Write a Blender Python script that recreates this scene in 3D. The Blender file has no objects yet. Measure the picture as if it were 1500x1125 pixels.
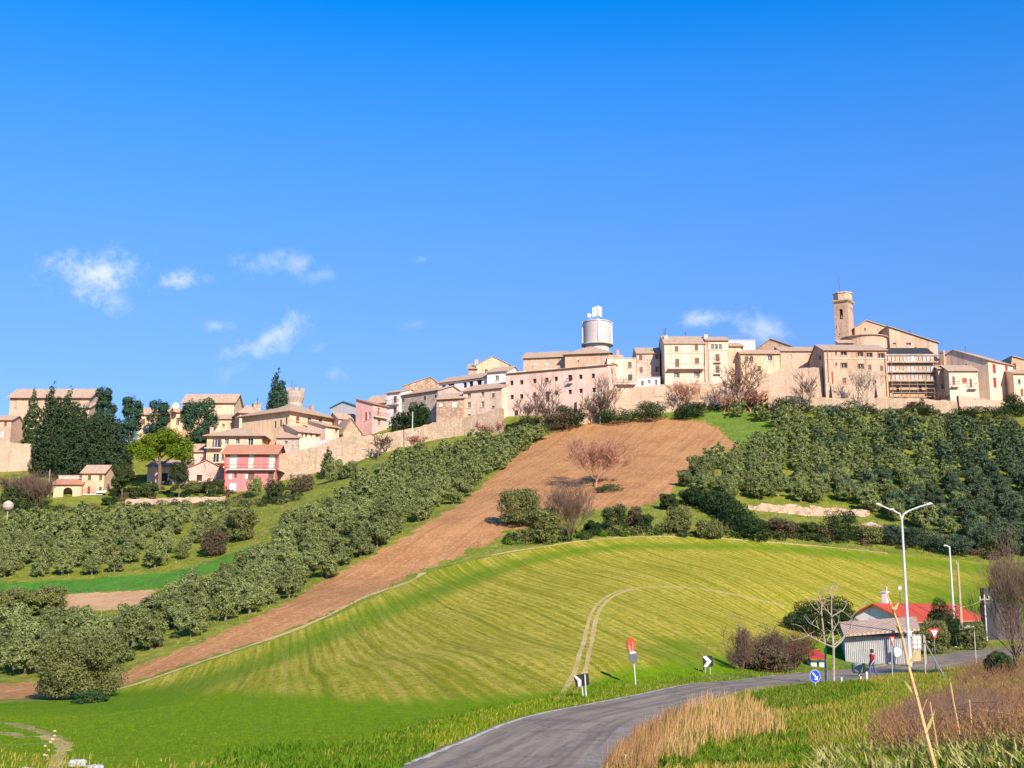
import bpy, math, random
import numpy as np
from mathutils import Vector
from mathutils.geometry import delaunay_2d_cdt

random.seed(7)
RNG = np.random.default_rng(11)
SC = bpy.context.scene
COL = SC.collection
R = math.radians

# ---------------------------------------------------------------- camera
F, CX, CY, PITCH = 1800.0, 750.0, 562.5, R(10.2)      # photograph: 1500 x 1125, focal length in its pixels
cam_d = bpy.data.cameras.new('camera')
cam_d.sensor_width = 36.0
cam_d.lens = 36.0 * F / 1500.0
cam_d.clip_start = 0.2
cam_d.clip_end = 20000
cam = bpy.data.objects.new('camera', cam_d)
COL.objects.link(cam)
cam.location = (0, 0, 0)
cam.rotation_euler = (R(90) + PITCH, 0, 0)
SC.camera = cam

# ---------------------------------------------------------------- light
SUN_AZ, SUN_EL = R(25), R(31)     # azimuth to the right of straight behind the camera
SUN = Vector((math.sin(SUN_AZ)*math.cos(SUN_EL), -math.cos(SUN_AZ)*math.cos(SUN_EL), math.sin(SUN_EL)))
sun_d = bpy.data.lights.new('sun', 'SUN')
sun_d.energy = 5.0
sun_d.angle = R(0.53)
sun_d.color = (1.0, 0.865, 0.69)
sun = bpy.data.objects.new('sun', sun_d)
COL.objects.link(sun)
sun.location = SUN * 500
sun.rotation_euler = SUN.to_track_quat('Z', 'Y').to_euler()

SC.view_settings.view_transform = 'Standard'
SC.view_settings.look = 'None'
SC.view_settings.exposure = 0.64
SC.view_settings.gamma = 1.0
SC.view_settings.use_curve_mapping = False
try:
    SC.cycles.max_bounces = 6
    SC.cycles.transparent_max_bounces = 6
    SC.cycles.use_denoising = True
except Exception:
    pass

cp, sp = math.cos(PITCH), math.sin(PITCH)
def ray(px, py):
    """direction through a pixel of the photograph, scaled so that y = 1"""
    a, b = px - CX, CY - py
    dy = F*cp - b*sp
    return Vector((a/dy, 1.0, (F*sp + b*cp)/dy))
def at(px, py, Y):
    return ray(px, py) * Y
def proj(x, y, z):
    """works with arrays: world to photograph pixels"""
    zc = y*cp + z*sp
    yc = -y*sp + z*cp
    return CX + F*x/zc, CY - F*yc/zc

class NT:
    def __init__(s, nt):
        s.nt = nt; s.n = nt.nodes; s.l = nt.links
    def __call__(s, typ, ins=None, **kw):
        nd = s.n.new(typ)
        for k, v in kw.items():
            setattr(nd, k, v)
        for k, v in (ins or {}).items():
            sk = nd.inputs[k]
            if hasattr(v, 'is_output') or isinstance(v, bpy.types.NodeSocket):
                s.l.new(v, sk)
            else:
                sk.default_value = v
        return nd
    def math(s, op, a, b=None, c=None, clamp=False):
        nd = s.n.new('ShaderNodeMath'); nd.operation = op; nd.use_clamp = clamp
        for i, v in enumerate((a, b, c)):
            if v is None: continue
            if isinstance(v, bpy.types.NodeSocket): s.l.new(v, nd.inputs[i])
            else: nd.inputs[i].default_value = v
        return nd.outputs[0]
    def dot(s, a, vec):
        nd = s.n.new('ShaderNodeVectorMath'); nd.operation = 'DOT_PRODUCT'
        s.l.new(a, nd.inputs[0]); nd.inputs[1].default_value = vec
        return nd.outputs['Value']
    def mix(s, f, a, b, blend='MIX'):
        nd = s.n.new('ShaderNodeMix'); nd.data_type = 'RGBA'; nd.blend_type = blend
        for sk, v in ((nd.inputs[0], f), (nd.inputs[6], a), (nd.inputs[7], b)):
            if isinstance(v, bpy.types.NodeSocket): s.l.new(v, sk)
            elif isinstance(v, (int, float)): sk.default_value = v
            else: sk.default_value = (*v[:3], 1.0)
        return nd.outputs[2]
    def ramp(s, f, lo, hi, a=0.0, b=1.0):
        nd = s.n.new('ShaderNodeMapRange'); nd.interpolation_type = 'SMOOTHSTEP'
        s.l.new(f, nd.inputs[0])
        for i, v in ((1, lo), (2, hi), (3, a), (4, b)): nd.inputs[i].default_value = v
        return nd.outputs[0]
    def noise(s, vec, scale, detail=4.0, rough=0.55, dist=0.0):
        nd = s.n.new('ShaderNodeTexNoise')
        if vec is not None: s.l.new(vec, nd.inputs['Vector'])
        nd.inputs['Scale'].default_value = scale; nd.inputs['Detail'].default_value = detail
        nd.inputs['Roughness'].default_value = rough; nd.inputs['Distortion'].default_value = dist
        return nd.outputs['Fac']

# ---------------------------------------------------------------- sky with a few thin clouds
world = bpy.data.worlds.new('World')
SC.world = world
world.use_nodes = True
world.node_tree.nodes.clear()
W = NT(world.node_tree)
SKY_STRENGTH = 0.12
sky = W('ShaderNodeTexSky', sky_type='NISHITA', sun_disc=False, sun_elevation=SUN_EL, sun_rotation=math.pi - SUN_AZ,
        altitude=600.0, air_density=1.0, dust_density=0.0, ozone_density=5.0)
tc = W('ShaderNodeTexCoord')
dirv = tc.outputs['Generated']
# deep polarised blue: less brightening towards the horizon than the clear-air model gives
upz = W('ShaderNodeSeparateXYZ', {0: dirv}).outputs[2]
lev = W.ramp(upz, 0.1, 0.5, 0.66, 1.27)
hsv = W('ShaderNodeHueSaturation', {'Hue': 0.496, 'Saturation': W.ramp(upz, .15, .62, 1.11, 1.40), 'Value': 1.0, 'Color': sky.outputs[0]})
tint = W.mix(1.0, W.mix(1.0, hsv.outputs[0], (0.95, 0.92, 1.12), 'MULTIPLY'), W('ShaderNodeCombineXYZ', {0: lev, 1: lev, 2: lev}).outputs[0], 'MULTIPLY')
n1 = W.noise(dirv, 26.0, 7.0, 0.62, 0.25)
n2 = W.noise(dirv, 80.0, 8.0, 0.66, 0.5)
nn = W.math('ADD', W.math('MULTIPLY', W.math('SUBTRACT', n1, 0.5), 3.4), W.math('MULTIPLY', W.math('SUBTRACT', n2, 0.5), 1.8))
mask = None
for (px, py, wx, wy, rot, amt) in [(138, 402, 72, 44, -8, 0.95), (175, 440, 34, 22, 10, .5), (270, 413, 40, 19, -12, .75), (392, 382, 48, 26, -10, .42),
        (432, 384, 26, 18, 0, .42), (388, 500, 76, 24, -28, .68), (318, 477, 30, 11, 0, .38), (350, 535, 44, 16, -30, .32), (1032, 467, 34, 14, -8, .66),
        (1118, 480, 44, 20, 25, .55), (618, 379, 20, 10, -15, .34), (604, 477, 24, 10, -15, .22), (486, 548, 30, 11, 0, .25), (466, 512, 16, 9, -30, .25), (470, 404, 30, 12, -10, .25)]:
    c = ray(px, py).normalized()
    r0 = c.cross(Vector((0, 0, 1))).normalized(); u0 = r0.cross(c)
    a = R(rot)
    r_ = r0*math.cos(a) - u0*math.sin(a); u_ = r0*math.sin(a) + u0*math.cos(a)
    A = W.math('POWER', W.math('ABSOLUTE', W.math('MULTIPLY', W.math('SUBTRACT', W.dot(dirv, tuple(r_)), c.dot(r_)), F/(wx*1.12))), 2.0)
    B_ = W.math('POWER', W.math('ABSOLUTE', W.math('MULTIPLY', W.math('SUBTRACT', W.dot(dirv, tuple(u_)), c.dot(u_)), F/(wy*1.15))), 2.0)
    fwd = W.math('GREATER_THAN', W.dot(dirv, tuple(c)), 0.5)
    d2 = W.math('SQRT', W.math('ADD', A, B_))
    m = W.math('ADD', W.math('SUBTRACT', 0.75, d2), W.math('MULTIPLY', nn, 0.80))
    m = W.math('MULTIPLY', W.math('MULTIPLY', W.ramp(m, -0.2, 1.2), amt), fwd)
    mask = m if mask is None else W.math('MAXIMUM', mask, m)
cl = W.mix(mask, tint, (5.0, 5.4, 6.2))
bg = W('ShaderNodeBackground', {'Color': cl, 'Strength': SKY_STRENGTH})
wo = W('ShaderNodeOutputWorld', {'Surface': bg.outputs[0]})

# ---------------------------------------------------------------- height field of the valley and the hill
PTS = []
def col(px, *rows):
    for py, Y in rows:
        p = at(px, py, Y); PTS.append(tuple(p))
col(-130, (1000, 112), (900, 150), (840, 182), (740, 245), (690, 266), (640, 285))
col(0, (1125, 33), (1085, 45), (1050, 68), (1025, 96), (1010, 106), (960, 125), (900, 150), (860, 170), (840, 178), (740, 240), (690, 262), (662, 272), (650, 282))
col(160, (1125, 34), (1050, 70), (1018, 101), (985, 112), (860, 168), (830, 180), (740, 236), (718, 246), (690, 262), (660, 280))
col(300, (1110, 35), (968, 109), (925, 120), (880, 148), (820, 180), (740, 228), (728, 246), (680, 275), (640, 285))
col(420, (1090, 38), (1000, 70), (930, 118), (880, 134), (800, 178), (745, 214), (722, 240), (706, 251), (654, 272), (640, 285))
col(500, (740, 206), (700, 238), (686, 252), (645, 270), (632, 283))
col(545, (690, 234), (673, 252), (640, 268), (630, 282))
col(600, (1125, 29), (1050, 50), (950, 92), (845, 150), (780, 168), (700, 225), (668, 246), (656, 254), (630, 268), (620, 280))
col(740, (1070, 42.5), (1000, 60), (900, 105), (800, 158), (740, 182), (680, 222), (640, 250), (622, 256), (600, 275))
col(880, (1030, 52), (960, 75), (880, 110), (800, 155), (760, 170), (700, 200), (650, 232), (612, 253), (598, 258), (572, 275))
col(1000, (1002, 68), (940, 90), (870, 117), (787, 160), (760, 168), (700, 195), (640, 232), (610, 250), (600, 254), (566, 275))
col(1150, (987, 80), (930, 100), (860, 128), (795, 160), (740, 185), (690, 205), (640, 228), (595, 250), (588, 253), (556, 275))
col(1300, (980, 93), (950, 112), (900, 128), (850, 144), (800, 165), (740, 190), (680, 212), (630, 230), (598, 249), (590, 253), (562, 270))
col(1440, (950, 100), (930, 118), (890, 132), (850, 148), (820, 162), (760, 185), (700, 205), (640, 226), (606, 244), (598, 250), (585, 262))
col(1560, (950, 100), (930, 120), (860, 148), (800, 168), (740, 188), (660, 218), (610, 244), (590, 258))
col(730, (1125, 29)); col(870, (1125, 28.5))
col(1500, (1125, 12), (1060, 33), (1000, 60)); col(1200, (1125, 15), (1080, 28)); col(1350, (1060, 35), (1000, 68), (985, 80))
col(1100, (1060, 38), (1022, 54)); col(950, (1110, 27)); col(1000, (1060, 40)); col(1100, (1005, 68)); col(1250, (1020, 56), (985, 88))
PTS += [(0, 0, -1.7), (8, 0, -1.5), (4, 6, -1.5), (-9, 8, -3.3), (-15, 0, -3.6), (12, 6, -1.4), (20, 10, -1.4), (-25, 22, -4.2), (-6, 20, -3.5), (-60, 30, -5.2), (-80, 70, -6.8),
        (0, -50, -3.0), (-80, -40, -5), (60, -40, -1), (60, 20, -2.0), (50, 60, -2.6), (75, 95, -3.0), (-130, 100, -7), (-170, 200, 8), (-185, 290, 30),
        (110, 60, 0), (120, 100, 4), (125, 130, 12), (150, 180, 27), (160, 230, 38), (165, 290, 42), (200, 120, 12), (210, 40, 4), (120, 0, 0),  # unseen rise added right of the view, meant to shade the right slope
        (-110, 300, 38), (-60, 305, 41), (-20, 305, 43), (20, 305, 47), (60, 300, 50), (100, 295, 47), (-100, 380, 30), (0, 380, 38), (80, 380, 40), (150, 380, 34),
        (-100, 470, 5), (0, 470, 8), (100, 470, 8), (-180, 400, 18), (-170, 470, 0), (220, 470, 5), (220, 300, 34), (220, 200, 24)]
P = np.array(PTS)
S = 100.0
def tps_k(d2):
    return 0.5*d2*np.log(np.maximum(d2, 1e-12))
n = len(P)
XY = P[:, :2]/S
D2 = ((XY[:, None, :] - XY[None, :, :])**2).sum(-1)
K = tps_k(D2) + np.eye(n)*1.2e-4
Q = np.concatenate([np.ones((n, 1)), XY], 1)
M = np.block([[K, Q], [Q.T, np.zeros((3, 3))]])
sol = np.linalg.solve(M, np.concatenate([P[:, 2], np.zeros(3)]))
GX0, GX1, GY0, GY1 = -200, 240, -80, 480
gx = np.arange(GX0, GX1+1.0); gy = np.arange(GY0, GY1+1.0)
mx, my = np.meshgrid(gx, gy)
def tps(x, y):
    out = np.empty(x.size)
    xs, ys = x.ravel()/S, y.ravel()/S
    for i in range(0, xs.size, 20000):
        a, b = xs[i:i+20000], ys[i:i+20000]
        d2 = (a[:, None]-XY[None, :, 0])**2 + (b[:, None]-XY[None, :, 1])**2
        out[i:i+20000] = tps_k(d2) @ sol[:n] + sol[n] + sol[n+1]*a + sol[n+2]*b
    return out.reshape(x.shape)
HG = tps(mx, my)
def lowbump(x, y):
    return 0.045*np.sin(x*0.31+0.7*np.sin(y*.11))*np.sin(y*0.27+1.3) + 0.02*np.sin(x*.83+y*.41)*np.sin(y*.77-x*.3)
dist = np.hypot(mx, my)
HG += lowbump(mx, my) * np.clip((dist-45)/60, 0, 1)
def far_h(x, y):
    return -9.0 + 5*np.sin(x*.0021+1)*np.sin(y*.0017+.4)
# fade to the plain at the rim of the grid
rim = np.minimum.reduce([mx-GX0, GX1-mx, my-GY0, GY1-my])
wr = np.clip(rim/40.0, 0, 1); wr = wr*wr*(3-2*wr)
HG = HG*wr + far_h(mx, my)*(1-wr)
def H(x, y):
    x = np.asarray(x, float); y = np.asarray(y, float)
    fx = np.clip(x-GX0, 0, GX1-GX0-1e-6); fy = np.clip(y-GY0, 0, GY1-GY0-1e-6)
    i = fx.astype(int); j = fy.astype(int); a = fx-i; b = fy-j
    i1 = np.minimum(i+1, len(gx)-1); j1 = np.minimum(j+1, len(gy)-1)
    z = HG[j, i]*(1-a)*(1-b) + HG[j, i1]*a*(1-b) + HG[j1, i]*(1-a)*b + HG[j1, i1]*a*b
    inside = (x >= GX0) & (x <= GX1) & (y >= GY0) & (y <= GY1)
    return np.where(inside, z, far_h(x, y))
def h1(x, y): return float(H(x, y))
YS = np.concatenate([np.arange(6, 80, .25), np.arange(80, 420, .5)])
def hit(px, py, ymin=6.0):
    """where the line of sight through a pixel meets the ground"""
    d = ray(px, py)
    z = H(d.x*YS, YS) - d.z*YS
    ok = (z >= 0) & (YS >= ymin)
    k = int(np.argmax(ok)) if ok.any() else len(YS)-1
    if k > 0 and ok.any():
        za, zb = z[k-1], z[k]
        t = za/(za-zb) if zb != za else 1
        Y = YS[k-1] + (YS[k]-YS[k-1])*min(max(t, 0), 1)
    else:
        Y = YS[k]
    x = d.x*Y
    return Vector((x, Y, h1(x, Y)))

# ---------------------------------------------------------------- mesh and object helpers
def world_loc(o):
    v = Vector((0, 0, 0))
    while o is not None:
        v += o.location; o = o.parent
    return v
def finish(me, uv=True, smooth=False):
    if uv and len(me.polygons):
        nl = len(me.loops); nv = len(me.vertices)
        co = np.empty(nv*3); me.vertices.foreach_get('co', co); co = co.reshape(-1, 3)
        vi = np.empty(nl, int); me.loops.foreach_get('vertex_index', vi)
        nm = np.empty(len(me.polygons)*3); me.polygons.foreach_get('normal', nm); nm = nm.reshape(-1, 3)
        lt = np.empty(len(me.polygons), int); me.polygons.foreach_get('loop_total', lt)
        nn_ = np.repeat(nm, lt, axis=0)
        t = np.stack([-nn_[:, 1], nn_[:, 0], np.zeros(nl)], 1)
        ln = np.linalg.norm(t, axis=1); bad = ln < 1e-3
        t[bad] = (1, 0, 0); ln[bad] = 1
        t /= ln[:, None]
        b = np.cross(nn_, t)
        p = co[vi]
        uvs = np.stack([(p*t).sum(1), (p*b).sum(1)], 1)
        me.uv_layers.new(name='UVMap').data.foreach_set('uv', uvs.ravel())
    if smooth:
        me.polygons.foreach_set('use_smooth', np.ones(len(me.polygons), bool))
    me.update()
class MB:
    """collects shapes and links them as ONE mesh object (vertices given in world coordinates)"""
    def __init__(s): s.v = []; s.f = []; s.m = []
    def poly(s, pts, m=0):
        k = len(s.v); s.v += [tuple(p) for p in pts]; s.f.append(tuple(range(k, k+len(pts)))); s.m.append(m)
    def slab(s, pts, off, m=0):
        """closed slab: polygon pts and the same polygon moved by off"""
        off = Vector(off); a = [Vector(p) for p in pts]; b = [p+off for p in a]
        n_ = len(a); k = len(s.v)
        s.v += [tuple(p) for p in a+b]
        s.f.append(tuple(range(k, k+n_))); s.f.append(tuple(range(k+2*n_-1, k+n_-1, -1)))
        for i in range(n_):
            j = (i+1) % n_
            s.f.append((k+j, k+i, k+n_+i, k+n_+j))
        s.m += [m]*(n_+2)
    def box(s, o, a, b, c, m=0):
        """box from corner o along the vectors a, b, c"""
        o, a, b, c = map(Vector, (o, a, b, c))
        s.slab([o, o+a, o+a+b, o+b], c, m)
    def cbox(s, cen, sx, sy, sz, rz=0.0, m=0):
        a = Vector((math.cos(rz), math.sin(rz), 0)); b = Vector((-a.y, a.x, 0))
        s.box(Vector(cen)-a*sx/2-b*sy/2-Vector((0, 0, sz/2)), a*sx, b*sy, (0, 0, sz), m)
    def tube(s, pts, rad, n_=6, m=0, cap=True):
        pts = [Vector(p) for p in pts]
        if not hasattr(rad, '__len__'): rad = [rad]*len(pts)
        k = len(s.v); N = len(pts)
        ref = None
        for i, p in enumerate(pts):
            d = (pts[min(i+1, N-1)] - pts[max(i-1, 0)]).normalized()
            if ref is None:
                ref = d.cross(Vector((0, 0, 1)) if abs(d.z) < .9 else Vector((1, 0, 0))).normalized()
            ref = (ref - d*ref.dot(d)).normalized()
            b = d.cross(ref)
            for j in range(n_):
                a = 2*math.pi*j/n_
                s.v.append(tuple(p + (ref*math.cos(a) + b*math.sin(a))*rad[i]))
        for i in range(N-1):
            for j in range(n_):
                j1 = (j+1) % n_
                s.f.append((k+i*n_+j, k+i*n_+j1, k+(i+1)*n_+j1, k+(i+1)*n_+j)); s.m.append(m)
        if cap:
            s.f.append(tuple(k+j for j in range(n_-1, -1, -1))); s.f.append(tuple(k+(N-1)*n_+j for j in range(n_))); s.m += [m, m]
    def disc(s, cen, nrm, r, th, n_=20, m=0, sx=1.0):
        nrm = Vector(nrm).normalized()
        a = nrm.cross(Vector((0, 0, 1))).normalized(); b = a.cross(nrm)
        cen = Vector(cen)
        s.slab([cen + a*r*sx*math.cos(2*math.pi*i/n_) + b*r*math.sin(2*math.pi*i/n_) for i in range(n_)], nrm*-th, m)
    def lathe(s, cen, prof, n_=20, m=0):
        """prof: list of (radius, z) from below to above"""
        cen = Vector(cen); k = len(s.v)
        for r_, z in prof:
            for j in range(n_):
                a = 2*math.pi*j/n_
                s.v.append((cen.x+r_*math.cos(a), cen.y+r_*math.sin(a), cen.z+z))
        for i in range(len(prof)-1):
            for j in range(n_):
                j1 = (j+1) % n_
                s.f.append((k+i*n_+j, k+i*n_+j1, k+(i+1)*n_+j1, k+(i+1)*n_+j)); s.m.append(m)
        s.f.append(tuple(k+j for j in range(n_-1, -1, -1))); s.f.append(tuple(k+(len(prof)-1)*n_+j for j in range(n_))); s.m += [m, m]
    def build(s, name, mats, parent=None, smooth=False, loc=None):
        if not isinstance(mats, (list, tuple)): mats = [mats]
        me = bpy.data.meshes.new(name)
        base = Vector(loc) if loc is not None else (world_loc(parent) if parent else Vector((0, 0, 0)))
        b = np.array(base)
        v = np.array(s.v, float).reshape(-1, 3) - b
        me.from_pydata(v.tolist(), [], s.f)
        for q in mats: me.materials.append(q)
        if len(mats) > 1: me.polygons.foreach_set('material_index', np.array(s.m, np.int32))
        finish(me, True, smooth)
        o = bpy.data.objects.new(name, me); COL.objects.link(o)
        if parent: o.parent = parent
        else: o.location = base
        return o
def tag(o, label, cat=None, group=None, kind=None):
    if label: o['label'] = label
    if cat: o['category'] = cat
    if group: o['group'] = group
    if kind: o['kind'] = kind
    return o
def empty(name, loc, label, cat, group=None):
    o = bpy.data.objects.new(name, None); COL.objects.link(o); o.location = loc
    o.empty_display_size = .5
    return tag(o, label, cat, group)
def np_obj(name, V, Fc, mat, parent=None, attrs=None, smooth=False):
    """mesh object from arrays; Fc is (n, k)"""
    me = bpy.data.meshes.new(name)
    k = Fc.shape[1]
    me.vertices.add(len(V)); me.vertices.foreach_set('co', np.ascontiguousarray(V, np.float32).ravel())
    me.loops.add(Fc.size); me.loops.foreach_set('vertex_index', Fc.astype(np.int32).ravel())
    me.polygons.add(len(Fc)); me.polygons.foreach_set('loop_start', np.arange(0, Fc.size, k, dtype=np.int32))
    try: me.polygons.foreach_set('loop_total', np.full(len(Fc), k, np.int32))
    except Exception: pass
    me.update(calc_edges=True)
    for nm, arr in (attrs or {}).items():
        me.attributes.new(nm, 'FLOAT', 'POINT').data.foreach_set('value', arr.astype(np.float32))
    me.materials.append(mat)
    if smooth: me.polygons.foreach_set('use_smooth', np.ones(len(Fc), bool))
    o = bpy.data.objects.new(name, me); COL.objects.link(o)
    if parent: o.parent = parent
    return o
# ---------------------------------------------------------------- materials
def new_mat(name):
    m = bpy.data.materials.new(name); m.use_nodes = True
    m.node_tree.nodes.clear()
    return m, NT(m.node_tree)
def out(N, bsdf): N('ShaderNodeOutputMaterial', {'Surface': bsdf})
def bump(N, h, strength, distance=0.1):
    return N('ShaderNodeBump', {'Height': h, 'Strength': strength, 'Distance': distance}).outputs[0]
def simple(name, c, rough=0.7, var=0.12, scale=1.2, bmp=0.15, metal=0.0, bd=0.05):
    """paint, plaster and the like: base colour with a little mottling and relief"""
    m, N = new_mat(name)
    pos = N('ShaderNodeNewGeometry').outputs['Position']
    a = N.noise(pos, scale, 6, .6); b = N.noise(pos, scale*9, 4, .6)
    f = N.math('ADD', N.math('MULTIPLY', a, .7), N.math('MULTIPLY', b, .3))
    f = N.ramp(f, .3, .7)
    lo = [x*(1-var) for x in c]; hi = [min(x*(1+var), .95) for x in c]
    cc = N.mix(f, lo, hi)
    p = N('ShaderNodeBsdfPrincipled', {'Base Color': cc, 'Roughness': rough, 'Metallic': metal, 'Normal': bump(N, b, bmp, bd)})
    out(N, p.outputs[0]); return m
def masonry(name, c1, c2, stain, scale=(3.2, 5.5), stone=.75, rnd=1.0):
    """coursed rubble or worn plaster, laid out in metres through the UV map"""
    pk = lambda c: (min(c[0]*1.0, .9), c[1]*.965, c[2]*1.07)
    c1, c2, stain = pk(c1), pk(c2), pk(stain)
    c1 = tuple(x*(1-.16*stone) for x in c1)
    m, N = new_mat(name)
    uv = N('ShaderNodeUVMap').outputs[0]
    pos = N('ShaderNodeNewGeometry').outputs['Position']
    mp = N('ShaderNodeMapping', {'Vector': uv, 'Scale': (scale[0], scale[1], 1)}).outputs[0]
    wob = N('ShaderNodeTexNoise', {'Vector': uv, 'Scale': 2.0, 'Detail': 2.0})
    mp2 = N('ShaderNodeVectorMath', {0: mp, 1: wob.outputs['Color']}, operation='ADD').outputs[0]
    vo = N('ShaderNodeTexVoronoi', {'Vector': mp2, 'Scale': 1.0, 'Randomness': .75*rnd})
    ve = N('ShaderNodeTexVoronoi', {'Vector': mp2, 'Scale': 1.0, 'Randomness': .75*rnd}, feature='DISTANCE_TO_EDGE')
    sepc = N('ShaderNodeSeparateColor', {'Color': vo.outputs['Color']})
    big = N.noise(pos, .22, 6, .62); mid = N.noise(pos, 1.1, 6, .65)
    f = N.math('ADD', N.math('MULTIPLY', sepc.outputs[0], stone), N.math('MULTIPLY', mid, 1-stone))
    cc = N.mix(f, c1, c2)
    cc = N.mix(N.math('MULTIPLY', N.ramp(big, .45, .68), .5), cc, stain)
    joint = N.ramp(ve.outputs['Distance'], .0, .09)
    cc = N.mix(N.math('MULTIPLY', N.math('SUBTRACT', 1.0, joint), .7*stone), cc, tuple(x*.55 for x in c1))
    # rain streaks: noise stretched along the height
    st = N('ShaderNodeMapping', {'Vector': uv, 'Scale': (1.5, .12, 1)}).outputs[0]
    sn = N.noise(st, 1.0, 5, .6)
    cc = N.mix(N.math('MULTIPLY', N.ramp(sn, .48, .72), .5), cc, tuple(x*.6 for x in stain))
    hgt = N.math('ADD', N.math('MULTIPLY', joint, stone), N.math('MULTIPLY', mid, .6))
    p = N('ShaderNodeBsdfPrincipled', {'Base Color': cc, 'Roughness': .92, 'Normal': bump(N, hgt, .45, .06)})
    out(N, p.outputs[0]); return m
def tiles(name, c1, c2, lichen=(.34, .31, .22), la=.35):
    """curved clay tiles: ribs down the slope, rows across it"""
    m, N = new_mat(name)
    uv = N('ShaderNodeUVMap').outputs[0]
    pos = N('ShaderNodeNewGeometry').outputs['Position']
    wv = N('ShaderNodeTexWave', {'Vector': uv, 'Scale': .95, 'Distortion': .4, 'Detail': 1.0}, wave_type='BANDS', bands_direction='X')
    wr_ = N('ShaderNodeTexWave', {'Vector': uv, 'Scale': .8, 'Distortion': .6}, wave_type='BANDS', bands_direction='Y', wave_profile='SAW')
    br = N('ShaderNodeTexWhiteNoise', {'Vector': N('ShaderNodeVectorMath', {0: N('ShaderNodeMapping', {'Vector': uv, 'Scale': (3, 2.5, 1)}).outputs[0]}, operation='FLOOR').outputs[0]}, noise_dimensions='2D')
    big = N.noise(pos, .5, 5, .65)
    f = N.math('ADD', N.math('MULTIPLY', br.outputs['Value'], .6), N.math('MULTIPLY', big, .4))
    cc = N.mix(f, c1, c2)
    cc = N.mix(N.math('MULTIPLY', N.ramp(N.noise(pos, 1.3, 6, .7), .45, .7), la), cc, lichen)
    cc = N.mix(N.math('MULTIPLY', N.ramp(wv.outputs['Fac'], .0, .4, 1.0, 0.0), .25), cc, tuple(x*.4 for x in c1))
    hgt = N.math('ADD', wv.outputs['Fac'], N.math('MULTIPLY', wr_.outputs['Fac'], .4))
    p = N('ShaderNodeBsdfPrincipled', {'Base Color': cc, 'Roughness': .9, 'Normal': bump(N, hgt, .7, .06)})
    out(N, p.outputs[0]); return m
def leafy(name, c1, c2, trans=.25, var=.25, rough=.6):
    """foliage: every leaf card and every tree a little different"""
    m, N = new_mat(name)
    g = N('ShaderNodeNewGeometry')
    oi = N('ShaderNodeObjectInfo')
    f = N.math('ADD', N.math('MULTIPLY', g.outputs['Random Per Island'], .65), N.math('MULTIPLY', N.noise(g.outputs['Position'], .9, 3), .35))
    cc = N.mix(f, c1, c2)
    v = N.math('ADD', 1-var/2, N.math('MULTIPLY', oi.outputs['Random'], var))
    hs = N('ShaderNodeHueSaturation', {'Hue': .5, 'Saturation': 1.0, 'Value': v, 'Color': cc}).outputs[0]
    d = N('ShaderNodeBsdfPrincipled', {'Base Color': hs, 'Roughness': rough, 'Specular IOR Level': .12})
    t = N('ShaderNodeBsdfTranslucent', {'Color': hs})
    mx_ = N('ShaderNodeMixShader', {0: trans, 1: d.outputs[0], 2: t.outputs[0]})
    out(N, mx_.outputs[0]); return m
def soil(name, cols, scales, bmp=.6, bd=.15, dirn=None, rows=0.0):
    """ground: three colours mixed by noise at two sizes, with relief; dirn gives faint rows"""
    m, N = new_mat(name)
    pos = N('ShaderNodeNewGeometry').outputs['Position']
    a = N.noise(pos, scales[0], 8, .66); b = N.noise(pos, scales[1], 6, .68, .3)
    cc = N.mix(N.ramp(a, .35, .65), cols[0], cols[1])
    cc = N.mix(N.math('MULTIPLY', N.ramp(b, .48, .68), .85), cc, cols[2])
    hgt = N.math('ADD', a, b)
    if dirn:
        w = N('ShaderNodeTexNoise', {'Vector': N('ShaderNodeCombineXYZ', {0: N.math('MULTIPLY', N.dot(pos, (dirn[0], dirn[1], 0)), .05), 1: N.math('MULTIPLY', N.dot(pos, (-dirn[1], dirn[0], 0)), 1.1), 2: N.math('MULTIPLY', a, .35)}).outputs[0], 'Scale': 1.0, 'Detail': 5.0, 'Roughness': .6}).outputs['Fac']
        cc = N.mix(N.math('MULTIPLY', N.ramp(w, .5, .68), rows), cc, tuple(x*.6 for x in cols[0]))
        cc = N.mix(N.math('MULTIPLY', N.ramp(w, .5, .3), rows*.8), cc, tuple(min(1, x*1.35) for x in cols[1]))
        hgt = N.math('ADD', hgt, w)
    p = N('ShaderNodeBsdfPrincipled', {'Base Color': cc, 'Roughness': .95, 'Specular IOR Level': .15, 'Normal': bump(N, hgt, bmp, bd)})
    out(N, p.outputs[0]); return m
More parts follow.
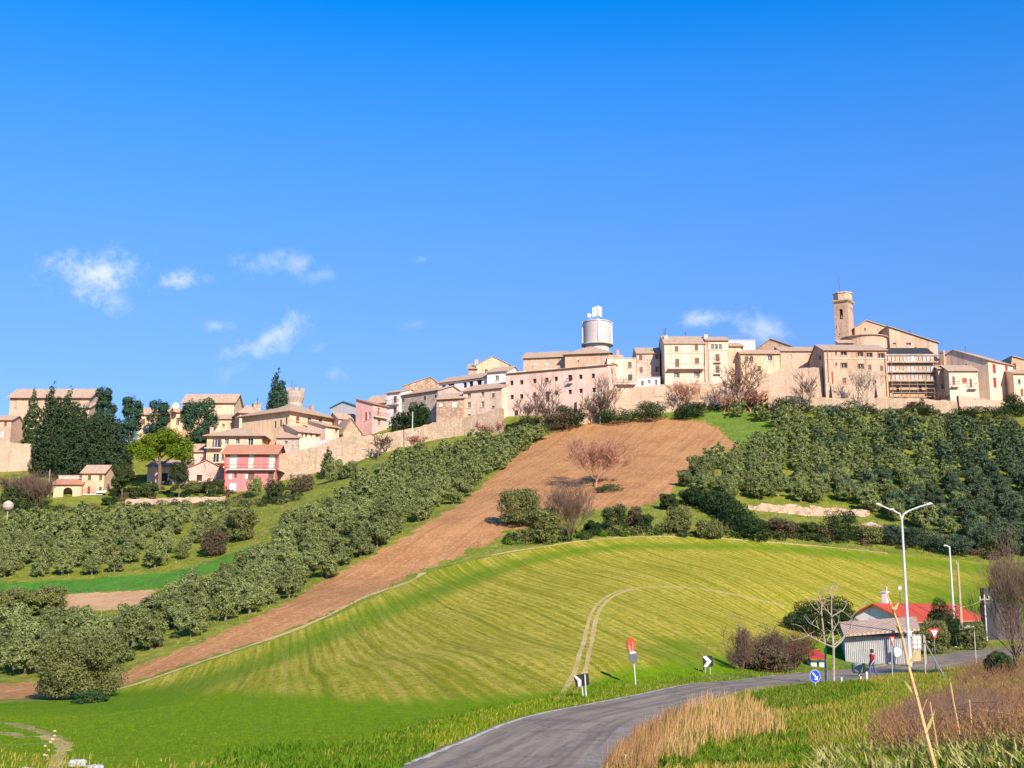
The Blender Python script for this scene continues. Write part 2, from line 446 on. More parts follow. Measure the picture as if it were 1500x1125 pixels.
def crop_mat(name, dirn):
    """young cereal: vivid green where it is dense, straw and yellow-green between the rows where it is thin ('dry' attribute)"""
    m, N = new_mat(name)
    pos = N('ShaderNodeNewGeometry').outputs['Position']
    dry = N('ShaderNodeAttribute', attribute_name='dry').outputs['Fac']
    lush = N('ShaderNodeAttribute', attribute_name='lush').outputs['Fac']  # dense dark crop, plus the shade put in at the field's right corner
    # the drill rows fan out slightly: polar coordinates round a far point
    (ox, oy), a0, rm = dirn
    rel = N('ShaderNodeVectorMath', {0: pos, 1: (ox, oy, 0)}, operation='SUBTRACT').outputs[0]
    sx = N('ShaderNodeSeparateXYZ', {0: rel})
    ca, sa = math.cos(a0), math.sin(a0)
    rx = N.math('ADD', N.math('MULTIPLY', sx.outputs[0], ca), N.math('MULTIPLY', sx.outputs[1], sa))
    ry = N.math('SUBTRACT', N.math('MULTIPLY', sx.outputs[1], ca), N.math('MULTIPLY', sx.outputs[0], sa))
    along = rx; across = N.math('MULTIPLY', N.math('ARCTAN2', ry, rx), rm)
    warp = N.math('MULTIPLY', N.noise(pos, .03, 2), .6)
    ac = N.math('ADD', across, warp)
    v1 = N('ShaderNodeCombineXYZ', {0: N.math('MULTIPLY', along, .035), 1: N.math('MULTIPLY', ac, .9), 2: 0.0}).outputs[0]
    r1 = N.noise(v1, 1.0, 6, .62)
    v2 = N('ShaderNodeCombineXYZ', {0: N.math('MULTIPLY', along, .25), 1: N.math('MULTIPLY', ac, 4.2), 2: 3.0}).outputs[0]
    r2 = N.noise(v2, 1.0, 4, .6)
    sp_ = N.noise(pos, 2.2, 9, .78, .4); bg_ = N.noise(pos, .05, 3)
    g = N.mix(N.ramp(sp_, .35, .65), (.108, .205, .001), (.180, .295, .002))
    g = N.mix(N.math('MULTIPLY', N.ramp(r1, .55, .75), .35), g, (.175, .215, .025))
    y = N.mix(N.ramp(N.math('ADD', N.math('MULTIPLY', r1, .55), N.math('MULTIPLY', r2, .45)), .36, .62), (.240, .230, .005), (.52, .415, .060))
    y = N.mix(N.math('MULTIPLY', N.ramp(sp_, .48, .57), .75), y, (.150, .190, .006))
    rw = N.math('SINE', N.math('MULTIPLY', N.math('ADD', ac, N.math('MULTIPLY', r1, .4)), 8.2))
    y = N.mix(N.math('MULTIPLY', N.ramp(rw, .1, .9), .18), y, (.120, .155, .005))
    y = N.mix(N.math('MULTIPLY', N.ramp(rw, -.3, -.95), .20), y, (.56, .45, .10))
    tl = N.math('ABSOLUTE', N.math('SUBTRACT', N.math('FRACT', N.math('MULTIPLY', ac, 1/4.4)), .5))
    y = N.mix(N.math('MULTIPLY', N.ramp(tl, .05, .0), .42), y, (.07, .115, .008))
    tl2 = N.math('ABSOLUTE', N.math('SUBTRACT', N.math('FRACT', N.math('ADD', N.math('MULTIPLY', ac, 1/4.4), .38)), .5))
    y = N.mix(N.math('MULTIPLY', N.ramp(tl2, .045, .0), .42), y, (.48, .38, .11))
    edge = N.math('ADD', dry, N.math('MULTIPLY', N.math('SUBTRACT', N.math('ADD', N.math('MULTIPLY', r1, .6), N.math('MULTIPLY', bg_, .4)), .5), .9))
    cc = N.mix(N.ramp(edge, .3, .75), g, y)
    cc = N.mix(N.math('MULTIPLY', lush, N.ramp(sp_, .25, .6, .45, .8)), cc, (.095, .195, .003))
    hgt = N.math('ADD', N.math('ADD', sp_, N.math('MULTIPLY', r2, .7)), r1)
    p = N('ShaderNodeBsdfPrincipled', {'Base Color': cc, 'Roughness': .95, 'Specular IOR Level': .1, 'Normal': bump(N, hgt, .8, .22)})
    out(N, p.outputs[0]); return m
def road_mat(name):
    m, N = new_mat(name)
    pos = N('ShaderNodeNewGeometry').outputs['Position']
    lat = N('ShaderNodeAttribute', attribute_name='lat').outputs['Fac']
    run = N('ShaderNodeAttribute', attribute_name='run').outputs['Fac']
    v1 = N('ShaderNodeCombineXYZ', {0: N.math('MULTIPLY', run, .06), 1: N.math('MULTIPLY', lat, 2.2), 2: 0.0}).outputs[0]
    st = N.noise(v1, 1.0, 6, .65, .3)
    fine = N.noise(pos, 9.0, 6, .75); big = N.noise(pos, .35, 5, .6)
    cc = N.mix(N.ramp(st, .35, .65), (.135, .108, .072), (.275, .22, .145))
    cc = N.mix(N.math('MULTIPLY', N.ramp(fine, .45, .7), .5), cc, (.30, .245, .195))
    cc = N.mix(N.math('MULTIPLY', N.ramp(big, .5, .65), .45), cc, (.095, .074, .060))
    vo = N('ShaderNodeTexVoronoi', {'Vector': N('ShaderNodeVectorMath', {0: pos, 1: N('ShaderNodeTexNoise', {'Vector': pos, 'Scale': 1.2, 'Detail': 4.0}).outputs['Color']}, operation='ADD').outputs[0], 'Scale': .35}, feature='DISTANCE_TO_EDGE')
    cc = N.mix(N.math('MULTIPLY', N.ramp(vo.outputs['Distance'], .012, .0), .6), cc, (.03, .028, .03))
    p = N('ShaderNodeBsdfPrincipled', {'Base Color': cc, 'Roughness': .85, 'Normal': bump(N, fine, .3, .02)})
    out(N, p.outputs[0]); return m
def worn_paint(name, c, thr=.45):
    m, N = new_mat(name)
    pos = N('ShaderNodeNewGeometry').outputs['Position']
    f = N.ramp(N.noise(pos, 2.2, 8, .8), thr-.08, thr+.1)
    cc = N.mix(f, (.19, .152, .103), c)
    p = N('ShaderNodeBsdfPrincipled', {'Base Color': cc, 'Roughness': .8})
    out(N, p.outputs[0]); return m

MT = {}
# colours of walls
MT['stone'] = masonry('stone_wall', (.54, .38, .235), (.70, .52, .35), (.40, .28, .175))
MT['rubble'] = masonry('rubble_stone', (.44, .28, .15), (.70, .51, .33), (.32, .21, .13), (2.0, 3.0), .85)
MT['greystone'] = masonry('grey_stone', (.44, .36, .26), (.64, .53, .40), (.30, .24, .18), (2.6, 4.2), .8)
MT['oldwall'] = masonry('old_town_wall', (.43, .31, .185), (.58, .435, .285), (.30, .25, .14), (1.8, 2.6), .7)
MT['brick'] = masonry('old_brick', (.52, .335, .20), (.68, .475, .31), (.36, .23, .14), (4, 12), .6, .4)
MT['cream'] = masonry('cream_plaster', (.66, .50, .34), (.78, .62, .45), (.48, .34, .23), (1, 1), .08)
MT['yellow'] = masonry('ochre_plaster', (.66, .46, .26), (.77, .57, .35), (.48, .31, .17), (1, 1), .1)
MT['salmon'] = masonry('salmon_plaster', (.70, .49, .36), (.80, .59, .45), (.50, .33, .24), (1, 1), .1)
MT['white'] = masonry('white_plaster', (.72, .68, .62), (.80, .77, .72), (.55, .48, .42), (1, 1), .05)
MT['pink'] = masonry('pink_plaster', (.52, .195, .17), (.60, .245, .215), (.44, .16, .14), (1, 1), .06)
MT['rose'] = masonry('rose_plaster', (.66, .38, .30), (.74, .46, .37), (.48, .26, .21), (1, 1), .08)
MT['grey'] = masonry('grey_plaster', (.40, .40, .38), (.50, .50, .48), (.30, .30, .28), (1, 1), .08)
MT['concrete'] = masonry('pale_concrete', (.47, .43, .37), (.55, .51, .45), (.36, .32, .27), (1, 1), .04)
MT['tile'] = tiles('clay_tiles', (.40, .255, .165), (.60, .43, .30))
MT['tile2'] = tiles('brown_clay_tiles', (.36, .245, .165), (.54, .40, .285), (.38, .32, .23), .35)
MT['tilered'] = tiles('red_clay_tiles', (.42, .17, .09), (.56, .27, .16), (.4, .26, .18), .25)
MT['redroof'] = simple('red_roof_sheet', (.46, .060, .012), .6, .1, .8, .1)
MT['dark'] = simple('dark_interior', (.022, .017, .017), .8, .2)
MT['glass'] = simple('window_glass', (.035, .04, .05), .12, .2, 1.0, 0.0)
MT['wood'] = simple('brown_shutter_paint', (.17, .085, .055), .6, .2, 3)
MT['red'] = simple('red_shutter_paint', (.36, .035, .03), .6, .15, 3)
MT['green'] = simple('green_shutter_paint', (.045, .075, .05), .6, .15, 3)
MT['whitep'] = simple('white_paint', (.78, .77, .74), .5, .05, 3, .05)
MT['rollerlow'] = simple('pale_green_blind', (.46, .50, .42), .6, .1, 3, .05)
MT['frame'] = simple('stone_surround', (.60, .48, .36), .8, .1, 4)
MT['brickframe'] = simple('brick_surround', (.42, .20, .12), .8, .15, 4)
MT['iron'] = simple('dark_iron', (.05, .045, .045), .6, .1, 4, .1, .3)
MT['galv'] = simple('galvanised_steel', (.40, .39, .36), .6, .12, 3, .08, .05)
MT['lampgrey'] = simple('pale_grey_pole_paint', (.60, .61, .61), .45, .06, 3, .04, .1)
MT['slab'] = simple('pale_balcony_slab', (.58, .52, .46), .8, .1)
MT['sheet'] = simple('corrugated_sheet', (.56, .56, .55), .55, .12, 1.5, .05, .15)
MT['black'] = simple('black_sign_face', (.012, .012, .014), .4, .1, 4, .02)
MT['whitesign'] = simple('white_sign_face', (.80, .80, .79), .4, .04, 4, .02)
MT['redsign'] = simple('red_sign_face', (.62, .03, .02), .4, .06, 4, .02)
MT['orangesign'] = simple('orange_red_sign_face', (.70, .06, .015), .4, .08, 4, .02)
MT['bluesign'] = simple('blue_sign_face', (.01, .07, .55), .35, .04, 4, .02)
MT['signback'] = simple('dark_sign_back', (.08, .08, .085), .5, .15, 4, .02)
MT['bark'] = simple('bark', (.16, .115, .085), .95, .3, 3, .6)
MT['palebark'] = simple('pale_bark', (.40, .32, .245), .9, .2, 3, .4)
MT['greybark'] = simple('grey_bark', (.17, .135, .11), .95, .25, 3, .5)
MT['redbark'] = simple('reddish_twigs', (.40, .19, .125), .95, .2, 3, .4)
MT['twig'] = simple('brown_twigs', (.17, .105, .075), .95, .25, 3, .4)
MT['twigdark'] = simple('dark_brown_twigs', (.12, .075, .055), .95, .25, 3, .4)
MT['bramble'] = simple('red_brown_bramble_stems', (.17, .085, .042), .9, .3, 4, .4)
MT['woodpole'] = simple('weathered_wood_pole', (.46, .33, .20), .9, .15, 3, .4)
MT['cane'] = simple('dry_cane', (.62, .38, .17), .7, .25, 6, .3)
MT['rock'] = masonry('tan_rock', (.44, .31, .17), (.60, .45, .28), (.32, .23, .13), (1.2, 1.6), .7)
MT['stonelight'] = simple('pale_grey_stone', (.50, .50, .50), .9, .2, 3, .6)
MT['bin'] = simple('grey_green_bin', (.16, .21, .17), .6, .1)
MT['cabin'] = simple('dark_grey_cabin_paint', (.018, .018, .024), .6, .15, 1.5)
MT['cabin2'] = simple('mauve_grey_wall', (.085, .07, .075), .8, .12, 1.5)
MT['cabin3'] = simple('grey_green_box', (.07, .09, .06), .7, .15, 1.5)
MT['teal'] = simple('teal_eave', (.05, .22, .24), .6, .1)
# plants
MT['olive'] = leafy('olive_leaves', (.085, .112, .026), (.345, .390, .150), .25, .45)
MT['oliveold'] = leafy('old_olive_leaves', (.072, .088, .022), (.30, .31, .11), .22, .12)
MT['bushshade'] = leafy('shade_tinted_bush_leaves', (.030, .055, .034), (.095, .130, .085), .15, .35)  # olive leaves with the right slope's bluish shade in the colour
MT['oliveshade'] = leafy('shade_tinted_olive_leaves', (.044, .076, .036), (.150, .198, .102), .2, .5)  # olive leaves darkened and blued to carry the right slope's shade
MT['conifer'] = leafy('dark_conifer_needles', (.024, .048, .022), (.074, .112, .048), .12, .2)
MT['cedar'] = leafy('blue_green_cedar_needles', (.022, .060, .032), (.070, .132, .070), .12, .2)
MT['laurel'] = leafy('mid_green_leaves', (.022, .055, .016), (.062, .110, .034), .15, .2)
MT['pine'] = leafy('bright_pine_needles', (.085, .145, .008), (.215, .285, .022), .25, .1)
MT['bush'] = leafy('bush_leaves', (.030, .052, .016), (.090, .115, .040), .15, .35)
MT['hedge'] = leafy('hedge_leaves', (.016, .038, .011), (.042, .075, .022), .12, .1)
MT['brownbush'] = leafy('brown_dry_leaves', (.085, .060, .035), (.175, .125, .075), .15, .25)
MT['grass'] = leafy('grass_blades', (.115, .195, .002), (.235, .310, .010), .3, .1)
MT['grassdark'] = leafy('lush_weed_blades', (.065, .155, .004), (.145, .255, .010), .3, .1)
MT['grassdry'] = leafy('yellow_grass_blades', (.26, .22, .030), (.46, .36, .085), .2, .1)
MT['straw'] = leafy('orange_straw', (.46, .235, .080), (.76, .48, .21), .25, .1)
MT['strawbrown'] = leafy('brown_straw', (.24, .12, .045), (.48, .28, .12), .2, .1)
MT['broad'] = leafy('pale_broad_leaves', (.22, .24, .04), (.62, .54, .22), .25, .1)
# ---------------------------------------------------------------- ground, fields, road
def dens(px_pts, closed=True, step=10.0):
    o = []
    n_ = len(px_pts)
    for i in range(n_ if closed else n_-1):
        a, b = px_pts[i], px_pts[(i+1) % n_]
        k = max(1, int(math.hypot(b[0]-a[0], b[1]-a[1])/step))
        for j in range(k): o.append((a[0]+(b[0]-a[0])*j/k, a[1]+(b[1]-a[1])*j/k))
    if not closed: o.append(px_pts[-1])
    return o
def ground_poly(px_pts, jit=.35, step=9.0):
    q = []
    for p in dens(px_pts, True, step):
        h = hit(*p); q.append((h.x + random.uniform(-jit, jit), h.y + random.uniform(-jit, jit)))
    return q
def strip_poly(line, w, jit=.12):
    """polygon of width w along a ground line (list of (x, y))"""
    L, Rr = [], []
    for i, p in enumerate(line):
        a = line[max(i-1, 0)]; b = line[min(i+1, len(line)-1)]
        d = Vector((b[0]-a[0], b[1]-a[1])).normalized(); nn_ = Vector((-d.y, d.x))
        ww = w/2*random.uniform(1-jit, 1+jit)
        L.append((p[0]+nn_.x*ww, p[1]+nn_.y*ww)); Rr.append((p[0]-nn_.x*ww, p[1]-nn_.y*ww))
    return L + Rr[::-1]
def smooth_line(pts, step=2.0):
    """Catmull-Rom through ground points, resampled"""
    o = []
    n_ = len(pts)
    for i in range(n_-1):
        p0, p1, p2, p3 = (np.array(pts[max(i-1, 0)]), np.array(pts[i]), np.array(pts[i+1]), np.array(pts[min(i+2, n_-1)]))
        k = max(2, int(np.linalg.norm(p2-p1)/step))
        for j in range(k):
            t = j/k
            o.append(tuple(.5*((2*p1)+(p2-p0)*t+(2*p0-5*p1+4*p2-p3)*t*t+(3*p1-p0-3*p2+p3)*t**3)))
    o.append(tuple(pts[-1]))
    return o

edge_px = [(590, 1128), (660, 1100), (730, 1072), (790, 1053), (850, 1036), (930, 1013), (1000, 1000), (1070, 991), (1140, 984), (1210, 978)]
edge = [tuple(hit(*p)[:2]) for p in edge_px]
d0 = np.array(edge[0])-np.array(edge[1]); d0 = d0/np.linalg.norm(d0)
edge = [tuple(np.array(edge[0])+d0*35), tuple(np.array(edge[0])+d0*15)] + edge + [(36.0, 101.0), (48.0, 106.0), (62.0, 109.0), (85.0, 112.0), (115, 113)]
ROAD_L = smooth_line(edge, 1.5)
ROAD_W = 6.4
def offset_line(line, off):
    o = []
    for i, p in enumerate(line):
        a = line[max(i-1, 0)]; b = line[min(i+1, len(line)-1)]
        d = Vector((b[0]-a[0], b[1]-a[1])).normalized()
        o.append((p[0]+d.y*off, p[1]-d.x*off))
    return o
ROAD_R = offset_line(ROAD_L, ROAD_W)
ROAD_M = offset_line(ROAD_L, ROAD_W/2)
RM = np.array(ROAD_M)
def road_d(x, y):
    """signed distance to the road's centre line (positive on the camera's side) and run along it"""
    x = np.atleast_1d(np.asarray(x, float)); y = np.atleast_1d(np.asarray(y, float))
    best = np.full(x.shape, 1e9); sg = np.zeros(x.shape); run = np.zeros(x.shape); acc = 0.0
    for i in range(len(RM)-1):
        a = RM[i]; d = RM[i+1]-a; L = np.hypot(*d); u = d/L
        t = np.clip((x-a[0])*u[0]+(y-a[1])*u[1], 0, L)
        ex, ey = x-a[0]-u[0]*t, y-a[1]-u[1]*t
        q = np.hypot(ex, ey); k = q < best
        best = np.where(k, q, best); sg = np.where(k, np.sign(u[1]*ex-u[0]*ey), sg); run = np.where(k, acc+t, run); acc += L
    return best*sg, run
# the road bed: the ground is levelled across the road and blends out into the verges
rd, _ = road_d(mx.ravel(), my.ravel()); rd = rd.reshape(mx.shape)
near = np.abs(rd) < 9
cl_z = H(RM[:, 0], RM[:, 1]).copy()
for _k in range(30): cl_z[1:-1] = (cl_z[:-2]+cl_z[1:-1]*2+cl_z[2:])/4
ii = np.argwhere(near)
d2 = (mx[near][:, None]-RM[None, :, 0])**2 + (my[near][:, None]-RM[None, :, 1])**2
kk = d2.argmin(1)
t_ = np.clip((np.abs(rd[near])-4.2)/4.5, 0, 1); t_ = t_*t_*(3-2*t_)
HG[near] = cl_z[kk]*(1-t_) + HG[near]*t_

A_ = hit(600, 935); B_2 = hit(770, 1012); C_ = hit(1130, 800); D_ = hit(1290, 868)
dA = Vector((B_2.x-A_.x, B_2.y-A_.y)).normalized(); dC = Vector((D_.x-C_.x, D_.y-C_.y)).normalized()
_m = np.linalg.solve(np.array([[dA.x, -dC.x], [dA.y, -dC.y]]), np.array([C_.x-A_.x, C_.y-A_.y]))
_o = (A_.x+dA.x*_m[0], A_.y+dA.y*_m[0])
_c = ((A_.x+C_.x)/2-_o[0], (A_.y+C_.y)/2-_o[1])
CROP_DIR = (_o, math.atan2(_c[1], _c[0]), math.hypot(*_c))
px_crop = [(-60, 1140), (-60, 1032), (0, 1030), (60, 1028), (110, 1024), (165, 1014), (240, 991), (320, 964), (400, 938), (480, 907), (560, 869), (610, 846), (660, 829), (720, 815),
           (800, 801), (870, 791), (940, 787), (1000, 787), (1100, 793), (1200, 801), (1300, 811), (1380, 817), (1440, 824), (1530, 838), (1530, 930), (1330, 935), (1230, 962), (1140, 980), (1070, 986),
           (1000, 994), (930, 1007), (850, 1029), (790, 1046), (730, 1063), (660, 1089), (585, 1122), (560, 1140)]
px_plough = [(-40, 1004), (60, 997), (120, 996), (165, 988), (250, 958), (330, 927), (400, 892), (450, 866), (500, 839), (560, 805), (600, 782), (660, 747), (700, 718), (740, 682), (780, 648), (805, 634), (840, 624), (900, 615), (970, 612),
             (1030, 618), (1062, 634), (1078, 652), (1062, 668), (1022, 682), (995, 702), (975, 730), (930, 744), (890, 742), (850, 752), (800, 768), (740, 778), (722, 792), (680, 811), (620, 835), (560, 862), (480, 899), (400, 931), (320, 957), (240, 984), (165, 1008), (100, 1020), (0, 1024), (-40, 1026)]
px_green = [(-40, 858), (0, 854), (130, 848), (250, 838), (300, 826), (345, 808), (375, 800), (350, 822), (300, 842), (230, 862), (120, 868), (0, 874), (-40, 878)]
px_earth = [(86, 871), (150, 868), (222, 864), (240, 875), (200, 892), (140, 895), (90, 893)]
px_lush = [(800, 628), (880, 608), (960, 600), (1040, 600), (1120, 606), (1140, 640), (1092, 662), (1080, 648), (1064, 630), (1030, 614), (970, 608), (900, 611), (840, 620)]
px_patch = [(-30, 1058), (20, 1060), (55, 1070), (88, 1085), (70, 1091), (20, 1092), (-30, 1092)]
REG = []     # (priority, name, polygon)
REG.append((1, 'roadside_grass', strip_poly(ROAD_M, 13.5, 0.1)))
bank = [(-6, 27), (-1, 27), (3, 33), (7, 42), (12, 56), (20, 66), (30, 76), (42, 86), (62, 95), (90, 98), (90, 30), (60, 5), (30, -10), (0, -12), (-8, 0), (-9, 15)]
REG.append((2, 'grass_bank', [(x+random.uniform(-.2, .2), y) for x, y in bank]))
REG.append((3, 'crop_field', ground_poly(px_crop, .15, 8)))
REG.append((4, 'ploughed_field', ground_poly(px_plough, .8, 5)))
REG.append((3, 'green_strip', ground_poly(px_green, .4, 7)))
REG.append((4, 'bare_earth', ground_poly(px_earth, .5, 6)))
REG.append((3, 'hilltop_grass', ground_poly(px_lush, .5, 7)))
for ln_, w_ in (([(-20, 1057), (10, 1059), (40, 1066), (66, 1074), (88, 1085)], .55), ([(-20, 1090), (20, 1091), (50, 1089), (74, 1089)], .45), ([(-20, 1072), (10, 1074), (34, 1080)], .5)):
    REG.append((5, 'trodden_earth', strip_poly(smooth_line([tuple(hit(*p)[:2]) for p in ln_], .8), w_, .5)))
trk = smooth_line([tuple(hit(*p)[:2]) for p in [(828, 1024), (842, 1000), (852, 975), (860, 945), (866, 915), (874, 893), (890, 876), (915, 865), (950, 860), (1000, 860), (1050, 866), (1100, 876), (1150, 888)]], 2.0)
for off in (-.27, .27):
    REG.append((5, 'dirt_track', strip_poly(offset_line(trk, off), .27, .3)))
rim_l = smooth_line([tuple(hit(*p)[:2]) for p in [(720, 813), (800, 800), (870, 790), (940, 786), (1000, 786), (1100, 792), (1200, 800), (1300, 810)]], 3.0)
REG.append((5, 'dirt_track', strip_poly(rim_l, .6, .5)))
low_l = smooth_line([tuple(hit(*p)[:2]) for p in [(165, 1011), (240, 988), (320, 961), (400, 934), (480, 902), (560, 865), (620, 839)]], 3.0)
REG.append((6, 'dirt_track', strip_poly(low_l, .6, .7)))
pth = smooth_line([tuple(hit(*p)[:2]) for p in [(60, 1078), (88, 1086), (94, 1096), (86, 1108), (82, 1122), (80, 1136)]], .8)
REG.append((6, 'dirt_track', strip_poly(pth, .5, .5)))
REG.append((7, 'road', strip_poly(ROAD_M, ROAD_W, 0.0)))
yard = [(28.2, 98.5), (33, 101), (40, 103.3), (46, 104.5), (47, 108.5), (40, 107.5), (32, 104.5), (27, 100.5)]
REG.append((6, 'asphalt_yard', yard))

verts2, faces2 = [], []
for pr, nm, poly in REG:
    if sum(poly[i-1][0]*poly[i][1]-poly[i][0]*poly[i-1][1] for i in range(len(poly))) < 0: poly = poly[::-1]
    k = len(verts2); verts2 += [Vector(p) for p in poly]; faces2.append(list(range(k, k+len(poly))))
def addgrid(x0, x1, y0, y1, st, cond=None):
    xs = np.arange(x0, x1, st); ys = np.arange(y0, y1, st)
    X, Y = np.meshgrid(xs, ys)
    X = X + RNG.uniform(-.3, .3, X.shape)*st; Y = Y + RNG.uniform(-.3, .3, Y.shape)*st
    X, Y = X.ravel(), Y.ravel()
    if cond is not None:
        k = cond(X, Y); X, Y = X[k], Y[k]
    return [Vector((a, b)) for a, b in zip(X, Y)]
vis = lambda X, Y: (np.abs(X) < Y*.46+8)
gridp = addgrid(-40, 60, 4, 75, 1.0, lambda X, Y: vis(X, Y))
gridp += addgrid(-120, 140, 75, 265, 1.8, lambda X, Y: vis(X, Y))
gridp += addgrid(-196, 236, -76, 476, 7.0, lambda X, Y: ~(vis(X, Y) & (Y > 4) & (Y < 265)))
ring = []
for r_ in (330, 450, 620, 900, 1400, 2200, 3600, 6000, 9000):
    for j in range(48):
        a = 2*math.pi*(j+.5*random.random())/48
        ring.append(Vector((20+r_*math.cos(a), 200+r_*math.sin(a))))
ring = [p for p in ring if not (GX0 < p.x < GX1 and GY0 < p.y < GY1)]
allv = verts2 + gridp + ring
edges2 = [(f[i-1], f[i]) for f in faces2 for i in range(len(f))]
cv, ce, cf, ov, oe, of = delaunay_2d_cdt(allv, edges2, [], 0, 1e-4)
CV = np.array([(v.x, v.y) for v in cv])
CZ = H(CV[:, 0], CV[:, 1])
def inside(poly, x, y):
    x = np.asarray(x); y = np.asarray(y); c = np.zeros(x.shape, bool); n_ = len(poly)
    for i in range(n_):
        x1, y1 = poly[i]; x2, y2 = poly[(i+1) % n_]
        if y1 == y2: continue
        k = ((y1 > y) != (y2 > y)) & (x < (x2-x1)*(y-y1)/(y2-y1)+x1); c ^= k
    return c
CEN = CV[np.array([tuple(f) for f in cf], int)].mean(1)
reg_of = np.array(['hillside']*len(CEN), dtype='U24')
for pr, nm, poly in sorted(REG, key=lambda q: q[0]):
    reg_of[inside(poly, CEN[:, 0], CEN[:, 1])] = nm
CF = np.array([tuple(f) for f in cf], int)
# orientation
e1 = CV[CF[:, 1]]-CV[CF[:, 0]]; e2 = CV[CF[:, 2]]-CV[CF[:, 0]]
flip = (e1[:, 0]*e2[:, 1]-e1[:, 1]*e2[:, 0]) < 0
CF[flip] = CF[flip][:, ::-1]

# how thin the crop is, and where it is dense and dark, with shade put in at the right corner, as smooth fields over the ground
PXV, PYV = proj(CV[:, 0], np.maximum(CV[:, 1], 5), CZ)
by = np.interp(PXV, [-50, 150, 300, 400, 520, 640, 760, 840, 900, 960, 1060, 1150, 1300, 1500], [1010, 1010, 1012, 1014, 1026, 1026, 1022, 1008, 985, 975, 962, 935, 895, 860])
dry = np.clip(.5 + (by-PYV)/46.0, 0, 1)
bx_ = [200, 300, 360, 430, 500, 600, 684, 760, 820, 922, 1100, 1200, 1300, 1440, 1500]
ty = np.interp(PXV, bx_, [1030, 1000, 979, 952, 922, 882, 851, 826, 811, 800, 801, 809, 819, 834, 842])
tw = np.interp(PXV, bx_, [16, 13, 12, 13, 15, 13, 10, 7, 6, 4, 5, 6, 8, 9, 9])
lush = np.clip(1.45-np.abs(PYV-ty)/tw, 0, 1)
dry = np.where(PYV < ty, np.clip(dry, .0, .62), dry)
gx_, gy_ = (PXV-1005)/62, (PYV-952)/22
lush = np.maximum(lush, np.clip(1.6-1.6*(gx_**2+gy_**2), 0, 1)*.9)
lush = np.maximum(lush, np.clip((PXV-1290)/70, 0, 1)*np.clip((PYV-840)/20, 0, 1)*.9)  # shade over the field's right corner, put in as darker green
lat, run = road_d(CV[:, 0], CV[:, 1])

MG = {
 'hillside': soil('hill_grass', [(.105, .150, .014), (.190, .210, .026), (.300, .255, .075)], (.30, 1.1), .8, .2),
 'roadside_grass': soil('verge_grass', [(.075, .150, .010), (.115, .200, .016), (.23, .22, .06)], (.5, 3.0), .6),
 'grass_bank': soil('bank_grass', [(.110, .135, .020), (.20, .19, .040), (.30, .225, .085)], (.35, 2.4), .7),
 'crop_field': crop_mat('young_crop', CROP_DIR),
 'ploughed_field': soil('ploughed_soil', [(.33, .155, .058), (.43, .215, .088), (.52, .325, .16)], (.16, 2.2), .8, .25, tuple((hit(700, 760)-hit(300, 955)).normalized()[:2]), .3),
 'green_strip': soil('bright_green_crop', [(.040, .150, .012), (.070, .210, .018), (.16, .22, .04)], (.3, 2.2), .6),
 'bare_earth': soil('orange_earth', [(.42, .24, .11), (.52, .32, .16), (.58, .40, .22)], (.3, 2.0), .8, .2),
 'hilltop_grass': soil('hilltop_green', [(.085, .165, .016), (.130, .210, .024), (.22, .22, .06)], (.25, 1.8), .6),
 'trodden_earth': soil('trodden_earth', [(.24, .20, .06), (.34, .27, .11), (.52, .42, .24)], (.7, 2.6), .9, .2),
 'dirt_track': soil('pale_dirt', [(.42, .31, .11), (.52, .40, .19), (.24, .22, .06)], (.5, 2.2), .7, .15),
 'road': road_mat('asphalt'),
}
MG['asphalt_yard'] = MG['road']
ORDER = ['hillside', 'roadside_grass', 'grass_bank', 'crop_field', 'ploughed_field', 'green_strip', 'bare_earth', 'hilltop_grass', 'trodden_earth', 'dirt_track', 'asphalt_yard', 'road']
GL = {'hillside': 'green and tan grassy hillside under the walled village', 'roadside_grass': 'grass verge along both edges of the road', 'grass_bank': 'rough yellowish grass bank right of the road',
      'crop_field': 'large field of young crop with straw coloured rows', 'ploughed_field': 'reddish brown ploughed field running up to the village', 'green_strip': 'bright green strip below the left olive grove',
      'bare_earth': 'small orange patch of bare earth among the olives', 'hilltop_grass': 'green grass strip under the village wall', 'trodden_earth': 'patch of trodden dry ground at the left of the crop',
      'dirt_track': 'pale dirt tracks through and round the crop field', 'asphalt_yard': 'asphalt apron in front of the corrugated shed', 'road': 'grey worn asphalt road bending right'}
for nm in ORDER:
    k = reg_of == nm
    if not k.any(): continue
    f = CF[k]
    u, inv = np.unique(f, return_inverse=True)
    V = np.column_stack([CV[u], CZ[u]])
    at_ = {}
    if nm == 'crop_field': at_ = {'dry': dry[u], 'lush': lush[u]}  # lush also carries the shade put in at the right corner
    if nm in ('road', 'asphalt_yard'): at_ = {'lat': lat[u], 'run': run[u]}
    o = np_obj(nm, V, inv.reshape(-1, 3), MG[nm], None, at_, True)
    tag(o, GL[nm], None, None, 'structure')

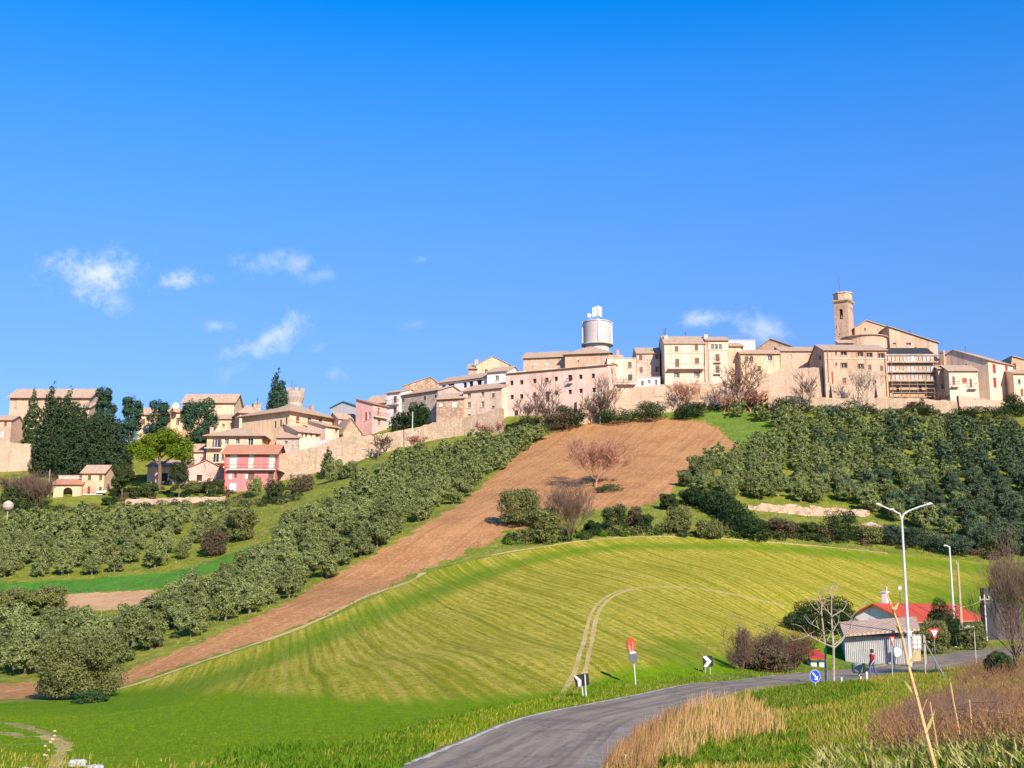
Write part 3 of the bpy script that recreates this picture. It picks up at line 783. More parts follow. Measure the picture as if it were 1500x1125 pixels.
# painted markings, 4 mm above the asphalt
def marking(line, w, mat_, label, breaks=None):
    V, Fq = [], []
    L, Rr = offset_line(line, -w/2), offset_line(line, w/2)
    for i in range(len(line)):
        V.append((*L[i], h1(*L[i])+.012)); V.append((*Rr[i], h1(*Rr[i])+.012))
    for i in range(len(line)-1):
        if breaks and not breaks(i): continue
        Fq.append((2*i, 2*i+1, 2*i+3, 2*i+2))
    o = np_obj('road_marking', np.array(V), np.array(Fq), mat_)
    tag(o, label, None, None, 'structure')
marking(smooth_line(offset_line(ROAD_L, .22), .5), .16, worn_paint('edge_line_paint', (.50, .46, .39), .44), 'worn white edge line on the field side of the road')
marking(smooth_line(offset_line(ROAD_L, 3.3), .5), .22, worn_paint('centre_line_paint', (.36, .32, .29), .55), 'worn broken centre line of the road', lambda i: (i//7) % 2 == 0)
marking(smooth_line(offset_line(ROAD_L, 4.5), .5), .9, worn_paint('patch_paint', (.27, .235, .21), .50), 'pale repaired strip along the middle of the road', lambda i: 24 < i < 130)
# ---------------------------------------------------------------- buildings
def plane_hit(px, py, p, n_):
    d = ray(px, py); n_ = Vector(n_)
    return d * (Vector(p).dot(n_)/d.dot(n_))
PANE = {'d': 'glass', 'a': 'wood', 'b': 'wood', 'r': 'red', 'g': 'green', 'w': 'whitep', 'o': 'dark', 'ab': 'frame', 'ao': 'dark', 's': 'glass', 'roller': 'whitep', 'l': 'glass', 'k': 'glass'}
class Bld:
    """a building from its front face: pixel columns px0..px1 at depths d0, d1, eave and ridge rows, depth D"""
    def __init__(s, name, label, cat, px0, px1, d0, d1, eave, ridge, D, rt, wall, roof, wins=(), base=None, group=None, over=.35, ridge_u=.5,
                 eave_r=None, through=False, trim=None, thick=.14):
        e0 = at(px0, eave, d0); e1 = at(px1, eave, d1)
        P0 = Vector((e0.x, e0.y, 0)); P1 = Vector((e1.x, e1.y, 0))
        s.u = (P1-P0).normalized(); s.v = Vector((-s.u.y, s.u.x, 0)); s.W = (P1-P0).length; s.D = D
        s.P0, s.P1, s.ze = P0, P1, e0.z
        c = [P0, P1, P0+s.v*D, P1+s.v*D]
        g = min(h1(p.x, p.y) for p in c)-1.2
        s.zb = min(g, at(px0, base, d0).z) if base else g
        s.ridge_u = ridge_u
        s.root = empty(name, (P0.x, P0.y, s.zb), label, cat, group)
        s.wall_m, s.roof_m, s.over, s.rt = wall, roof, over, rt
        rc = P0+s.u*s.W*(ridge_u if rt in ('gy',) else .5)+s.v*(D if rt == 'mono' else (0 if rt == 'gy' else D/2))
        s.zr = s.zr_at(ridge, rc) if ridge is not None else s.ze
        s.ze_r = s.zr_at(eave_r, P1) if eave_r else s.ze
        holes = {'f': [], 'l': [], 'r': []}
        s.win_specs = []
        for w in wins:
            cx, cy, ww, hh, ty = w[:5]; fc = w[5] if len(w) > 5 else 'f'
            o, ax, nrm = s.face(fc)
            a = plane_hit(cx-ww/2, cy, o, nrm); b = plane_hit(cx+ww/2, cy, o, nrm)
            t = plane_hit(cx, cy-hh/2, o, nrm); bt = plane_hit(cx, cy+hh/2, o, nrm)
            x0, x1 = sorted(((a-o).dot(ax), (b-o).dot(ax))); z0, z1 = bt.z, t.z
            L = s.W if fc == 'f' else D
            x0 = max(x0, .12); x1 = min(x1, L-.12)
            z1 = min(z1, s.ze-.12 if fc == 'f' or rt not in ('gx', 'mono') else z1)
            if rt in ('gy', 'su'): z1 = t.z
            if x1-x0 < .15 or z1-z0 < .2: continue
            holes[fc].append((x0, x1, z0, z1, ty)); s.win_specs.append((fc, x0, x1, z0, z1, ty))
        mb = MB()
        s.panel(mb, P0, s.u, s.W, holes['f'], s.v, .32)
        s.panel(mb, P0, s.v, D, holes['l'], s.u, .32)
        s.panel(mb, P1, s.v, D, holes['r'], -s.u, .32)
        s.panel(mb, P0+s.v*D, s.u, s.W, holes['f'] if through else [], -s.v, .05)
        Z = lambda p, z: Vector((p.x, p.y, z))
        zb, ze, zr = s.zb, s.ze, s.zr
        P2, P3 = P1+s.v*D, P0+s.v*D
        if rt == 'gx':
            for p in (P0, P1): mb.poly([Z(p, ze), Z(p+s.v*D, ze), Z(p+s.v*D/2, zr)])
        elif rt == 'mono':
            for p in (P0, P1): mb.poly([Z(p, ze), Z(p+s.v*D, ze), Z(p+s.v*D, zr)])
            mb.poly([Z(P3, ze), Z(P2, ze), Z(P2, zr), Z(P3, zr)])
        elif rt == 'gy':
            for p in (P0, P3): mb.poly([Z(p, ze), Z(p+s.u*s.W, ze), Z(p+s.u*s.W*ridge_u, zr)])
        elif rt == 'su':
            for p in (P0, P3):
                mb.poly([Z(p, min(ze, s.ze_r)), Z(p+s.u*s.W, min(ze, s.ze_r)), Z(p if ze > s.ze_r else p+s.u*s.W, max(ze, s.ze_r))])
            q = P0 if ze > s.ze_r else P1
            mb.poly([Z(q, min(ze, s.ze_r)), Z(q+s.v*D, min(ze, s.ze_r)), Z(q+s.v*D, max(ze, s.ze_r)), Z(q, max(ze, s.ze_r))])
        s.wall = mb.build('wall', MT[wall], s.root)
        s.make_roof(thick)
        for spec in s.win_specs:
            if not (through and spec[5] == 'ao'): s.window(*spec)
        if trim: s.course(trim)
    def zr_at(s, py, p):
        """height at which a pixel row is seen over the ground point p"""
        return ray(CX, py).z * p.y
    def face(s, fc):
        if fc == 'f': return s.P0, s.u, s.v
        if fc == 'l': return s.P0, s.v, s.u
        return s.P1, s.v, s.u
    def panel(s, mb, o, ax, L, holes, inn, dep):
        zt = s.ze if not (s.rt == 'su') else min(s.ze, s.ze_r)
        xs = sorted({0.0, L, *[h[0] for h in holes], *[h[1] for h in holes]})
        zt2 = max([zt]+[h[3]+.01 for h in holes]) if s.rt in ('gy', 'su') else zt
        zs = sorted({s.zb, zt, *[min(max(h[2], s.zb), zt) for h in holes], *[min(h[3], zt) for h in holes]})
        Pz = lambda x, z, d=0.0: Vector((o.x+ax.x*x+inn.x*d, o.y+ax.y*x+inn.y*d, z))
        for i in range(len(xs)-1):
            for j in range(len(zs)-1):
                xm, zm = (xs[i]+xs[i+1])/2, (zs[j]+zs[j+1])/2
                if xs[i+1]-xs[i] < 1e-4 or zs[j+1]-zs[j] < 1e-4: continue
                if any(h[0] < xm < h[1] and h[2] < zm < h[3] for h in holes): continue
                mb.poly([Pz(xs[i], zs[j]), Pz(xs[i+1], zs[j]), Pz(xs[i+1], zs[j+1]), Pz(xs[i], zs[j+1])])
        for x0, x1, z0, z1, ty in holes:
            z1 = min(z1, zt)
            if z0 >= z1: continue
            mb.poly([Pz(x0, z0), Pz(x0, z1), Pz(x0, z1, dep), Pz(x0, z0, dep)])
            mb.poly([Pz(x1, z1), Pz(x1, z0), Pz(x1, z0, dep), Pz(x1, z1, dep)])
            mb.poly([Pz(x0, z1), Pz(x1, z1), Pz(x1, z1, dep), Pz(x0, z1, dep)])
            mb.poly([Pz(x1, z0), Pz(x0, z0), Pz(x0, z0, dep), Pz(x1, z0, dep)])
            if ty[0] == 'a':
                r_ = (x1-x0)/2; xm = (x0+x1)/2; hz = min(r_, (z1-z0)*.6)
                for sg in (-1, 1):
                    arc = [Pz(xm+sg*r_*math.sin(t), z1-hz+hz*math.cos(t), .003) for t in np.linspace(0, math.pi/2, 6)]
                    mb.poly([Pz(xm+sg*r_, z1, .003)] + (arc if sg > 0 else arc))
    def make_roof(s, th):
        o, u, v, W_, D, ze, zr, ov = s.P0, s.u, s.v, s.W, s.D, s.ze, s.zr, s.over
        Pq = lambda a, b, z: Vector((o.x+u.x*a+v.x*b, o.y+u.y*a+v.y*b, z))
        mb = MB(); up = (0, 0, th); rt = s.rt
        if rt == 'gx':
            k = (zr-ze)/(D/2)
            mb.slab([Pq(-ov, -ov, ze-ov*k), Pq(W_+ov, -ov, ze-ov*k), Pq(W_+ov, D/2, zr), Pq(-ov, D/2, zr)], up)
            mb.slab([Pq(-ov, D/2, zr+.004), Pq(W_+ov, D/2, zr+.004), Pq(W_+ov, D+ov, ze-ov*k), Pq(-ov, D+ov, ze-ov*k)], up)
        elif rt == 'mono':
            k = (zr-ze)/D
            mb.slab([Pq(-ov, -ov, ze-ov*k), Pq(W_+ov, -ov, ze-ov*k), Pq(W_+ov, D+ov, zr+ov*k), Pq(-ov, D+ov, zr+ov*k)], up)
        elif rt == 'gy':
            m_ = s.ridge_u*W_; k1 = (zr-ze)/max(m_, .1); k2 = (zr-ze)/max(W_-m_, .1)
            mb.slab([Pq(-ov, -ov, ze-ov*k1), Pq(m_, -ov, zr), Pq(m_, D+ov, zr), Pq(-ov, D+ov, ze-ov*k1)], up)
            mb.slab([Pq(m_, -ov, zr+.004), Pq(W_+ov, -ov, ze-ov*k2), Pq(W_+ov, D+ov, ze-ov*k2), Pq(m_, D+ov, zr+.004)], up)
        elif rt == 'su':
            k = (s.ze_r-ze)/W_
            mb.slab([Pq(-ov, -ov, ze-ov*k), Pq(W_+ov, -ov, s.ze_r+ov*k), Pq(W_+ov, D+ov, s.ze_r+ov*k), Pq(-ov, D+ov, ze-ov*k)], up)
        elif rt == 'hip':
            hx = min(D/2, W_/2*.95); k = (zr-ze)/(D/2); z0 = ze-ov*k
            a, b, c, d = Pq(-ov, -ov, z0), Pq(W_+ov, -ov, z0), Pq(W_+ov, D+ov, z0), Pq(-ov, D+ov, z0)
            e, f = Pq(hx, D/2, zr), Pq(W_-hx, D/2, zr)
            U = Vector(up)
            for q in ([a, b, f, e], [b, c, f], [c, d, e, f], [d, a, e]):
                mb.poly([p+U for p in q])
            for p, q in ((a, b), (b, c), (c, d), (d, a)): mb.poly([p, q, q+U, p+U])
            mb.poly([d, c, b, a])
        else:
            mb.slab([Pq(.05, .05, ze-.45), Pq(W_-.05, .05, ze-.45), Pq(W_-.05, D-.05, ze-.45), Pq(.05, D-.05, ze-.45)], (0, 0, .2))
            s.roof = mb.build('roof', MT['slab'], s.root)
            mb = MB()
            mb.box(Pq(-.12, -.12, ze), u*(W_+.24), v*.35, (0, 0, .12)); mb.box(Pq(-.12, .23, ze), u*.35, v*(D-.11), (0, 0, .12)); mb.box(Pq(W_-.23, .23, ze), u*.35, v*(D-.11), (0, 0, .12))
            mb.box(Pq(.23, D-.11, ze), u*(W_-.46), v*.23, (0, 0, .12))
            mb.build('coping', MT['slab'], s.root)
            return
        s.roof = mb.build('roof', MT[s.roof_m], s.root)
        if rt in ('gx', 'mono', 'hip'):
            g = MB(); k = (zr-ze)/(D/2 if rt != 'mono' else D)
            g.tube([Pq(-ov, -ov-.06, ze-ov*k+.02), Pq(W_+ov, -ov-.06, ze-ov*k+.02)], .07, 6)
            g.build('gutter', MT['brickframe'], s.root)
    def window(s, fc, x0, x1, z0, z1, ty):
        o, ax, nrm = s.face(fc)
        inn = nrm if fc != 'r' else -nrm
        Pz = lambda x, z, d: Vector((o.x+ax.x*x+inn.x*d, o.y+ax.y*x+inn.y*d, z))
        w, h = x1-x0, z1-z0
        mb = MB()
        fr = min(.09, w*.12); dep = .2
        closed = ty in ('b', 'r', 'g', 'w', 'a', 'roller')
        if ty in ('o', 'ao', 'ab'):
            mb.poly([Pz(x0, z0, .3 if ty != 'ab' else .12), Pz(x1, z0, .3 if ty != 'ab' else .12), Pz(x1, z1, .3 if ty != 'ab' else .12), Pz(x0, z1, .3 if ty != 'ab' else .12)])
            wn = mb.build('window', MT[PANE[ty]] if ty != 'ab' else MT[s.wall_m], s.root)
        else:
            for a, b, c, d in ((x0, x0+fr, z0, z1), (x1-fr, x1, z0, z1), (x0+fr, x1-fr, z0, z0+fr), (x0+fr, x1-fr, z1-fr, z1), ((x0+x1)/2-fr*.4, (x0+x1)/2+fr*.4, z0+fr, z1-fr)):
                mb.box(Pz(a, c, dep), ax*(b-a), inn*.08, (0, 0, d-c))
            wn = mb.build('window', MT['whitep' if ty in ('s', 'l', 'roller') else 'frame'], s.root)
            pn = MB(); pn.poly([Pz(x0, z0, dep+.09), Pz(x1, z0, dep+.09), Pz(x1, z1, dep+.09), Pz(x0, z1, dep+.09)])
            pn.build('pane', MT['glass'], wn)
            if ty == 'roller':
                q = MB(); q.box(Pz(x0+fr, z0+h*.52, dep-.06), ax*(w-2*fr), inn*.04, (0, 0, h*.48-fr)); q.build('roller_blind', MT['whitep'], wn)
                q = MB(); q.box(Pz(x0+fr, z0+fr, dep-.05), ax*(w-2*fr), inn*.03, (0, 0, h*.5-fr)); q.build('lower_blind', MT['rollerlow'], wn)
            elif closed:
                for a in (x0+.01, (x0+x1)/2+.012):
                    q = MB(); lw = w/2-.022; dd = .09
                    q.box(Pz(a, z0+.01, dd), ax*lw, inn*.05, (0, 0, h-.02))
                    ns = max(3, int(h/.3))
                    for i in range(ns):
                        q.box(Pz(a+.05, z0+.06+i*(h-.12)/ns, dd-.025), ax*(lw-.1), inn*.024, (0, 0, (h-.12)/ns*.55))
                    q.build('shutter', MT[PANE[ty]], wn)
            elif ty == 's':
                for a in (x0-w*.32, x1+.01):
                    q = MB(); q.box(Pz(a, z0, -.06), ax*(w*.31), inn*.05, (0, 0, h)); q.build('shutter', MT['wood'], wn)
        if ty in ('d', 'b', 'r', 'g', 's', 'l', 'k', 'w') and h < 2.6:
            q = MB(); q.box(Pz(x0-.12, z0-.12, -.1), ax*(w+.24), inn*.22, (0, 0, .115)); q.build('sill', MT['frame'], wn)
        if ty in ('k', 'a'):
            q = MB()
            for a, b, c, d in ((x0-.22, x0-.003, z0-.2, z1+.2), (x1+.003, x1+.22, z0-.2, z1+.2), (x0-.003, x1+.003, z1+.003, z1+.2)):
                q.box(Pz(a, c, -.05), ax*(b-a), inn*.047, (0, 0, d-c))
            q.build('surround', MT['brickframe' if ty == 'k' else 'frame'], wn)
    def balcony(s, px0, px1, py, proj_=1.1, rail=True, mat_='slab', solid=False):
        a = plane_hit(px0, py, s.P0, s.v); b = plane_hit(px1, py, s.P0, s.v)
        p = Vector((a.x, a.y, a.z-.09)); w = (b-a).dot(s.u); out_ = -s.v*proj_
        mb = MB(); mb.box(p-s.v*.003, s.u*w, out_, (0, 0, .2)); sl = mb.build('balcony', MT[mat_], s.root)
        if rail:
            q = MB(); top = p+Vector((0, 0, 1.15))
            if solid:
                q.box(p+out_+Vector((0, 0, .2)), s.u*w, -out_*.08, (0, 0, .85))
            else:
                q.box(top+out_, s.u*w, s.v*.05, (0, 0, .05)); q.box(top, s.u*.05, out_, (0, 0, .05)); q.box(top+s.u*(w-.05), s.u*.05, out_, (0, 0, .05))
                nb = max(4, int(w/.35))
                for i in range(nb+1):
                    q.box(p+out_*.98+s.u*(w-.03)*i/nb+Vector((0, 0, .2)), s.u*.03, s.v*.03, (0, 0, .96))
            q.build('railing', MT[mat_ if solid else 'iron'], sl)
    def chimney(s, px, py, w=.7, mat_='brick', v=.5, bot=None):
        o = s.P0+s.v*s.D*v
        a = plane_hit(px, py, o, s.v)
        zb = max(s.ze-.3, a.z-3.0) if bot is None else bot
        mb = MB(); mb.box(Vector((a.x, a.y, zb))-s.u*w/2, s.u*w, s.v*w, (0, 0, a.z-zb-.12)); mb.box(Vector((a.x, a.y, a.z-.12))-s.u*(w/2+.08)-s.v*.08, s.u*(w+.16), s.v*(w+.16), (0, 0, .12))
        mb.build('chimney', MT[mat_], s.roof)
    def course(s, pys):
        for py in pys:
            p = s.P0+s.u*s.W/2
            z = s.zr_at(py, p)
            mb = MB(); mb.box(Vector((s.P0.x, s.P0.y, z))-s.v*.09-s.u*.08, s.u*(s.W+.16), s.v*.085, (0, 0, .16)); mb.build('string_course', MT['frame'], s.root)
    def pipe(s, px, py0, py1, mat_='brickframe', r_=.09):
        a = plane_hit(px, py0, s.P0, s.v); b = plane_hit(px, py1, s.P0, s.v)
        mb = MB(); mb.tube([a-s.v*.12, Vector((a.x, a.y, b.z))-s.v*.12], r_, 6); mb.build('drain_pipe', MT[mat_], s.root)
def antenna(px, py_top, py_bot, Y, label):
    a, b = at(px, py_bot, Y), at(px, py_top, Y)
    mb = MB(); mb.tube([a, b], .05, 5)
    for t, w in ((.95, .5), (.85, .7), (.75, .6)):
        p = a.lerp(b, t); mb.box(p-Vector((w/2, .02, 0)), (w, 0, 0), (0, .04, 0), (0, 0, .04))
    o = mb.build('roof_antenna', MT['iron'], None, loc=a); tag(o, label, 'antenna', 'roof antennas')

def town_wall(label, pts, thick=1.2, mat_='oldwall', drop=2.0, crumble=.15, name='stone_wall', cat='wall', group='walls of the village', foot=None):
    """a thick wall along image points (px, py_top, depth), down into the ground"""
    q = []
    for i in range(len(pts)-1):
        a, b = pts[i], pts[i+1]
        k = max(1, int(abs(b[0]-a[0])/6))
        for j in range(k):
            t = j/k; q.append(tuple(a[m]+(b[m]-a[m])*t for m in range(3)))
    q.append(pts[-1])
    W3 = [at(*p) for p in q]
    mb = MB(); fr = []
    for i, p in enumerate(W3):
        a = W3[max(i-1, 0)]; b = W3[min(i+1, len(W3)-1)]
        d = Vector((b.x-a.x, b.y-a.y, 0)).normalized(); n_ = Vector((-d.y, d.x, 0))
        z = p.z + random.uniform(-crumble, crumble)
        bat = .6
        zb = min(h1(p.x, p.y), h1(p.x-n_.x*2, p.y-n_.y*2))-drop
        fr.append((Vector((p.x, p.y, z)), Vector((p.x, p.y, z))+n_*thick, Vector((p.x, p.y, zb))-n_*bat, Vector((p.x, p.y, zb))+n_*thick))
    for i in range(len(fr)-1):
        a, b = fr[i], fr[i+1]
        mb.poly([a[2], b[2], b[0], a[0]]); mb.poly([a[0], b[0], b[1], a[1]]); mb.poly([b[3], a[3], a[1], b[1]])
    a = fr[0]; mb.poly([a[3], a[2], a[0], a[1]]); a = fr[-1]; mb.poly([a[2], a[3], a[1], a[0]])
    o = mb.build(name, MT[mat_], None, loc=(W3[0].x, W3[0].y, fr[0][2].z)); tag(o, label, cat, group)
    return o

# ---- left cluster
b = Bld('palace', 'long sandstone palace behind the dark conifers at the village\'s left end', 'building', 15, 131, 276, 276, 581.5, 570.5, 10, 'gx', 'stone', 'tile', [(22, 600, 4, 6, 'ab'), (100, 600, 5, 7, 'b')], over=.6)
b = Bld('stone_house', 'sandstone lean-to with one dark window on the palace\'s right end', 'house', 103, 131, 271, 271, 597, 591, 4, 'mono', 'stone', 'tile', [(123, 608, 6, 5, 'd'), (111, 612, 4, 6, 'b')])
b = Bld('stone_house', 'small stone house cut by the picture\'s left edge beside the palace', 'house', -14, 17, 268, 268, 615, 609.5, 7, 'gx', 'stone', 'tile', [(8, 621, 4, 7, 'b'), (-4, 622, 4, 7, 'b'), (3, 636, 4, 10, 'w')])
b = Bld('farmhouse', 'small two storey cream farmhouse with a red balcony beside an arched gateway', 'house', 120.5, 153, 243, 243, 692.5, 682, 6.5, 'gx', 'yellow', 'tile', [(131, 700, 5, 7, 'b'), (147.5, 700, 4.5, 7, 'b'), (130, 718.5, 4, 12, 'r'), (147, 716, 4, 6, 'b')])
b.balcony(123, 152, 725, .8)
c0 = plane_hit(143, 719, b.P0, b.v)
mb = MB(); mb.slab([c0-b.v*.05, c0+b.u*1.9-b.v*.05, c0+b.u*1.9-b.v*1.2-Vector((0, 0, .5)), c0-b.v*1.2-Vector((0, 0, .5))], (0, 0, .05))
mb.build('awning', MT['whitep'], b.root)
b = Bld('arched_gateway', 'cream gateway building with one tall arch and a red tiled roof', 'gateway', 79, 120, 242, 242, 709, 703.5, 2.2, 'mono', 'yellow', 'tilered', [(99, 724.5, 14, 21, 'ao')], through=True)
b = Bld('stone_house', 'low flat block on top of the arched gateway', 'outbuilding', 86, 116, 247, 247, 697, None, 5, 'flat', 'salmon', 'tile')
b = Bld('stone_house', 'brick and plaster villa with a long roof behind the dark pine, left of the tower', 'house', 268, 343, 292, 292, 589, 578, 9, 'gx', 'yellow', 'tile', [(322, 599, 4, 6, 'ab')], over=.5)
b.chimney(335, 578, .9)
b = Bld('stone_house', 'ochre house with one tall dark window left of the pointed dark pine', 'house', 244, 268, 286, 286, 603.5, 597, 7, 'gx', 'yellow', 'tile', [(260, 617.5, 5, 11, 'd')])
mb = MB(); pc = at(257.5, 594, 283); mb.disc(pc, (.3, -1, .3), .75, .06, 16); mb.tube([pc+Vector((0, .1, 0)), pc+Vector((0, .3, -1.4))], .05, 5)
tag(mb.build('satellite_dish', MT['whitep'], None, loc=pc), 'white satellite dish on the ochre house roof', 'satellite dish')
b = Bld('stone_house', 'stepped ochre house with two small windows under the villa\'s roof', 'house', 312, 346, 285, 285, 613.5, 608, 6, 'mono', 'yellow', 'tile', [(327, 623, 4, 5, 'd'), (338, 622, 3.5, 6, 'd')])
b = Bld('stone_house', 'hip roofed ochre house with one tall dark shuttered window', 'house', 351, 384, 279, 281, 603.5, 594, 8, 'hip', 'yellow', 'tile', [(368, 617.5, 5, 11, 'd')], over=.5)
b.chimney(377, 590.5, 1.7, 'rubble', .35)
b = Bld('house', 'broad ochre house with hip roof and balconies above the pink house', 'house', 303.5, 384, 263, 263, 637, 628, 10, 'hip', 'yellow', 'tile2', [(318, 649.5, 8, 12, 's'), (332, 647, 6, 9, 'l'), (348, 646, 6, 9, 'l'), (367, 646.5, 8, 11, 'l'), (316, 671, 9, 13, 'l'), (326.5, 669, 4, 10, 'b')], over=.8)
b.balcony(301, 326, 657, 1.2); b.balcony(297, 330, 679, 1.8); b.chimney(310, 626, .7, 'rose', .3)
b = Bld('pink_house', 'dark pink house with tall white roller blinds and a long balcony', 'house', 329.5, 404, 249, 249, 663.5, 652.5, 9, 'gx', 'pink', 'tilered',
        [(342, 675.5, 11, 25, 'roller'), (368, 674.5, 8, 24, 'roller'), (399, 673.5, 10, 26, 'roller'), (337.5, 697, 5, 9, 'w'), (345, 697, 4, 7, 'b'), (361, 697.5, 4, 7, 'w'), (368, 698, 9, 11, 'b'), (397, 696, 8, 10, 'b'), (341, 715.5, 10, 17, 'w'), (428, 674, 4, 18, 'w', 'r')], over=.7)
b.balcony(333, 404, 688.5, 1.0, True)
b.pipe(330.5, 664, 722, 'redsign', .1)
mb = MB(); q = b.P1+b.u*.0; zc = b.zr_at(690, b.P1+b.v*3)
mb.slab([Vector((*(b.P1+b.v*1.0+b.u*.05)[:2], zc)), Vector((*(b.P1+b.v*5+b.u*.05)[:2], zc)), Vector((*(b.P1+b.v*5+b.u*1.3)[:2], zc-.4)), Vector((*(b.P1+b.v*1+b.u*1.3)[:2], zc-.4))], (0, 0, .08))
mb.build('canopy', MT['iron'], b.root)
b = Bld('villa', 'large sandstone villa with arched windows and a low hip roof below the battlemented tower', 'house', 425, 497.5, 266, 279, 600.5, 592.5, 15, 'hip', 'yellow', 'tile2', [(436, 615, 5.5, 10, 'a'), (453, 616.5, 5.5, 10, 'a'), (469, 618, 5.5, 10, 'a'),
        (403.5, 622, 3.2, 10, 'a', 'l'), (411.5, 620, 3.2, 10, 'a', 'l'), (419.5, 617, 3.2, 11, 'a', 'l'), (418, 632, 3, 4, 'ab', 'l')], over=1.0, trim=[622])
b.chimney(458, 594, .8, 'rubble', .5); b.chimney(491, 597.5, .8, 'rubble', .5)
b = Bld('row_house', 'low cream row of small windows in front of the sandstone villa', 'house', 437, 476, 262, 266, 632, 624, 6, 'mono', 'cream', 'tile', [(443, 638, 3, 5, 'd'), (448.5, 638, 3.5, 6, 'd'), (456, 637, 3, 5, 'd'), (467, 637, 6, 8, 's')], over=.45)
b = Bld('row_house', 'cream house with a dark door at the right end of the low row', 'house', 477, 497, 264, 267, 624, 617.5, 6, 'mono', 'cream', 'tile', [(493, 630, 4, 9, 'd')], over=.4)
b = Bld('outbuilding', 'low grey outbuilding under the sandstone villa\'s left corner', 'outbuilding', 405, 437, 261, 261, 641, 634, 5, 'mono', 'greystone', 'tile', [(419, 648, 4, 5, 'd')])
# battlemented tower
tc_ = at(431, 600, 302); zt = at(431, 569.5, 302).z; zb = h1(tc_.x, tc_.y)-1
rt_ = empty('battlemented_tower', (tc_.x, tc_.y, zb), 'pale stone tower with flared battlements behind the pointed pine', 'tower')
mb = MB(); mb.lathe((tc_.x, tc_.y, zb), [(2.1, 0), (2.1, zt-zb-3.6), (2.5, zt-zb-2.2), (2.5, zt-zb-.9)], 16); mb.build('shaft', MT['greystone'], rt_)
for i in range(10):
    a = 2*math.pi*i/10
    mb = MB(); mb.cbox((tc_.x+2.25*math.cos(a), tc_.y+2.25*math.sin(a), zt-.45), .5, .8, .9, a); mb.build('merlon', MT['greystone'], rt_)
mb = MB(); mb.tube([(tc_.x-.8, tc_.y, zt-1), (tc_.x-.8, tc_.y, zt+2.2)], .05, 5); mb.tube([(tc_.x-.1, tc_.y, zt-1), (tc_.x-.1, tc_.y, zt+.9), (tc_.x+.3, tc_.y, zt+1.1), (tc_.x+.6, tc_.y, zt+.6)], .05, 5); mb.build('antenna', MT['iron'], rt_)
b = Bld('outbuilding', 'low brick outbuilding with a red tiled verge among the pines', 'outbuilding', 274, 330, 256, 259, 686, 674, 8, 'gy', 'rose', 'tilered', [(292, 700, 8, 9, 'o'), (318, 697, 5, 5, 'l')])
b = Bld('outbuilding', 'low garage in the shade of the bright umbrella pine', 'outbuilding', 216, 274, 256, 256, 683, 675, 6, 'mono', 'salmon', 'tile', [(240, 699, 11, 12, 'o'), (261, 697, 7, 8, 'b')])
b = Bld('outbuilding', 'tiled stone outbuilding left of the balcony house', 'outbuilding', 274, 312, 266, 266, 661, 651, 6, 'gx', 'salmon', 'tile')
b = Bld('stone_house', 'salmon house mostly hidden behind the bright umbrella pine', 'house', 203, 243, 281, 281, 607, 598, 8, 'gx', 'yellow', 'tile', [(210, 618, 5, 8, 'b'), (236, 618, 4, 8, 'd')])
# ---- middle row up the street
b = Bld('row_house', 'small cream house left of the green trimmed narrow house', 'house', 496, 524, 274, 276, 613, 606, 7, 'gx', 'cream', 'tile', [(505, 622, 3, 5, 'd'), (513, 622, 3, 5, 'd')])
b = Bld('stone_house', 'small rubble gable house at the foot of the rising street', 'house', 503, 529, 266, 268, 632, 613, 6, 'gy', 'rubble', 'tile2', [(516, 629, 3, 5, 'd')], ridge_u=.4)
b = Bld('row_house', 'narrow grey house with a teal roof edge beside the rose house', 'house', 521.5, 533, 284, 287, 594.5, 590, 7, 'gx', 'grey', 'teal', [(525, 603, 3, 6, 'd'), (529.5, 602, 3, 6, 'd'), (527, 615, 3, 6, 'd')])
b = Bld('row_house', 'rose pink corner house with tall dark windows at the bend of the street', 'house', 546, 567, 271, 275, 591.5, 587, 5, 'mono', 'rose', 'tilered', [(555, 603, 4, 11, 'd'), (555.5, 618.5, 4.5, 9, 'd'), (536, 610, 3, 12, 'r', 'l'), (541, 609, 3, 10, 'd', 'l')])
b.balcony(546, 567, 610, .7)
b = Bld('stone_house', 'tan tiled house behind the rose corner house', 'house', 532, 572, 289, 286, 592, 579, 10, 'gx', 'yellow', 'tile')
b = Bld('row_house', 'tall white house with brown shutters and balconies beside the rose house', 'house', 566.5, 586, 279, 277, 576, 571.5, 8, 'gx', 'white', 'tile', [(578.5, 585, 5, 9, 'b'), (578.5, 601, 5, 9, 'b')])
b.balcony(567, 585, 594, .8, True, 'slab', False)
b = Bld('stone_house', 'broad stone house with green shutters behind the dark ivy tree', 'house', 584.5, 642, 278, 270, 580, 570, 9, 'gx', 'greystone', 'tile', [(590.5, 586.5, 4, 6, 'g'), (622, 583.5, 3.5, 6, 'g'), (638, 581, 3.5, 5, 'g'), (612, 600, 4, 6, 'b')], base=640)
b = Bld('stone_house', 'rough stone house with a sloping gable above the broad stone house', 'house', 590, 646, 293, 291, 566, 552.5, 8, 'gy', 'rubble', 'tile', [(618, 563, 3.5, 5, 'd')], ridge_u=.72, over=.2)
b = Bld('row_house', 'white house with a dark open loggia under a long tiled roof', 'house', 643, 713.5, 279, 271, 561, 549, 8, 'gx', 'white', 'tile', [(650, 569.5, 6, 11, 'o'), (661, 568.5, 9, 13, 'o'), (681, 564, 5, 8, 'o'), (690, 562.5, 6, 8, 'o'), (702, 561, 7, 9, 'o')], base=610)
b = Bld('row_house', 'white house with a single small window right of the loggia house', 'house', 713.5, 742, 270, 268, 545.5, 538, 8, 'gx', 'white', 'tile', [(728, 553.5, 5, 7, 'd')], base=600)
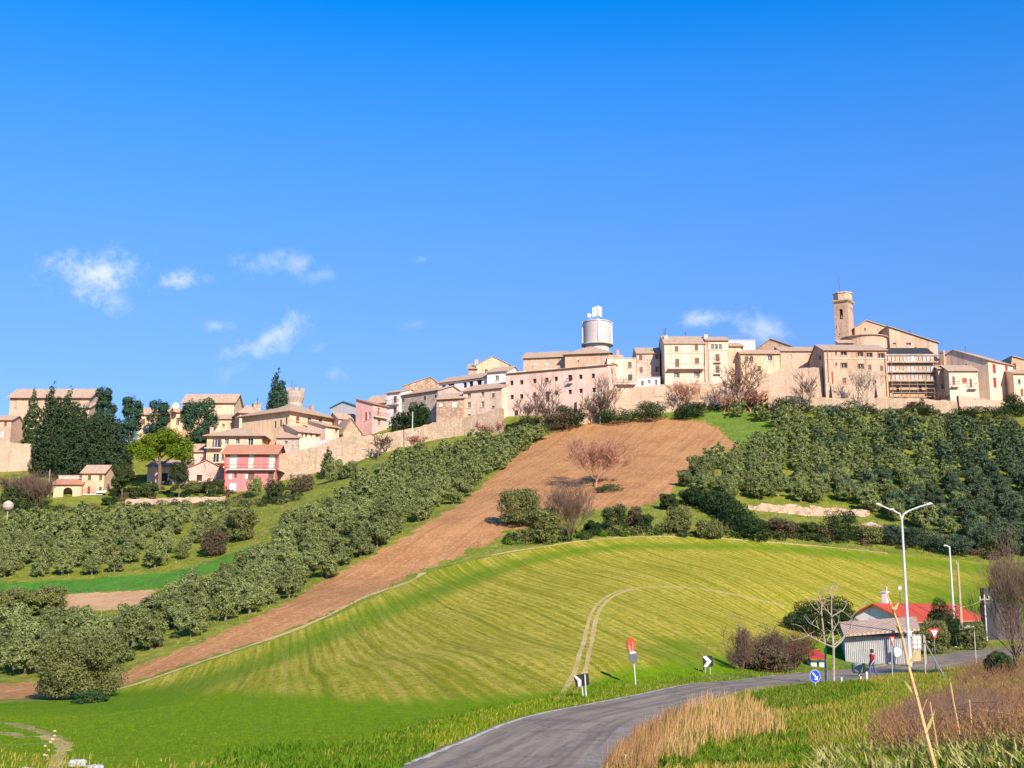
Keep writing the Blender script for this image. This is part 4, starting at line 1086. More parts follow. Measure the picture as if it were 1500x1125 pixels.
b = Bld('stone_house', 'yellow stone gable rising highest above the middle row', 'house', 697.5, 746, 288, 287, 535, 522.5, 9, 'gy', 'yellow', 'tile', [(712, 543.5, 5, 5, 'd')], ridge_u=.5, over=.2)
b.chimney(698, 526, .9, 'grey', .1)
b = Bld('outbuilding', 'dark slab sided lean-to left of the high yellow gable', 'outbuilding', 686, 698, 288, 288, 540, 534, 5, 'mono', 'brick', 'tile2')
b = Bld('stone_house', 'low rubble house with white patched window holes under the loggia', 'house', 639.5, 679, 266, 264, 585, 577, 4, 'mono', 'rubble', 'tile', [(646, 593, 5, 6, 'w'), (666, 592.5, 7, 8, 'w')], base=640)
b = Bld('row_house', 'cream house with six small windows left of the dark alley', 'house', 678.5, 735, 265, 260, 573.5, 563, 4.5, 'mono', 'cream', 'tile', [(687, 579, 5, 6.5, 'd'), (707, 577, 4.5, 6.5, 'd'), (722.5, 579, 4, 6, 'b'), (687, 593, 5, 8, 'd'), (707, 592, 4.5, 8, 'd'), (722.5, 596, 4, 3, 'b'), (687, 608, 5, 3, 'd')], base=640)
# ---- the long house and the water tower
wz = [(x, y, 5, 6.5, 'o') for x, y in ((749.5, 561), (764, 560), (783, 558), (801, 556.5), (814.5, 555), (850.5, 552), (869, 550.5), (750, 581.5), (764, 580.5), (783, 578), (815, 575.5), (835, 574), (851, 572.5), (870, 571))]
wz += [(835, 553.5, 6, 9, 'o'), (802, 581, 6, 15, 'o'), (756, 605, 6, 8, 'o'), (803, 602, 5, 7, 'o')]
b = Bld('long_house', 'long salmon house with many empty dark windows below the water tower', 'building', 741, 890, 262, 252, 547.5, 540, 9, 'gx', 'salmon', 'tile2', wz, base=640, over=.3)
b.balcony(831.5, 839.5, 562, .7)
for px in (762, 804, 868):
    p = plane_hit(px, 543 - (px-762)*.09, b.P0+b.v*2.4, b.v)
    k = (b.zr-b.ze)/(b.D/2); z = b.ze+k*2.4+.16
    q = Vector((p.x, p.y, z)); mb = MB()
    mb.slab([q-b.u*1.1-b.v*.8-Vector((0, 0, .8*k)), q+b.u*1.1-b.v*.8-Vector((0, 0, .8*k)), q+b.u*1.1+b.v*.8+Vector((0, 0, .8*k)), q-b.u*1.1+b.v*.8+Vector((0, 0, .8*k))], (0, 0, .1)); mb.build('skylight', MT['whitep'], b.roof)
b = Bld('stone_house', 'tan stone house behind the left half of the long salmon house', 'house', 766.5, 827, 279, 277, 524.5, 516, 9, 'gx', 'stone', 'tile2', [(785, 533, 4, 4, 'w'), (802, 533, 4, 4, 'w')])
b = Bld('stone_house', 'higher tan stone house right under the water tower', 'house', 827.5, 894, 275, 273, 518.5, 508.5, 10, 'hip', 'stone', 'tile2', [(847, 529, 3, 3, 'd')], over=.5)
b.chimney(905, 512, .6)
# water tower
wc = at(875, 505, 288); z0 = h1(wc.x, wc.y)-1; zz = lambda py: ray(875, py).z*wc.y
wt = empty('water_tower', (wc.x, wc.y, z0), 'round pale concrete water tower carrying phone antennas', 'water tower')
mb = MB(); mb.lathe((wc.x, wc.y, 0), [(2.9, z0), (2.9, zz(511)), (3.05, zz(508)), (3.05, zz(504))], 28); mb.build('shaft', MT['concrete'], wt)
rr = 20.8*wc.y/1765
mb = MB(); mb.lathe((wc.x, wc.y, 0), [(rr+.45, zz(506.5)), (rr+.45, zz(505)), (rr+.0, zz(504.2)), (rr, zz(503))], 36); mb.build('base_ring', MT['concrete'], wt)
mb = MB(); mb.lathe((wc.x, wc.y, 0), [(rr-.1, zz(503)), (rr-.05, zz(474)), (rr+.1, zz(473.6)), (rr+.1, zz(472.4)), (rr-.3, zz(471.5)), (.5, zz(470.4))], 40); mb.build('tank', MT['concrete'], wt)
for k in range(4):
    a = -math.pi/2+.05+k*math.pi/2
    mb = MB(); mb.cbox((wc.x+(rr+.05)*math.cos(a), wc.y+(rr+.05)*math.sin(a), (zz(503)+zz(472))/2), .3, .55, zz(472)-zz(503), a); mb.build('rib', MT['whitep'], wt)
mb = MB(); mb.tube([(wc.x, wc.y, zz(471)), (wc.x, wc.y, zz(451))], .16, 8); mb.tube([(wc.x-.5, wc.y, zz(462)), (wc.x+1.2, wc.y, zz(462))], .09, 6); mb.build('mast', MT['galv'], wt)
for dx, dy, pa, pb in ((-.85, -.2, 451, 465), (-.35, -.5, 450, 464), (.35, -.5, 449, 463), (.95, -.2, 450, 464), (.1, .6, 450, 464)):
    mb = MB(); mb.cbox((wc.x+dx, wc.y+dy, (zz(pa)+zz(pb))/2), .42, .25, zz(pa)-zz(pb)); mb.build('antenna_panel', MT['whitep'], wt)
mb = MB(); mb.disc((wc.x-1.9, wc.y-.8, zz(463)), (-.2, -1, .1), .5, .3, 14); mb.tube([(wc.x-1.9, wc.y-.5, zz(463)), (wc.x-1.2, wc.y, zz(470.5))], .07, 5); mb.build('dish_antenna', MT['whitep'], wt)
# ---- right of the long house
b = Bld('row_house', 'cream flat roofed house with brown shutters right of the long salmon house', 'house', 889.5, 932, 257, 257, 525, None, 9, 'flat', 'cream', 'tile', [(898, 535.5, 5, 8, 'b'), (922.5, 534.5, 5.5, 9, 'b'), (899, 553, 6, 9, 'g'), (923, 553, 6.5, 9, 'g'), (898, 567, 7, 4, 'o')], base=585)
b.balcony(890, 931, 563.5, 1.0)
p = plane_hit(891, 525, b.P0+b.v*.6, b.v)
mb = MB(); mb.box(Vector((p.x, p.y, b.ze-.2)), b.u*3.2, b.v*2, (0, 0, 1.1)); mb.build('terrace_block', MT['brick'], b.root)
b = Bld('stone_house', 'grey stone house with four brown shuttered windows and a white annex', 'house', 932.5, 966, 261, 261, 517.5, 510, 8, 'gx', 'greystone', 'tile2', [(938.5, 524, 5, 8, 'b'), (962.5, 523, 4.5, 7, 'b'), (939, 542, 4.5, 8.5, 'b'), (962.5, 541, 4.5, 8, 'b')], base=585, over=.2)
b = Bld('annex', 'low white annex with patched walls in front of the grey stone house', 'outbuilding', 933, 967, 257.5, 257.5, 553, None, 3, 'flat', 'white', 'tile', [(941, 561, 4, 7, 'b'), (951, 559, 4, 6, 'l'), (960.5, 560, 4, 8, 'l')], base=585)
b = Bld('tall_house', 'tall cream house of three storeys with two rooftop chimneys', 'house', 973, 1034, 256, 256, 503.5, 493.5, 11, 'gx', 'cream', 'tile2', [(991, 511, 5.5, 8, 'b'), (1020, 509.5, 5, 8, 'b'), (992, 531.5, 6, 12, 'b'), (1021, 528.5, 6.5, 8.5, 'b'), (991.5, 549, 5, 8, 's'), (1021, 548, 5, 8, 's')], base=600, over=.15, trim=[518])
b.balcony(978, 1031, 541, 1.2, True); b.chimney(975, 491, .8, 'cream', .3); b.chimney(1034, 490, .8, 'cream', .3); b.pipe(1031.5, 504, 560, 'wood', .07)
b = Bld('row_house', 'narrow cream house with a white columned loggia next to the tall house', 'house', 1034.6, 1066.5, 257, 257, 498.5, 494.2, 8, 'gx', 'cream', 'tile2', [(1043.5, 508, 4.5, 8, 'l'), (1049, 508, 5, 8, 'l'), (1055, 508, 4.5, 8, 'l'), (1051, 524.5, 6, 12, 'b'), (1051, 541, 6, 11, 'b')], base=600, over=.3, trim=[513.5])
b.pipe(1037, 500, 570, 'brickframe', .08); b.balcony(1046, 1056, 531, .6); b.balcony(1046, 1056, 548, .6)
b = Bld('row_house', 'low cream house tucked under the white rooftop terrace', 'house', 1067, 1089, 258, 258, 507, 503.5, 6, 'mono', 'yellow', 'tile', [(1087, 509.5, 2.5, 5, 'd')], base=600)
b = Bld('row_house', 'white block with a railed roof terrace above the cream houses', 'house', 1067, 1106, 268, 268, 498.5, None, 8, 'flat', 'white', 'tile', [(1078, 505, 4, 6, 'd')])
mb = MB(); o = b.P0
for i in range(14): mb.tube([o+b.u*b.W*i/13+Vector((0, 0, b.ze+.1)), o+b.u*b.W*i/13+Vector((0, 0, b.ze+1.0))], .03, 4)
mb.tube([o+Vector((0, 0, b.ze+1.0)), o+b.u*b.W+Vector((0, 0, b.ze+1.0))], .035, 4); mb.build('railing', MT['galv'], b.root)
b = Bld('stone_house', 'cream terrace house behind the big bare tree right of the loggia house', 'house', 1084.5, 1142.5, 256, 256, 518, 513.5, 7, 'gx', 'yellow', 'tile', [(1093.5, 526, 5.5, 8, 'b'), (1101, 526, 4.5, 8, 'l'), (1128, 524.5, 6.5, 8, 'l'), (1112, 540, 5, 8, 'd')], base=600, over=.3)
b = Bld('stone_house', 'brown gabled house rising behind the terrace roofs', 'house', 1107, 1161, 288, 284, 512.5, 496.5, 10, 'gy', 'brick', 'tile', [(1134, 505, 4, 4, 'b')], ridge_u=.42, over=.3)
b = Bld('stone_house', 'long plain sandstone house with two walled up arches', 'house', 1143, 1199, 262, 262, 514, 509, 8, 'gx', 'stone', 'tile2', [(1158, 523, 4.5, 9, 'ab'), (1185, 523, 4.5, 9, 'ab')], base=600, over=.3)
b.chimney(1200, 505, 1.0, 'white', .5); b.chimney(1194.5, 507, .7, 'white', .5)
b = Bld('stone_palace', 'tall sandstone palace with brick framed windows in front of the church', 'building', 1207, 1298.5, 249, 249, 513, 506, 13, 'gx', 'stone', 'tile2',
        [(1224.5, 518, 3, 5, 'b'), (1236, 517.5, 8.5, 6.5, 'k'), (1260, 519, 8.5, 6.5, 'k'), (1273.5, 520, 8.5, 6.5, 'k'), (1290.5, 521, 8.5, 7, 'k'), (1225, 533.5, 3, 5, 'b'), (1236.5, 535.5, 8.5, 7.5, 'k'), (1261, 537, 8.5, 7.5, 'k'), (1274, 538.5, 5, 8, 'b'), (1291.5, 539.5, 5, 8, 'b'),
         (1237, 557.5, 5, 8, 'b'), (1256, 560, 5.5, 8, 'd'), (1281, 561, 5.5, 9, 'd'), (1201, 524, 4, 7, 'd', 'l')], base=600, over=.3, trim=[526])
b.pipe(1212, 514, 560, 'brickframe', .09); b.pipe(1296, 518, 580, 'brickframe', .09); b.pipe(1219, 544, 572, 'orangesign', .1)
for px, py in ((1222, 560), (1288, 562)):
    a = plane_hit(px, py, b.P0, b.v); mb = MB(); zg = h1(a.x, a.y-2)-1
    mb.slab([a-b.u*.8, a+b.u*.8, Vector((*(a+b.u*.8-b.v*2.4)[:2], zg)), Vector((*(a-b.u*.8-b.v*2.4)[:2], zg))], (0, 0, -.6)); mb.build('buttress', MT['oldwall'], b.root)
# ---- church
ch = Bld('church', 'sandstone church with a sloping roof, round apse and brown brick flank', 'church', 1302, 1371.5, 266, 266, 479, None, 15, 'su', 'stone', 'tile2', [(1310, 502, 5, 6, 'd'), (1331, 503.5, 7, 4, 'd'), (1341, 511, 3, 5, 'b')], eave_r=502, over=.4)  # the flank's shade is put in as brown brick
c2 = Bld('church', 'x', 'church', 1252, 1301.7, 272, 272, 480, 469.5, 10, 'gy', 'brick', 'tile2', [(1267, 481.5, 2.6, 7, 'b'), (1298, 489, 2.2, 7, 'b'), (1285, 484, 2.5, 5, 'ab')], ridge_u=.34, over=.3)
# the transept, its shade put in as brown, belongs to the church: hang its parts under the church
for c in list(c2.root.children):
    off = c2.root.location-ch.root.location
    c.parent = ch.root; c.location = c.location+off
    c.name = {'wall': 'transept_wall', 'roof': 'transept_roof'}.get(c.name.split('.')[0], c.name)
bpy.data.objects.remove(c2.root)
ac = at(1266, 505, 264.5); ar = 32.5*264/1770; zt = ray(1266, 490.5).z*(264.5-ar)
mb = MB(); mb.lathe((ac.x, ac.y, 0), [(ar, h1(ac.x, ac.y)-1), (ar, zt)], 32); mb.build('apse_wall', MT['stone'], ch.root)
mb = MB(); mb.lathe((ac.x, ac.y, 0), [(ar+.4, zt), (ar+.4, zt+.16), (.3, zt+1.0)], 32); mb.build('apse_roof', MT['tile2'], ch.root)
p1 = at(1228, 503.5, 257); p2 = at(1250, 503.5, 257)
b = Bld('chapel', 'little plastered block with a red door against the church apse', 'outbuilding', 1229, 1250, 258, 258, 502, 499, 3, 'mono', 'cream', 'tile', [(1241.5, 506.5, 4, 5, 'r'), (1233, 506, 3, 4, 'w')])
# bell tower, turned so that two faces show
bt = Bld('bell_tower', 'square brick bell tower with an octagonal top beside the church', 'bell tower', 1221.3, 1241.5, 273, 271.2, 444.5, None, 3.5, 'flat', 'brick', 'tile', [(1232, 460, 5.2, 15, 'ao'), (1247.3, 458, 4.2, 14, 'ab', 'r'), (1225, 479, 1.6, 3, 'd'), (1230, 490, 1.6, 3, 'd')])
cc_ = bt.P0+bt.u*bt.W/2+bt.v*bt.D/2
zt0, zt1 = bt.ze, ray(1236, 429.5).z*cc_.y
mb = MB()
for dz, e in ((0.12, .28), (.3, .4), (.5, .22)):
    q = [bt.P0-bt.u*e-bt.v*e, bt.P1+bt.u*e-bt.v*e, bt.P1+bt.u*e+bt.v*(bt.D+e), bt.P0-bt.u*e+bt.v*(bt.D+e)]
    mb.slab([Vector((p.x, p.y, zt0+dz)) for p in q], (0, 0, .17))
mb.build('cornice', MT['stone'], bt.root)
mb = MB(); mb.lathe((cc_.x, cc_.y, 0), [(2.15, zt0+.6), (2.15, zt1-.5), (2.35, zt1-.4), (2.35, zt1-.2), (1.9, zt1), (.2, zt1+.2)], 8); mb.build('octagon', MT['stone'], bt.root)
mb = MB(); mb.tube([(cc_.x-.7, cc_.y, zt1), (cc_.x-.75, cc_.y, ray(1231, 406).z*cc_.y)], [.07, .03], 5); mb.build('lightning_rod', MT['iron'], bt.root)
zbell = ray(1232, 463).z*cc_.y; fp = bt.P0+bt.u*bt.W*.5+bt.v*.22
mb = MB(); mb.lathe((fp.x, fp.y, zbell-.9), [(.36, 0), (.3, .2), (.22, .55), (.1, .72)], 12); mb.build('bell', MT['greybark'], bt.root)
# ---- scaffolded house
sb = Bld('scaffolded_house', 'tall brown house wrapped in white railed balcony decks right of the stone palace', 'building', 1300.5, 1366, 257, 257, 520, 510.5, 9, 'gx', 'brick', 'iron',
         [(1311+i*11, y, 4.5, 7, 'd') for i in range(5) for y in (525.5, 539.5, 552.5)] + [(1315, 570, 4, 8, 'o'), (1348, 570, 4, 8, 'o')], base=605, over=.5)
for i, py in enumerate((520.5, 531, 545.5, 558.5)):
    a = plane_hit(1299, py, sb.P0-sb.v*1.6, sb.v); mb = MB()
    mb.box(a, sb.u*(75*257/1770), sb.v*1.55, (0, 0, .28)); dk = mb.build('balcony', MT['greystone'], sb.root)
    if i:
        for j in range(12):
            mb = MB(); mb.box(a+sb.u*(.3+j*.82)+Vector((0, 0, .3))+sb.v*.04, sb.u*.7, sb.v*.05, (0, 0, 1.0)); mb.build('railing_panel', MT['whitep' if (i, j) == (1, 6) else ('stone', 'brick', 'concrete', 'greystone', 'grey')[(j*3+i*2) % 5]], dk)
        mb = MB(); mb.box(a+Vector((0, 0, 1.35)), sb.u*10.6, sb.v*.06, (0, 0, .07)); mb.build('hand_rail', MT['galv'], dk)
sc_ = empty('scaffolding', (sb.P0.x, sb.P0.y-2, h1(sb.P0.x, sb.P0.y-2)), 'rusty steel scaffolding standing against the brown house\'s lower storeys', 'scaffolding')
o = sb.P0-sb.v*2.1
for i in range(7):
    p = o+sb.u*(i*1.75); mb = MB(); zg = h1(p.x, p.y)-.3
    mb.tube([(p.x, p.y, zg), (p.x, p.y, ray(1330, 522).z*p.y if i in (0, 6) else ray(1330, 557).z*p.y)], .06, 5); mb.build('upright', MT['brickframe'], sc_)
for py in (563, 569, 575, 581, 587, 593):
    z = ray(1335, py).z*o.y
    mb = MB(); mb.tube([(o.x-.3, o.y-.05, z), (o.x+sb.u.x*11, o.y+sb.u.y*11-.05, z)], .05, 5); mb.build('ledger', MT['galv' if py % 4 else 'brickframe'], sc_)
    if py in (563, 575, 587):
        mb = MB(); mb.box(Vector((o.x, o.y+.12, z-.15)), sb.u*10.6, sb.v*.9, (0, 0, .07)); mb.build('plank_deck', MT['greybark'], sc_)
for i in range(3):
    p = o+sb.u*(i*3.5); mb = MB(); mb.tube([(p.x, p.y-.1, ray(1335, 593).z*p.y), (p.x+3.5, p.y-.1, ray(1335, 575).z*p.y)], .05, 5); mb.build('brace', MT['redsign'], sc_)
# ---- far right
b = Bld('row_house', 'cream house with red shutters and two little balconies right of the scaffolding', 'house', 1389.5, 1432, 251, 251, 543, 536, 8, 'gx', 'cream', 'tile2', [(1397, 557.5, 3.5, 12, 'b'), (1413, 557.5, 7, 7, 'r'), (1422, 561, 3.5, 12, 'b')], base=600, over=.3)
b.balcony(1393, 1404, 567, .8); b.balcony(1418, 1430, 570, .8)
b = Bld('outbuilding', 'brown plastered side wing between the scaffolding and the cream house', 'outbuilding', 1374, 1389.2, 254, 254, 540, 535.5, 7, 'gx', 'brick', 'tile2', [(1381, 566, 4, 8, 'd')], base=600)  # the cream house's shaded side, put in as brown walls
b = Bld('house', 'brown gabled house with red shutters and a tall side chimney at the right', 'house', 1447, 1483, 256, 262, 527.5, 517, 16, 'gx', 'cream', 'tile', [(1456.5, 540, 4.5, 13, 'r'), (1474.5, 542.5, 4, 13, 'r'), (1457.5, 560.5, 4.5, 14, 'r'), (1475.5, 561.5, 4, 13, 'r'), (1415, 537, 2.6, 8, 'b', 'l')], base=605, over=.3)
a_ = b.P0+b.v*10
mb = MB(); zc = ray(1408, 517).z*a_.y; mb.box(Vector((a_.x-b.u.x*.6, a_.y-b.u.y*.6, b.zb)), b.u*.58, b.v*1.0, (0, 0, zc-b.zb)); mb.box(Vector((a_.x-b.u.x*.7, a_.y-b.u.y*.7, zc+.003)), b.u*.78, b.v*1.2, (0, 0, .5)); mb.build('side_chimney', MT['brick'], b.root)
b = Bld('house', 'brown house with one dark window cut off by the right edge', 'house', 1481, 1512, 268, 268, 530, 522, 9, 'gy', 'brick', 'tile', [(1486, 537, 4.5, 9, 'd')], ridge_u=.0 + .05, base=590)
b = Bld('row_house', 'low cream house at the right edge under the brown house', 'house', 1484, 1514, 256, 256, 547, 543, 6, 'mono', 'cream', 'tile', [(1493, 559, 4, 7, 'd'), (1497, 575, 4, 10, 'b')], base=600)
# ---- walls
town_wall('low sandstone town wall under the palace at the left end', [(-40, 645, 262), (0, 647, 262), (46, 650, 262)], 1.4, 'stone')
town_wall('grey cement wall before the low cream row', [(463, 646, 259.5), (500, 642, 260.5)], .5, 'grey', crumble=.03)
town_wall('long stone wall stepping up from the villa towards the alley', [(404, 666, 253), (425, 661, 253), (462, 655, 253.5), (500, 640, 254), (540, 638, 254.5), (575, 633, 255.5), (610, 626, 256), (640, 618, 256), (680, 612, 255), (735, 597, 252)], 1.4, 'oldwall')
town_wall('sandstone wall under the white annex and cream flat roofed house', [(845, 588, 250), (880, 574, 252), (925, 568, 253), (975, 563, 253.5)], 1.4, 'stone')
town_wall('high stone wall under the tall house and the big bare trees', [(975, 564, 253.5), (1010, 562, 253.6), (1060, 562, 253.4), (1125, 552, 253)], 1.4, 'rubble')
town_wall('high pale stone wall left of the stone palace', [(1125, 549, 253), (1150, 539, 252.5), (1204, 538, 250.5)], 2.0, 'stone')
town_wall('low stone wall at the foot of the stone palace and the scaffolding', [(1125, 579, 247), (1200, 582, 245.5), (1245, 583, 244.5), (1300, 582, 244.5), (1345, 583, 244.5), (1402, 588, 244.5)], 1.0, 'oldwall')
town_wall('sandstone terrace wall in front of the red shuttered houses', [(1404, 580, 246.5), (1440, 584, 246.5), (1470, 587, 246.5), (1484, 597, 246)], 1.2, 'stone')
town_wall('low dry stone wall below the outbuildings in the pines', [(184, 731, 236.5), (240, 730, 236.5), (300, 728, 237), (330, 727, 237)], .7, 'oldwall', 1.2)
town_wall('low pale stone wall under the pink house', [(300, 737, 231), (360, 736, 231.5), (410, 730, 234), (424, 727, 236)], .6, 'rubble', 1.2)
town_wall('stone retaining wall to the right of the pink house', [(404, 672, 255), (440, 668, 255.2), (470, 664, 255.6)], .8, 'greystone')
for px, a, bb, Y in ((974.5, 481, 493, 258), (973, 486, 497, 258), (1004, 487, 494, 262), (1375, 530, 540, 256), (1414, 507, 517, 262), (1332, 484, 490, 270), (377, 583, 591, 280)):
    antenna(px, a, bb, Y, {974.5: 'tall thin antenna on the tall house\'s left chimney', 973: 'short thin antenna beside the tall house\'s left chimney', 1004: 'little antenna on the middle of the tall house\'s roof', 1375: 'small antenna right of the scaffolded house', 1414: 'antenna over the brown gabled house\'s chimney', 1332: 'small dark antenna on the church roof slope', 377: 'small antenna on the hip roofed ochre house'}[px])
# ---------------------------------------------------------------- plants
def crown_arrays(blobs, n_, size, rng, shell=.62, droop=0.0, lump=.22, flat=.0, aspect=1.6, gap=.0):
    """leaf cards spread through lumpy ellipsoids: returns vertices (n*4, 3) and quads"""
    B = np.array(blobs, float)                       # cx cy cz rx ry rz
    wgt = (B[:, 3]*B[:, 4]*B[:, 5])**(2/3); wgt /= wgt.sum()
    m_ = int(n_*(1+gap*1.5))
    bi = rng.choice(len(B), m_, p=wgt)
    d = rng.normal(size=(m_, 3)); d /= np.linalg.norm(d, axis=1)[:, None]
    ph = rng.uniform(0, 6.28, (len(B), 6))[bi]
    l = (np.sin(d[:, 0]*4.5+ph[:, 0])*np.sin(d[:, 1]*4.5+ph[:, 1]) + np.sin(d[:, 2]*5+ph[:, 2])*np.sin(d[:, 0]*7+ph[:, 3]) + .6*np.sin(d[:, 1]*11+ph[:, 4])*np.sin(d[:, 2]*10+ph[:, 5]))/2.2
    r_ = (shell + (1-shell)*rng.uniform(0, 1, m_)**.6) * (1+lump*l)
    c = B[bi, :3] + d*r_[:, None]*B[bi, 3:6]
    if gap:
        q = np.sin(c[:, 0]*2.1/size*.25+1)*np.sin(c[:, 1]*2.3/size*.25)*np.sin(c[:, 2]*2.6/size*.25+.5)
        k = np.argsort(-q+rng.uniform(0, .5, m_))[:n_]
        c, d = c[k], d[k]
    m_ = len(c)
    nrm = d*1.0 + rng.normal(size=(m_, 3))*.65 + np.array([0, 0, .55]); nrm /= np.linalg.norm(nrm, axis=1)[:, None]
    up = rng.normal(size=(m_, 3)) + d*.5 + np.array([0, 0, .6-droop*2.2]); 
    t = up - nrm*(up*nrm).sum(1)[:, None]; t /= np.linalg.norm(t, axis=1)[:, None]
    b = np.cross(nrm, t)
    s_ = size*rng.uniform(.6, 1.35, m_)[:, None]
    V = np.stack([c-t*s_*aspect*.5, c+b*s_*.6+t*s_*.2, c-b*s_*.25+t*s_*aspect*.5], 1).reshape(-1, 3)
    Fq = np.arange(m_*3).reshape(-1, 3)
    return V, Fq
def mesh_from(name, V, Fq, mat_, smooth=False):
    o = np_obj(name, V, Fq, mat_, None, None, smooth); me = o.data; bpy.data.objects.remove(o); return me
def bare_arrays(height, spread, rng, levels=4, kids=(3, 5), r0=.14, tw=.02, up=.35, trunk=.25, wig=.18, lean=(0, 0), stems=1, first=(3, 6), droop=0.0):
    """branching bare crown as three-sided tubes"""
    V, Fq = [], []
    def seg(pts, rad):
        k = len(V); ref = None; N = len(pts)
        for i in range(N):
            d = pts[min(i+1, N-1)]-pts[max(i-1, 0)]; d = d/(np.linalg.norm(d)+1e-9)
            if ref is None:
                ref = np.cross(d, [0, 0, 1.0] if abs(d[2]) < .9 else [1.0, 0, 0]); ref /= np.linalg.norm(ref)
            b = np.cross(d, ref)
            for j in range(3):
                a = 2.094*j; V.append(pts[i]+(ref*math.cos(a)+b*math.sin(a))*rad[i])
        for i in range(N-1):
            for j in range(3):
                j1 = (j+1) % 3; Fq.append((k+i*3+j, k+i*3+j1, k+(i+1)*3+j1, k+(i+1)*3+j))
    def branch(p, d, L, r, lev):
        m_ = 3; pts = [p]; q = p.copy(); dd = d.copy()
        for i in range(m_):
            dd = dd+rng.normal(size=3)*wig*(.6 if lev == 0 else 1)+np.array([0, 0, (up if lev else .1)*.25-droop*.2*lev]); dd /= np.linalg.norm(dd)
            q = q+dd*L/m_; pts.append(q)
        r1 = max(r*.55, tw*.6)
        seg(pts, [r+(r1-r)*i/m_ for i in range(m_+1)])
        if lev >= levels: return
        nk = rng.integers(*(first if lev == 0 else kids))
        for i in range(nk):
            t = 1.0 if i == 0 and lev < 2 else rng.uniform(.35 if lev else .6, 1.0)
            f = t*m_; a = min(int(f), m_-1); pp = pts[a]+(pts[a+1]-pts[a])*(f-a)
            az = rng.uniform(0, 6.283); sd = np.array([math.cos(az), math.sin(az), rng.uniform(-.1, .6)])
            nd = dd*(.55 if i else .9)+sd*spread*(.9 if i else .35)+np.array([0, 0, up*.5]); nd /= np.linalg.norm(nd)
            branch(pp, nd, L*rng.uniform(.55, .85) if lev else L*rng.uniform(.8, 1.3)*(1-trunk)/max(trunk, .2)*.55, max(r1*rng.uniform(.5, .75), tw), lev+1)
    for s_ in range(stems):
        a = rng.uniform(0, 6.283); ls = .28 if stems > 1 else 0
        branch(np.array([math.cos(a)*.15*(stems > 1), math.sin(a)*.15*(stems > 1), 0.0]), np.array([lean[0]+math.cos(a)*ls*2, lean[1]+math.sin(a)*ls*2, 1.0]), height*trunk*rng.uniform(.85, 1.1), r0, 0)
    V = np.array(V)
    z = np.percentile(V[:, 2], 99.5)
    V = V*(height/max(z, .1))
    return V, np.array(Fq)
def trunk_mb(h_, r_, forks, rng, bend=.15):
    mb = MB()
    top = Vector((rng.uniform(-bend, bend)*h_, rng.uniform(-bend, bend)*h_, h_))
    mid = top*.5+Vector((rng.uniform(-bend, bend)*h_*.5, rng.uniform(-bend, bend)*h_*.5, 0))
    mb.tube([(0, 0, -.4), (0, 0, .05), mid, top], [r_*1.35, r_*1.1, r_*.85, r_*.65], 7)
    for k in range(forks):
        a = 6.283*k/forks+rng.uniform(-.5, .5); e = top+Vector((math.cos(a)*h_*.75, math.sin(a)*h_*.75, h_*rng.uniform(.5, .95)))
        mb.tube([top*.9, top.lerp(e, .5)+Vector((0, 0, .1*h_)), e], [r_*.6, r_*.42, r_*.15], 5)
    return mb
def plant_objs(name, label, cat, loc, parts, group=None):
    """parts: (name, mesh or arrays, material)"""
    t = empty(name, loc, label, cat, group)
    for nm, data, mt in parts:
        if isinstance(data, MB):
            o = data.build(nm, MT[mt], None); o.parent = t
        elif isinstance(data, bpy.types.Mesh):
            o = bpy.data.objects.new(nm, data); COL.objects.link(o); o.parent = t
        else:
            o = np_obj(nm, data[0], data[1], MT[mt]); o.parent = t
    return t
def copy_tree(t, loc, rz, sc, label=None, group=None):
    r_ = t.copy(); COL.objects.link(r_); r_.location = loc; r_.rotation_euler = (0, 0, rz); r_.scale = sc
    if label: r_['label'] = label
    if group: r_['group'] = group
    for c in t.children:
        d = c.copy(); COL.objects.link(d); d.parent = r_
    return r_

# ---- olive trees
def olive_arrays(seed, nleaf, size, w=2.05, h_=3.75):
    rng = np.random.default_rng(seed)
    bl = [(0, 0, h_*.55, w*.62, w*.62, h_*.36)]
    for k in range(9):
        a = 6.283*k/9+rng.uniform(-.4, .4); rr_ = w*rng.uniform(.35, .68); z = h_*rng.uniform(.24, .8)
        q = w*rng.uniform(.30, .48); bl.append((rr_*math.cos(a), rr_*math.sin(a), z, q, q, q*rng.uniform(.75, 1.0)))
    bl.append((rng.uniform(-.5, .5), rng.uniform(-.5, .5), h_*.84, w*.38, w*.38, h_*.15))
    return crown_arrays(bl, nleaf, size, rng, .55, .25, .25, aspect=1.9, gap=.35)
OL = []
for k in range(6):
    V, Fq = olive_arrays(100+k, 3800, .17)
    OL.append((mesh_from('olive_crown', V, Fq, MT['olive']), V, Fq))
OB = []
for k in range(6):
    m_ = OL[k][0].copy(); m_.materials.clear(); m_.materials.append(MT['oliveshade']); OB.append(m_)
OLT = []
for k in range(2):
    mb = trunk_mb(1.3, .17, 4, np.random.default_rng(k+5), .12); o = mb.build('olive_trunk', MT['greybark']); OLT.append(o.data); bpy.data.objects.remove(o)

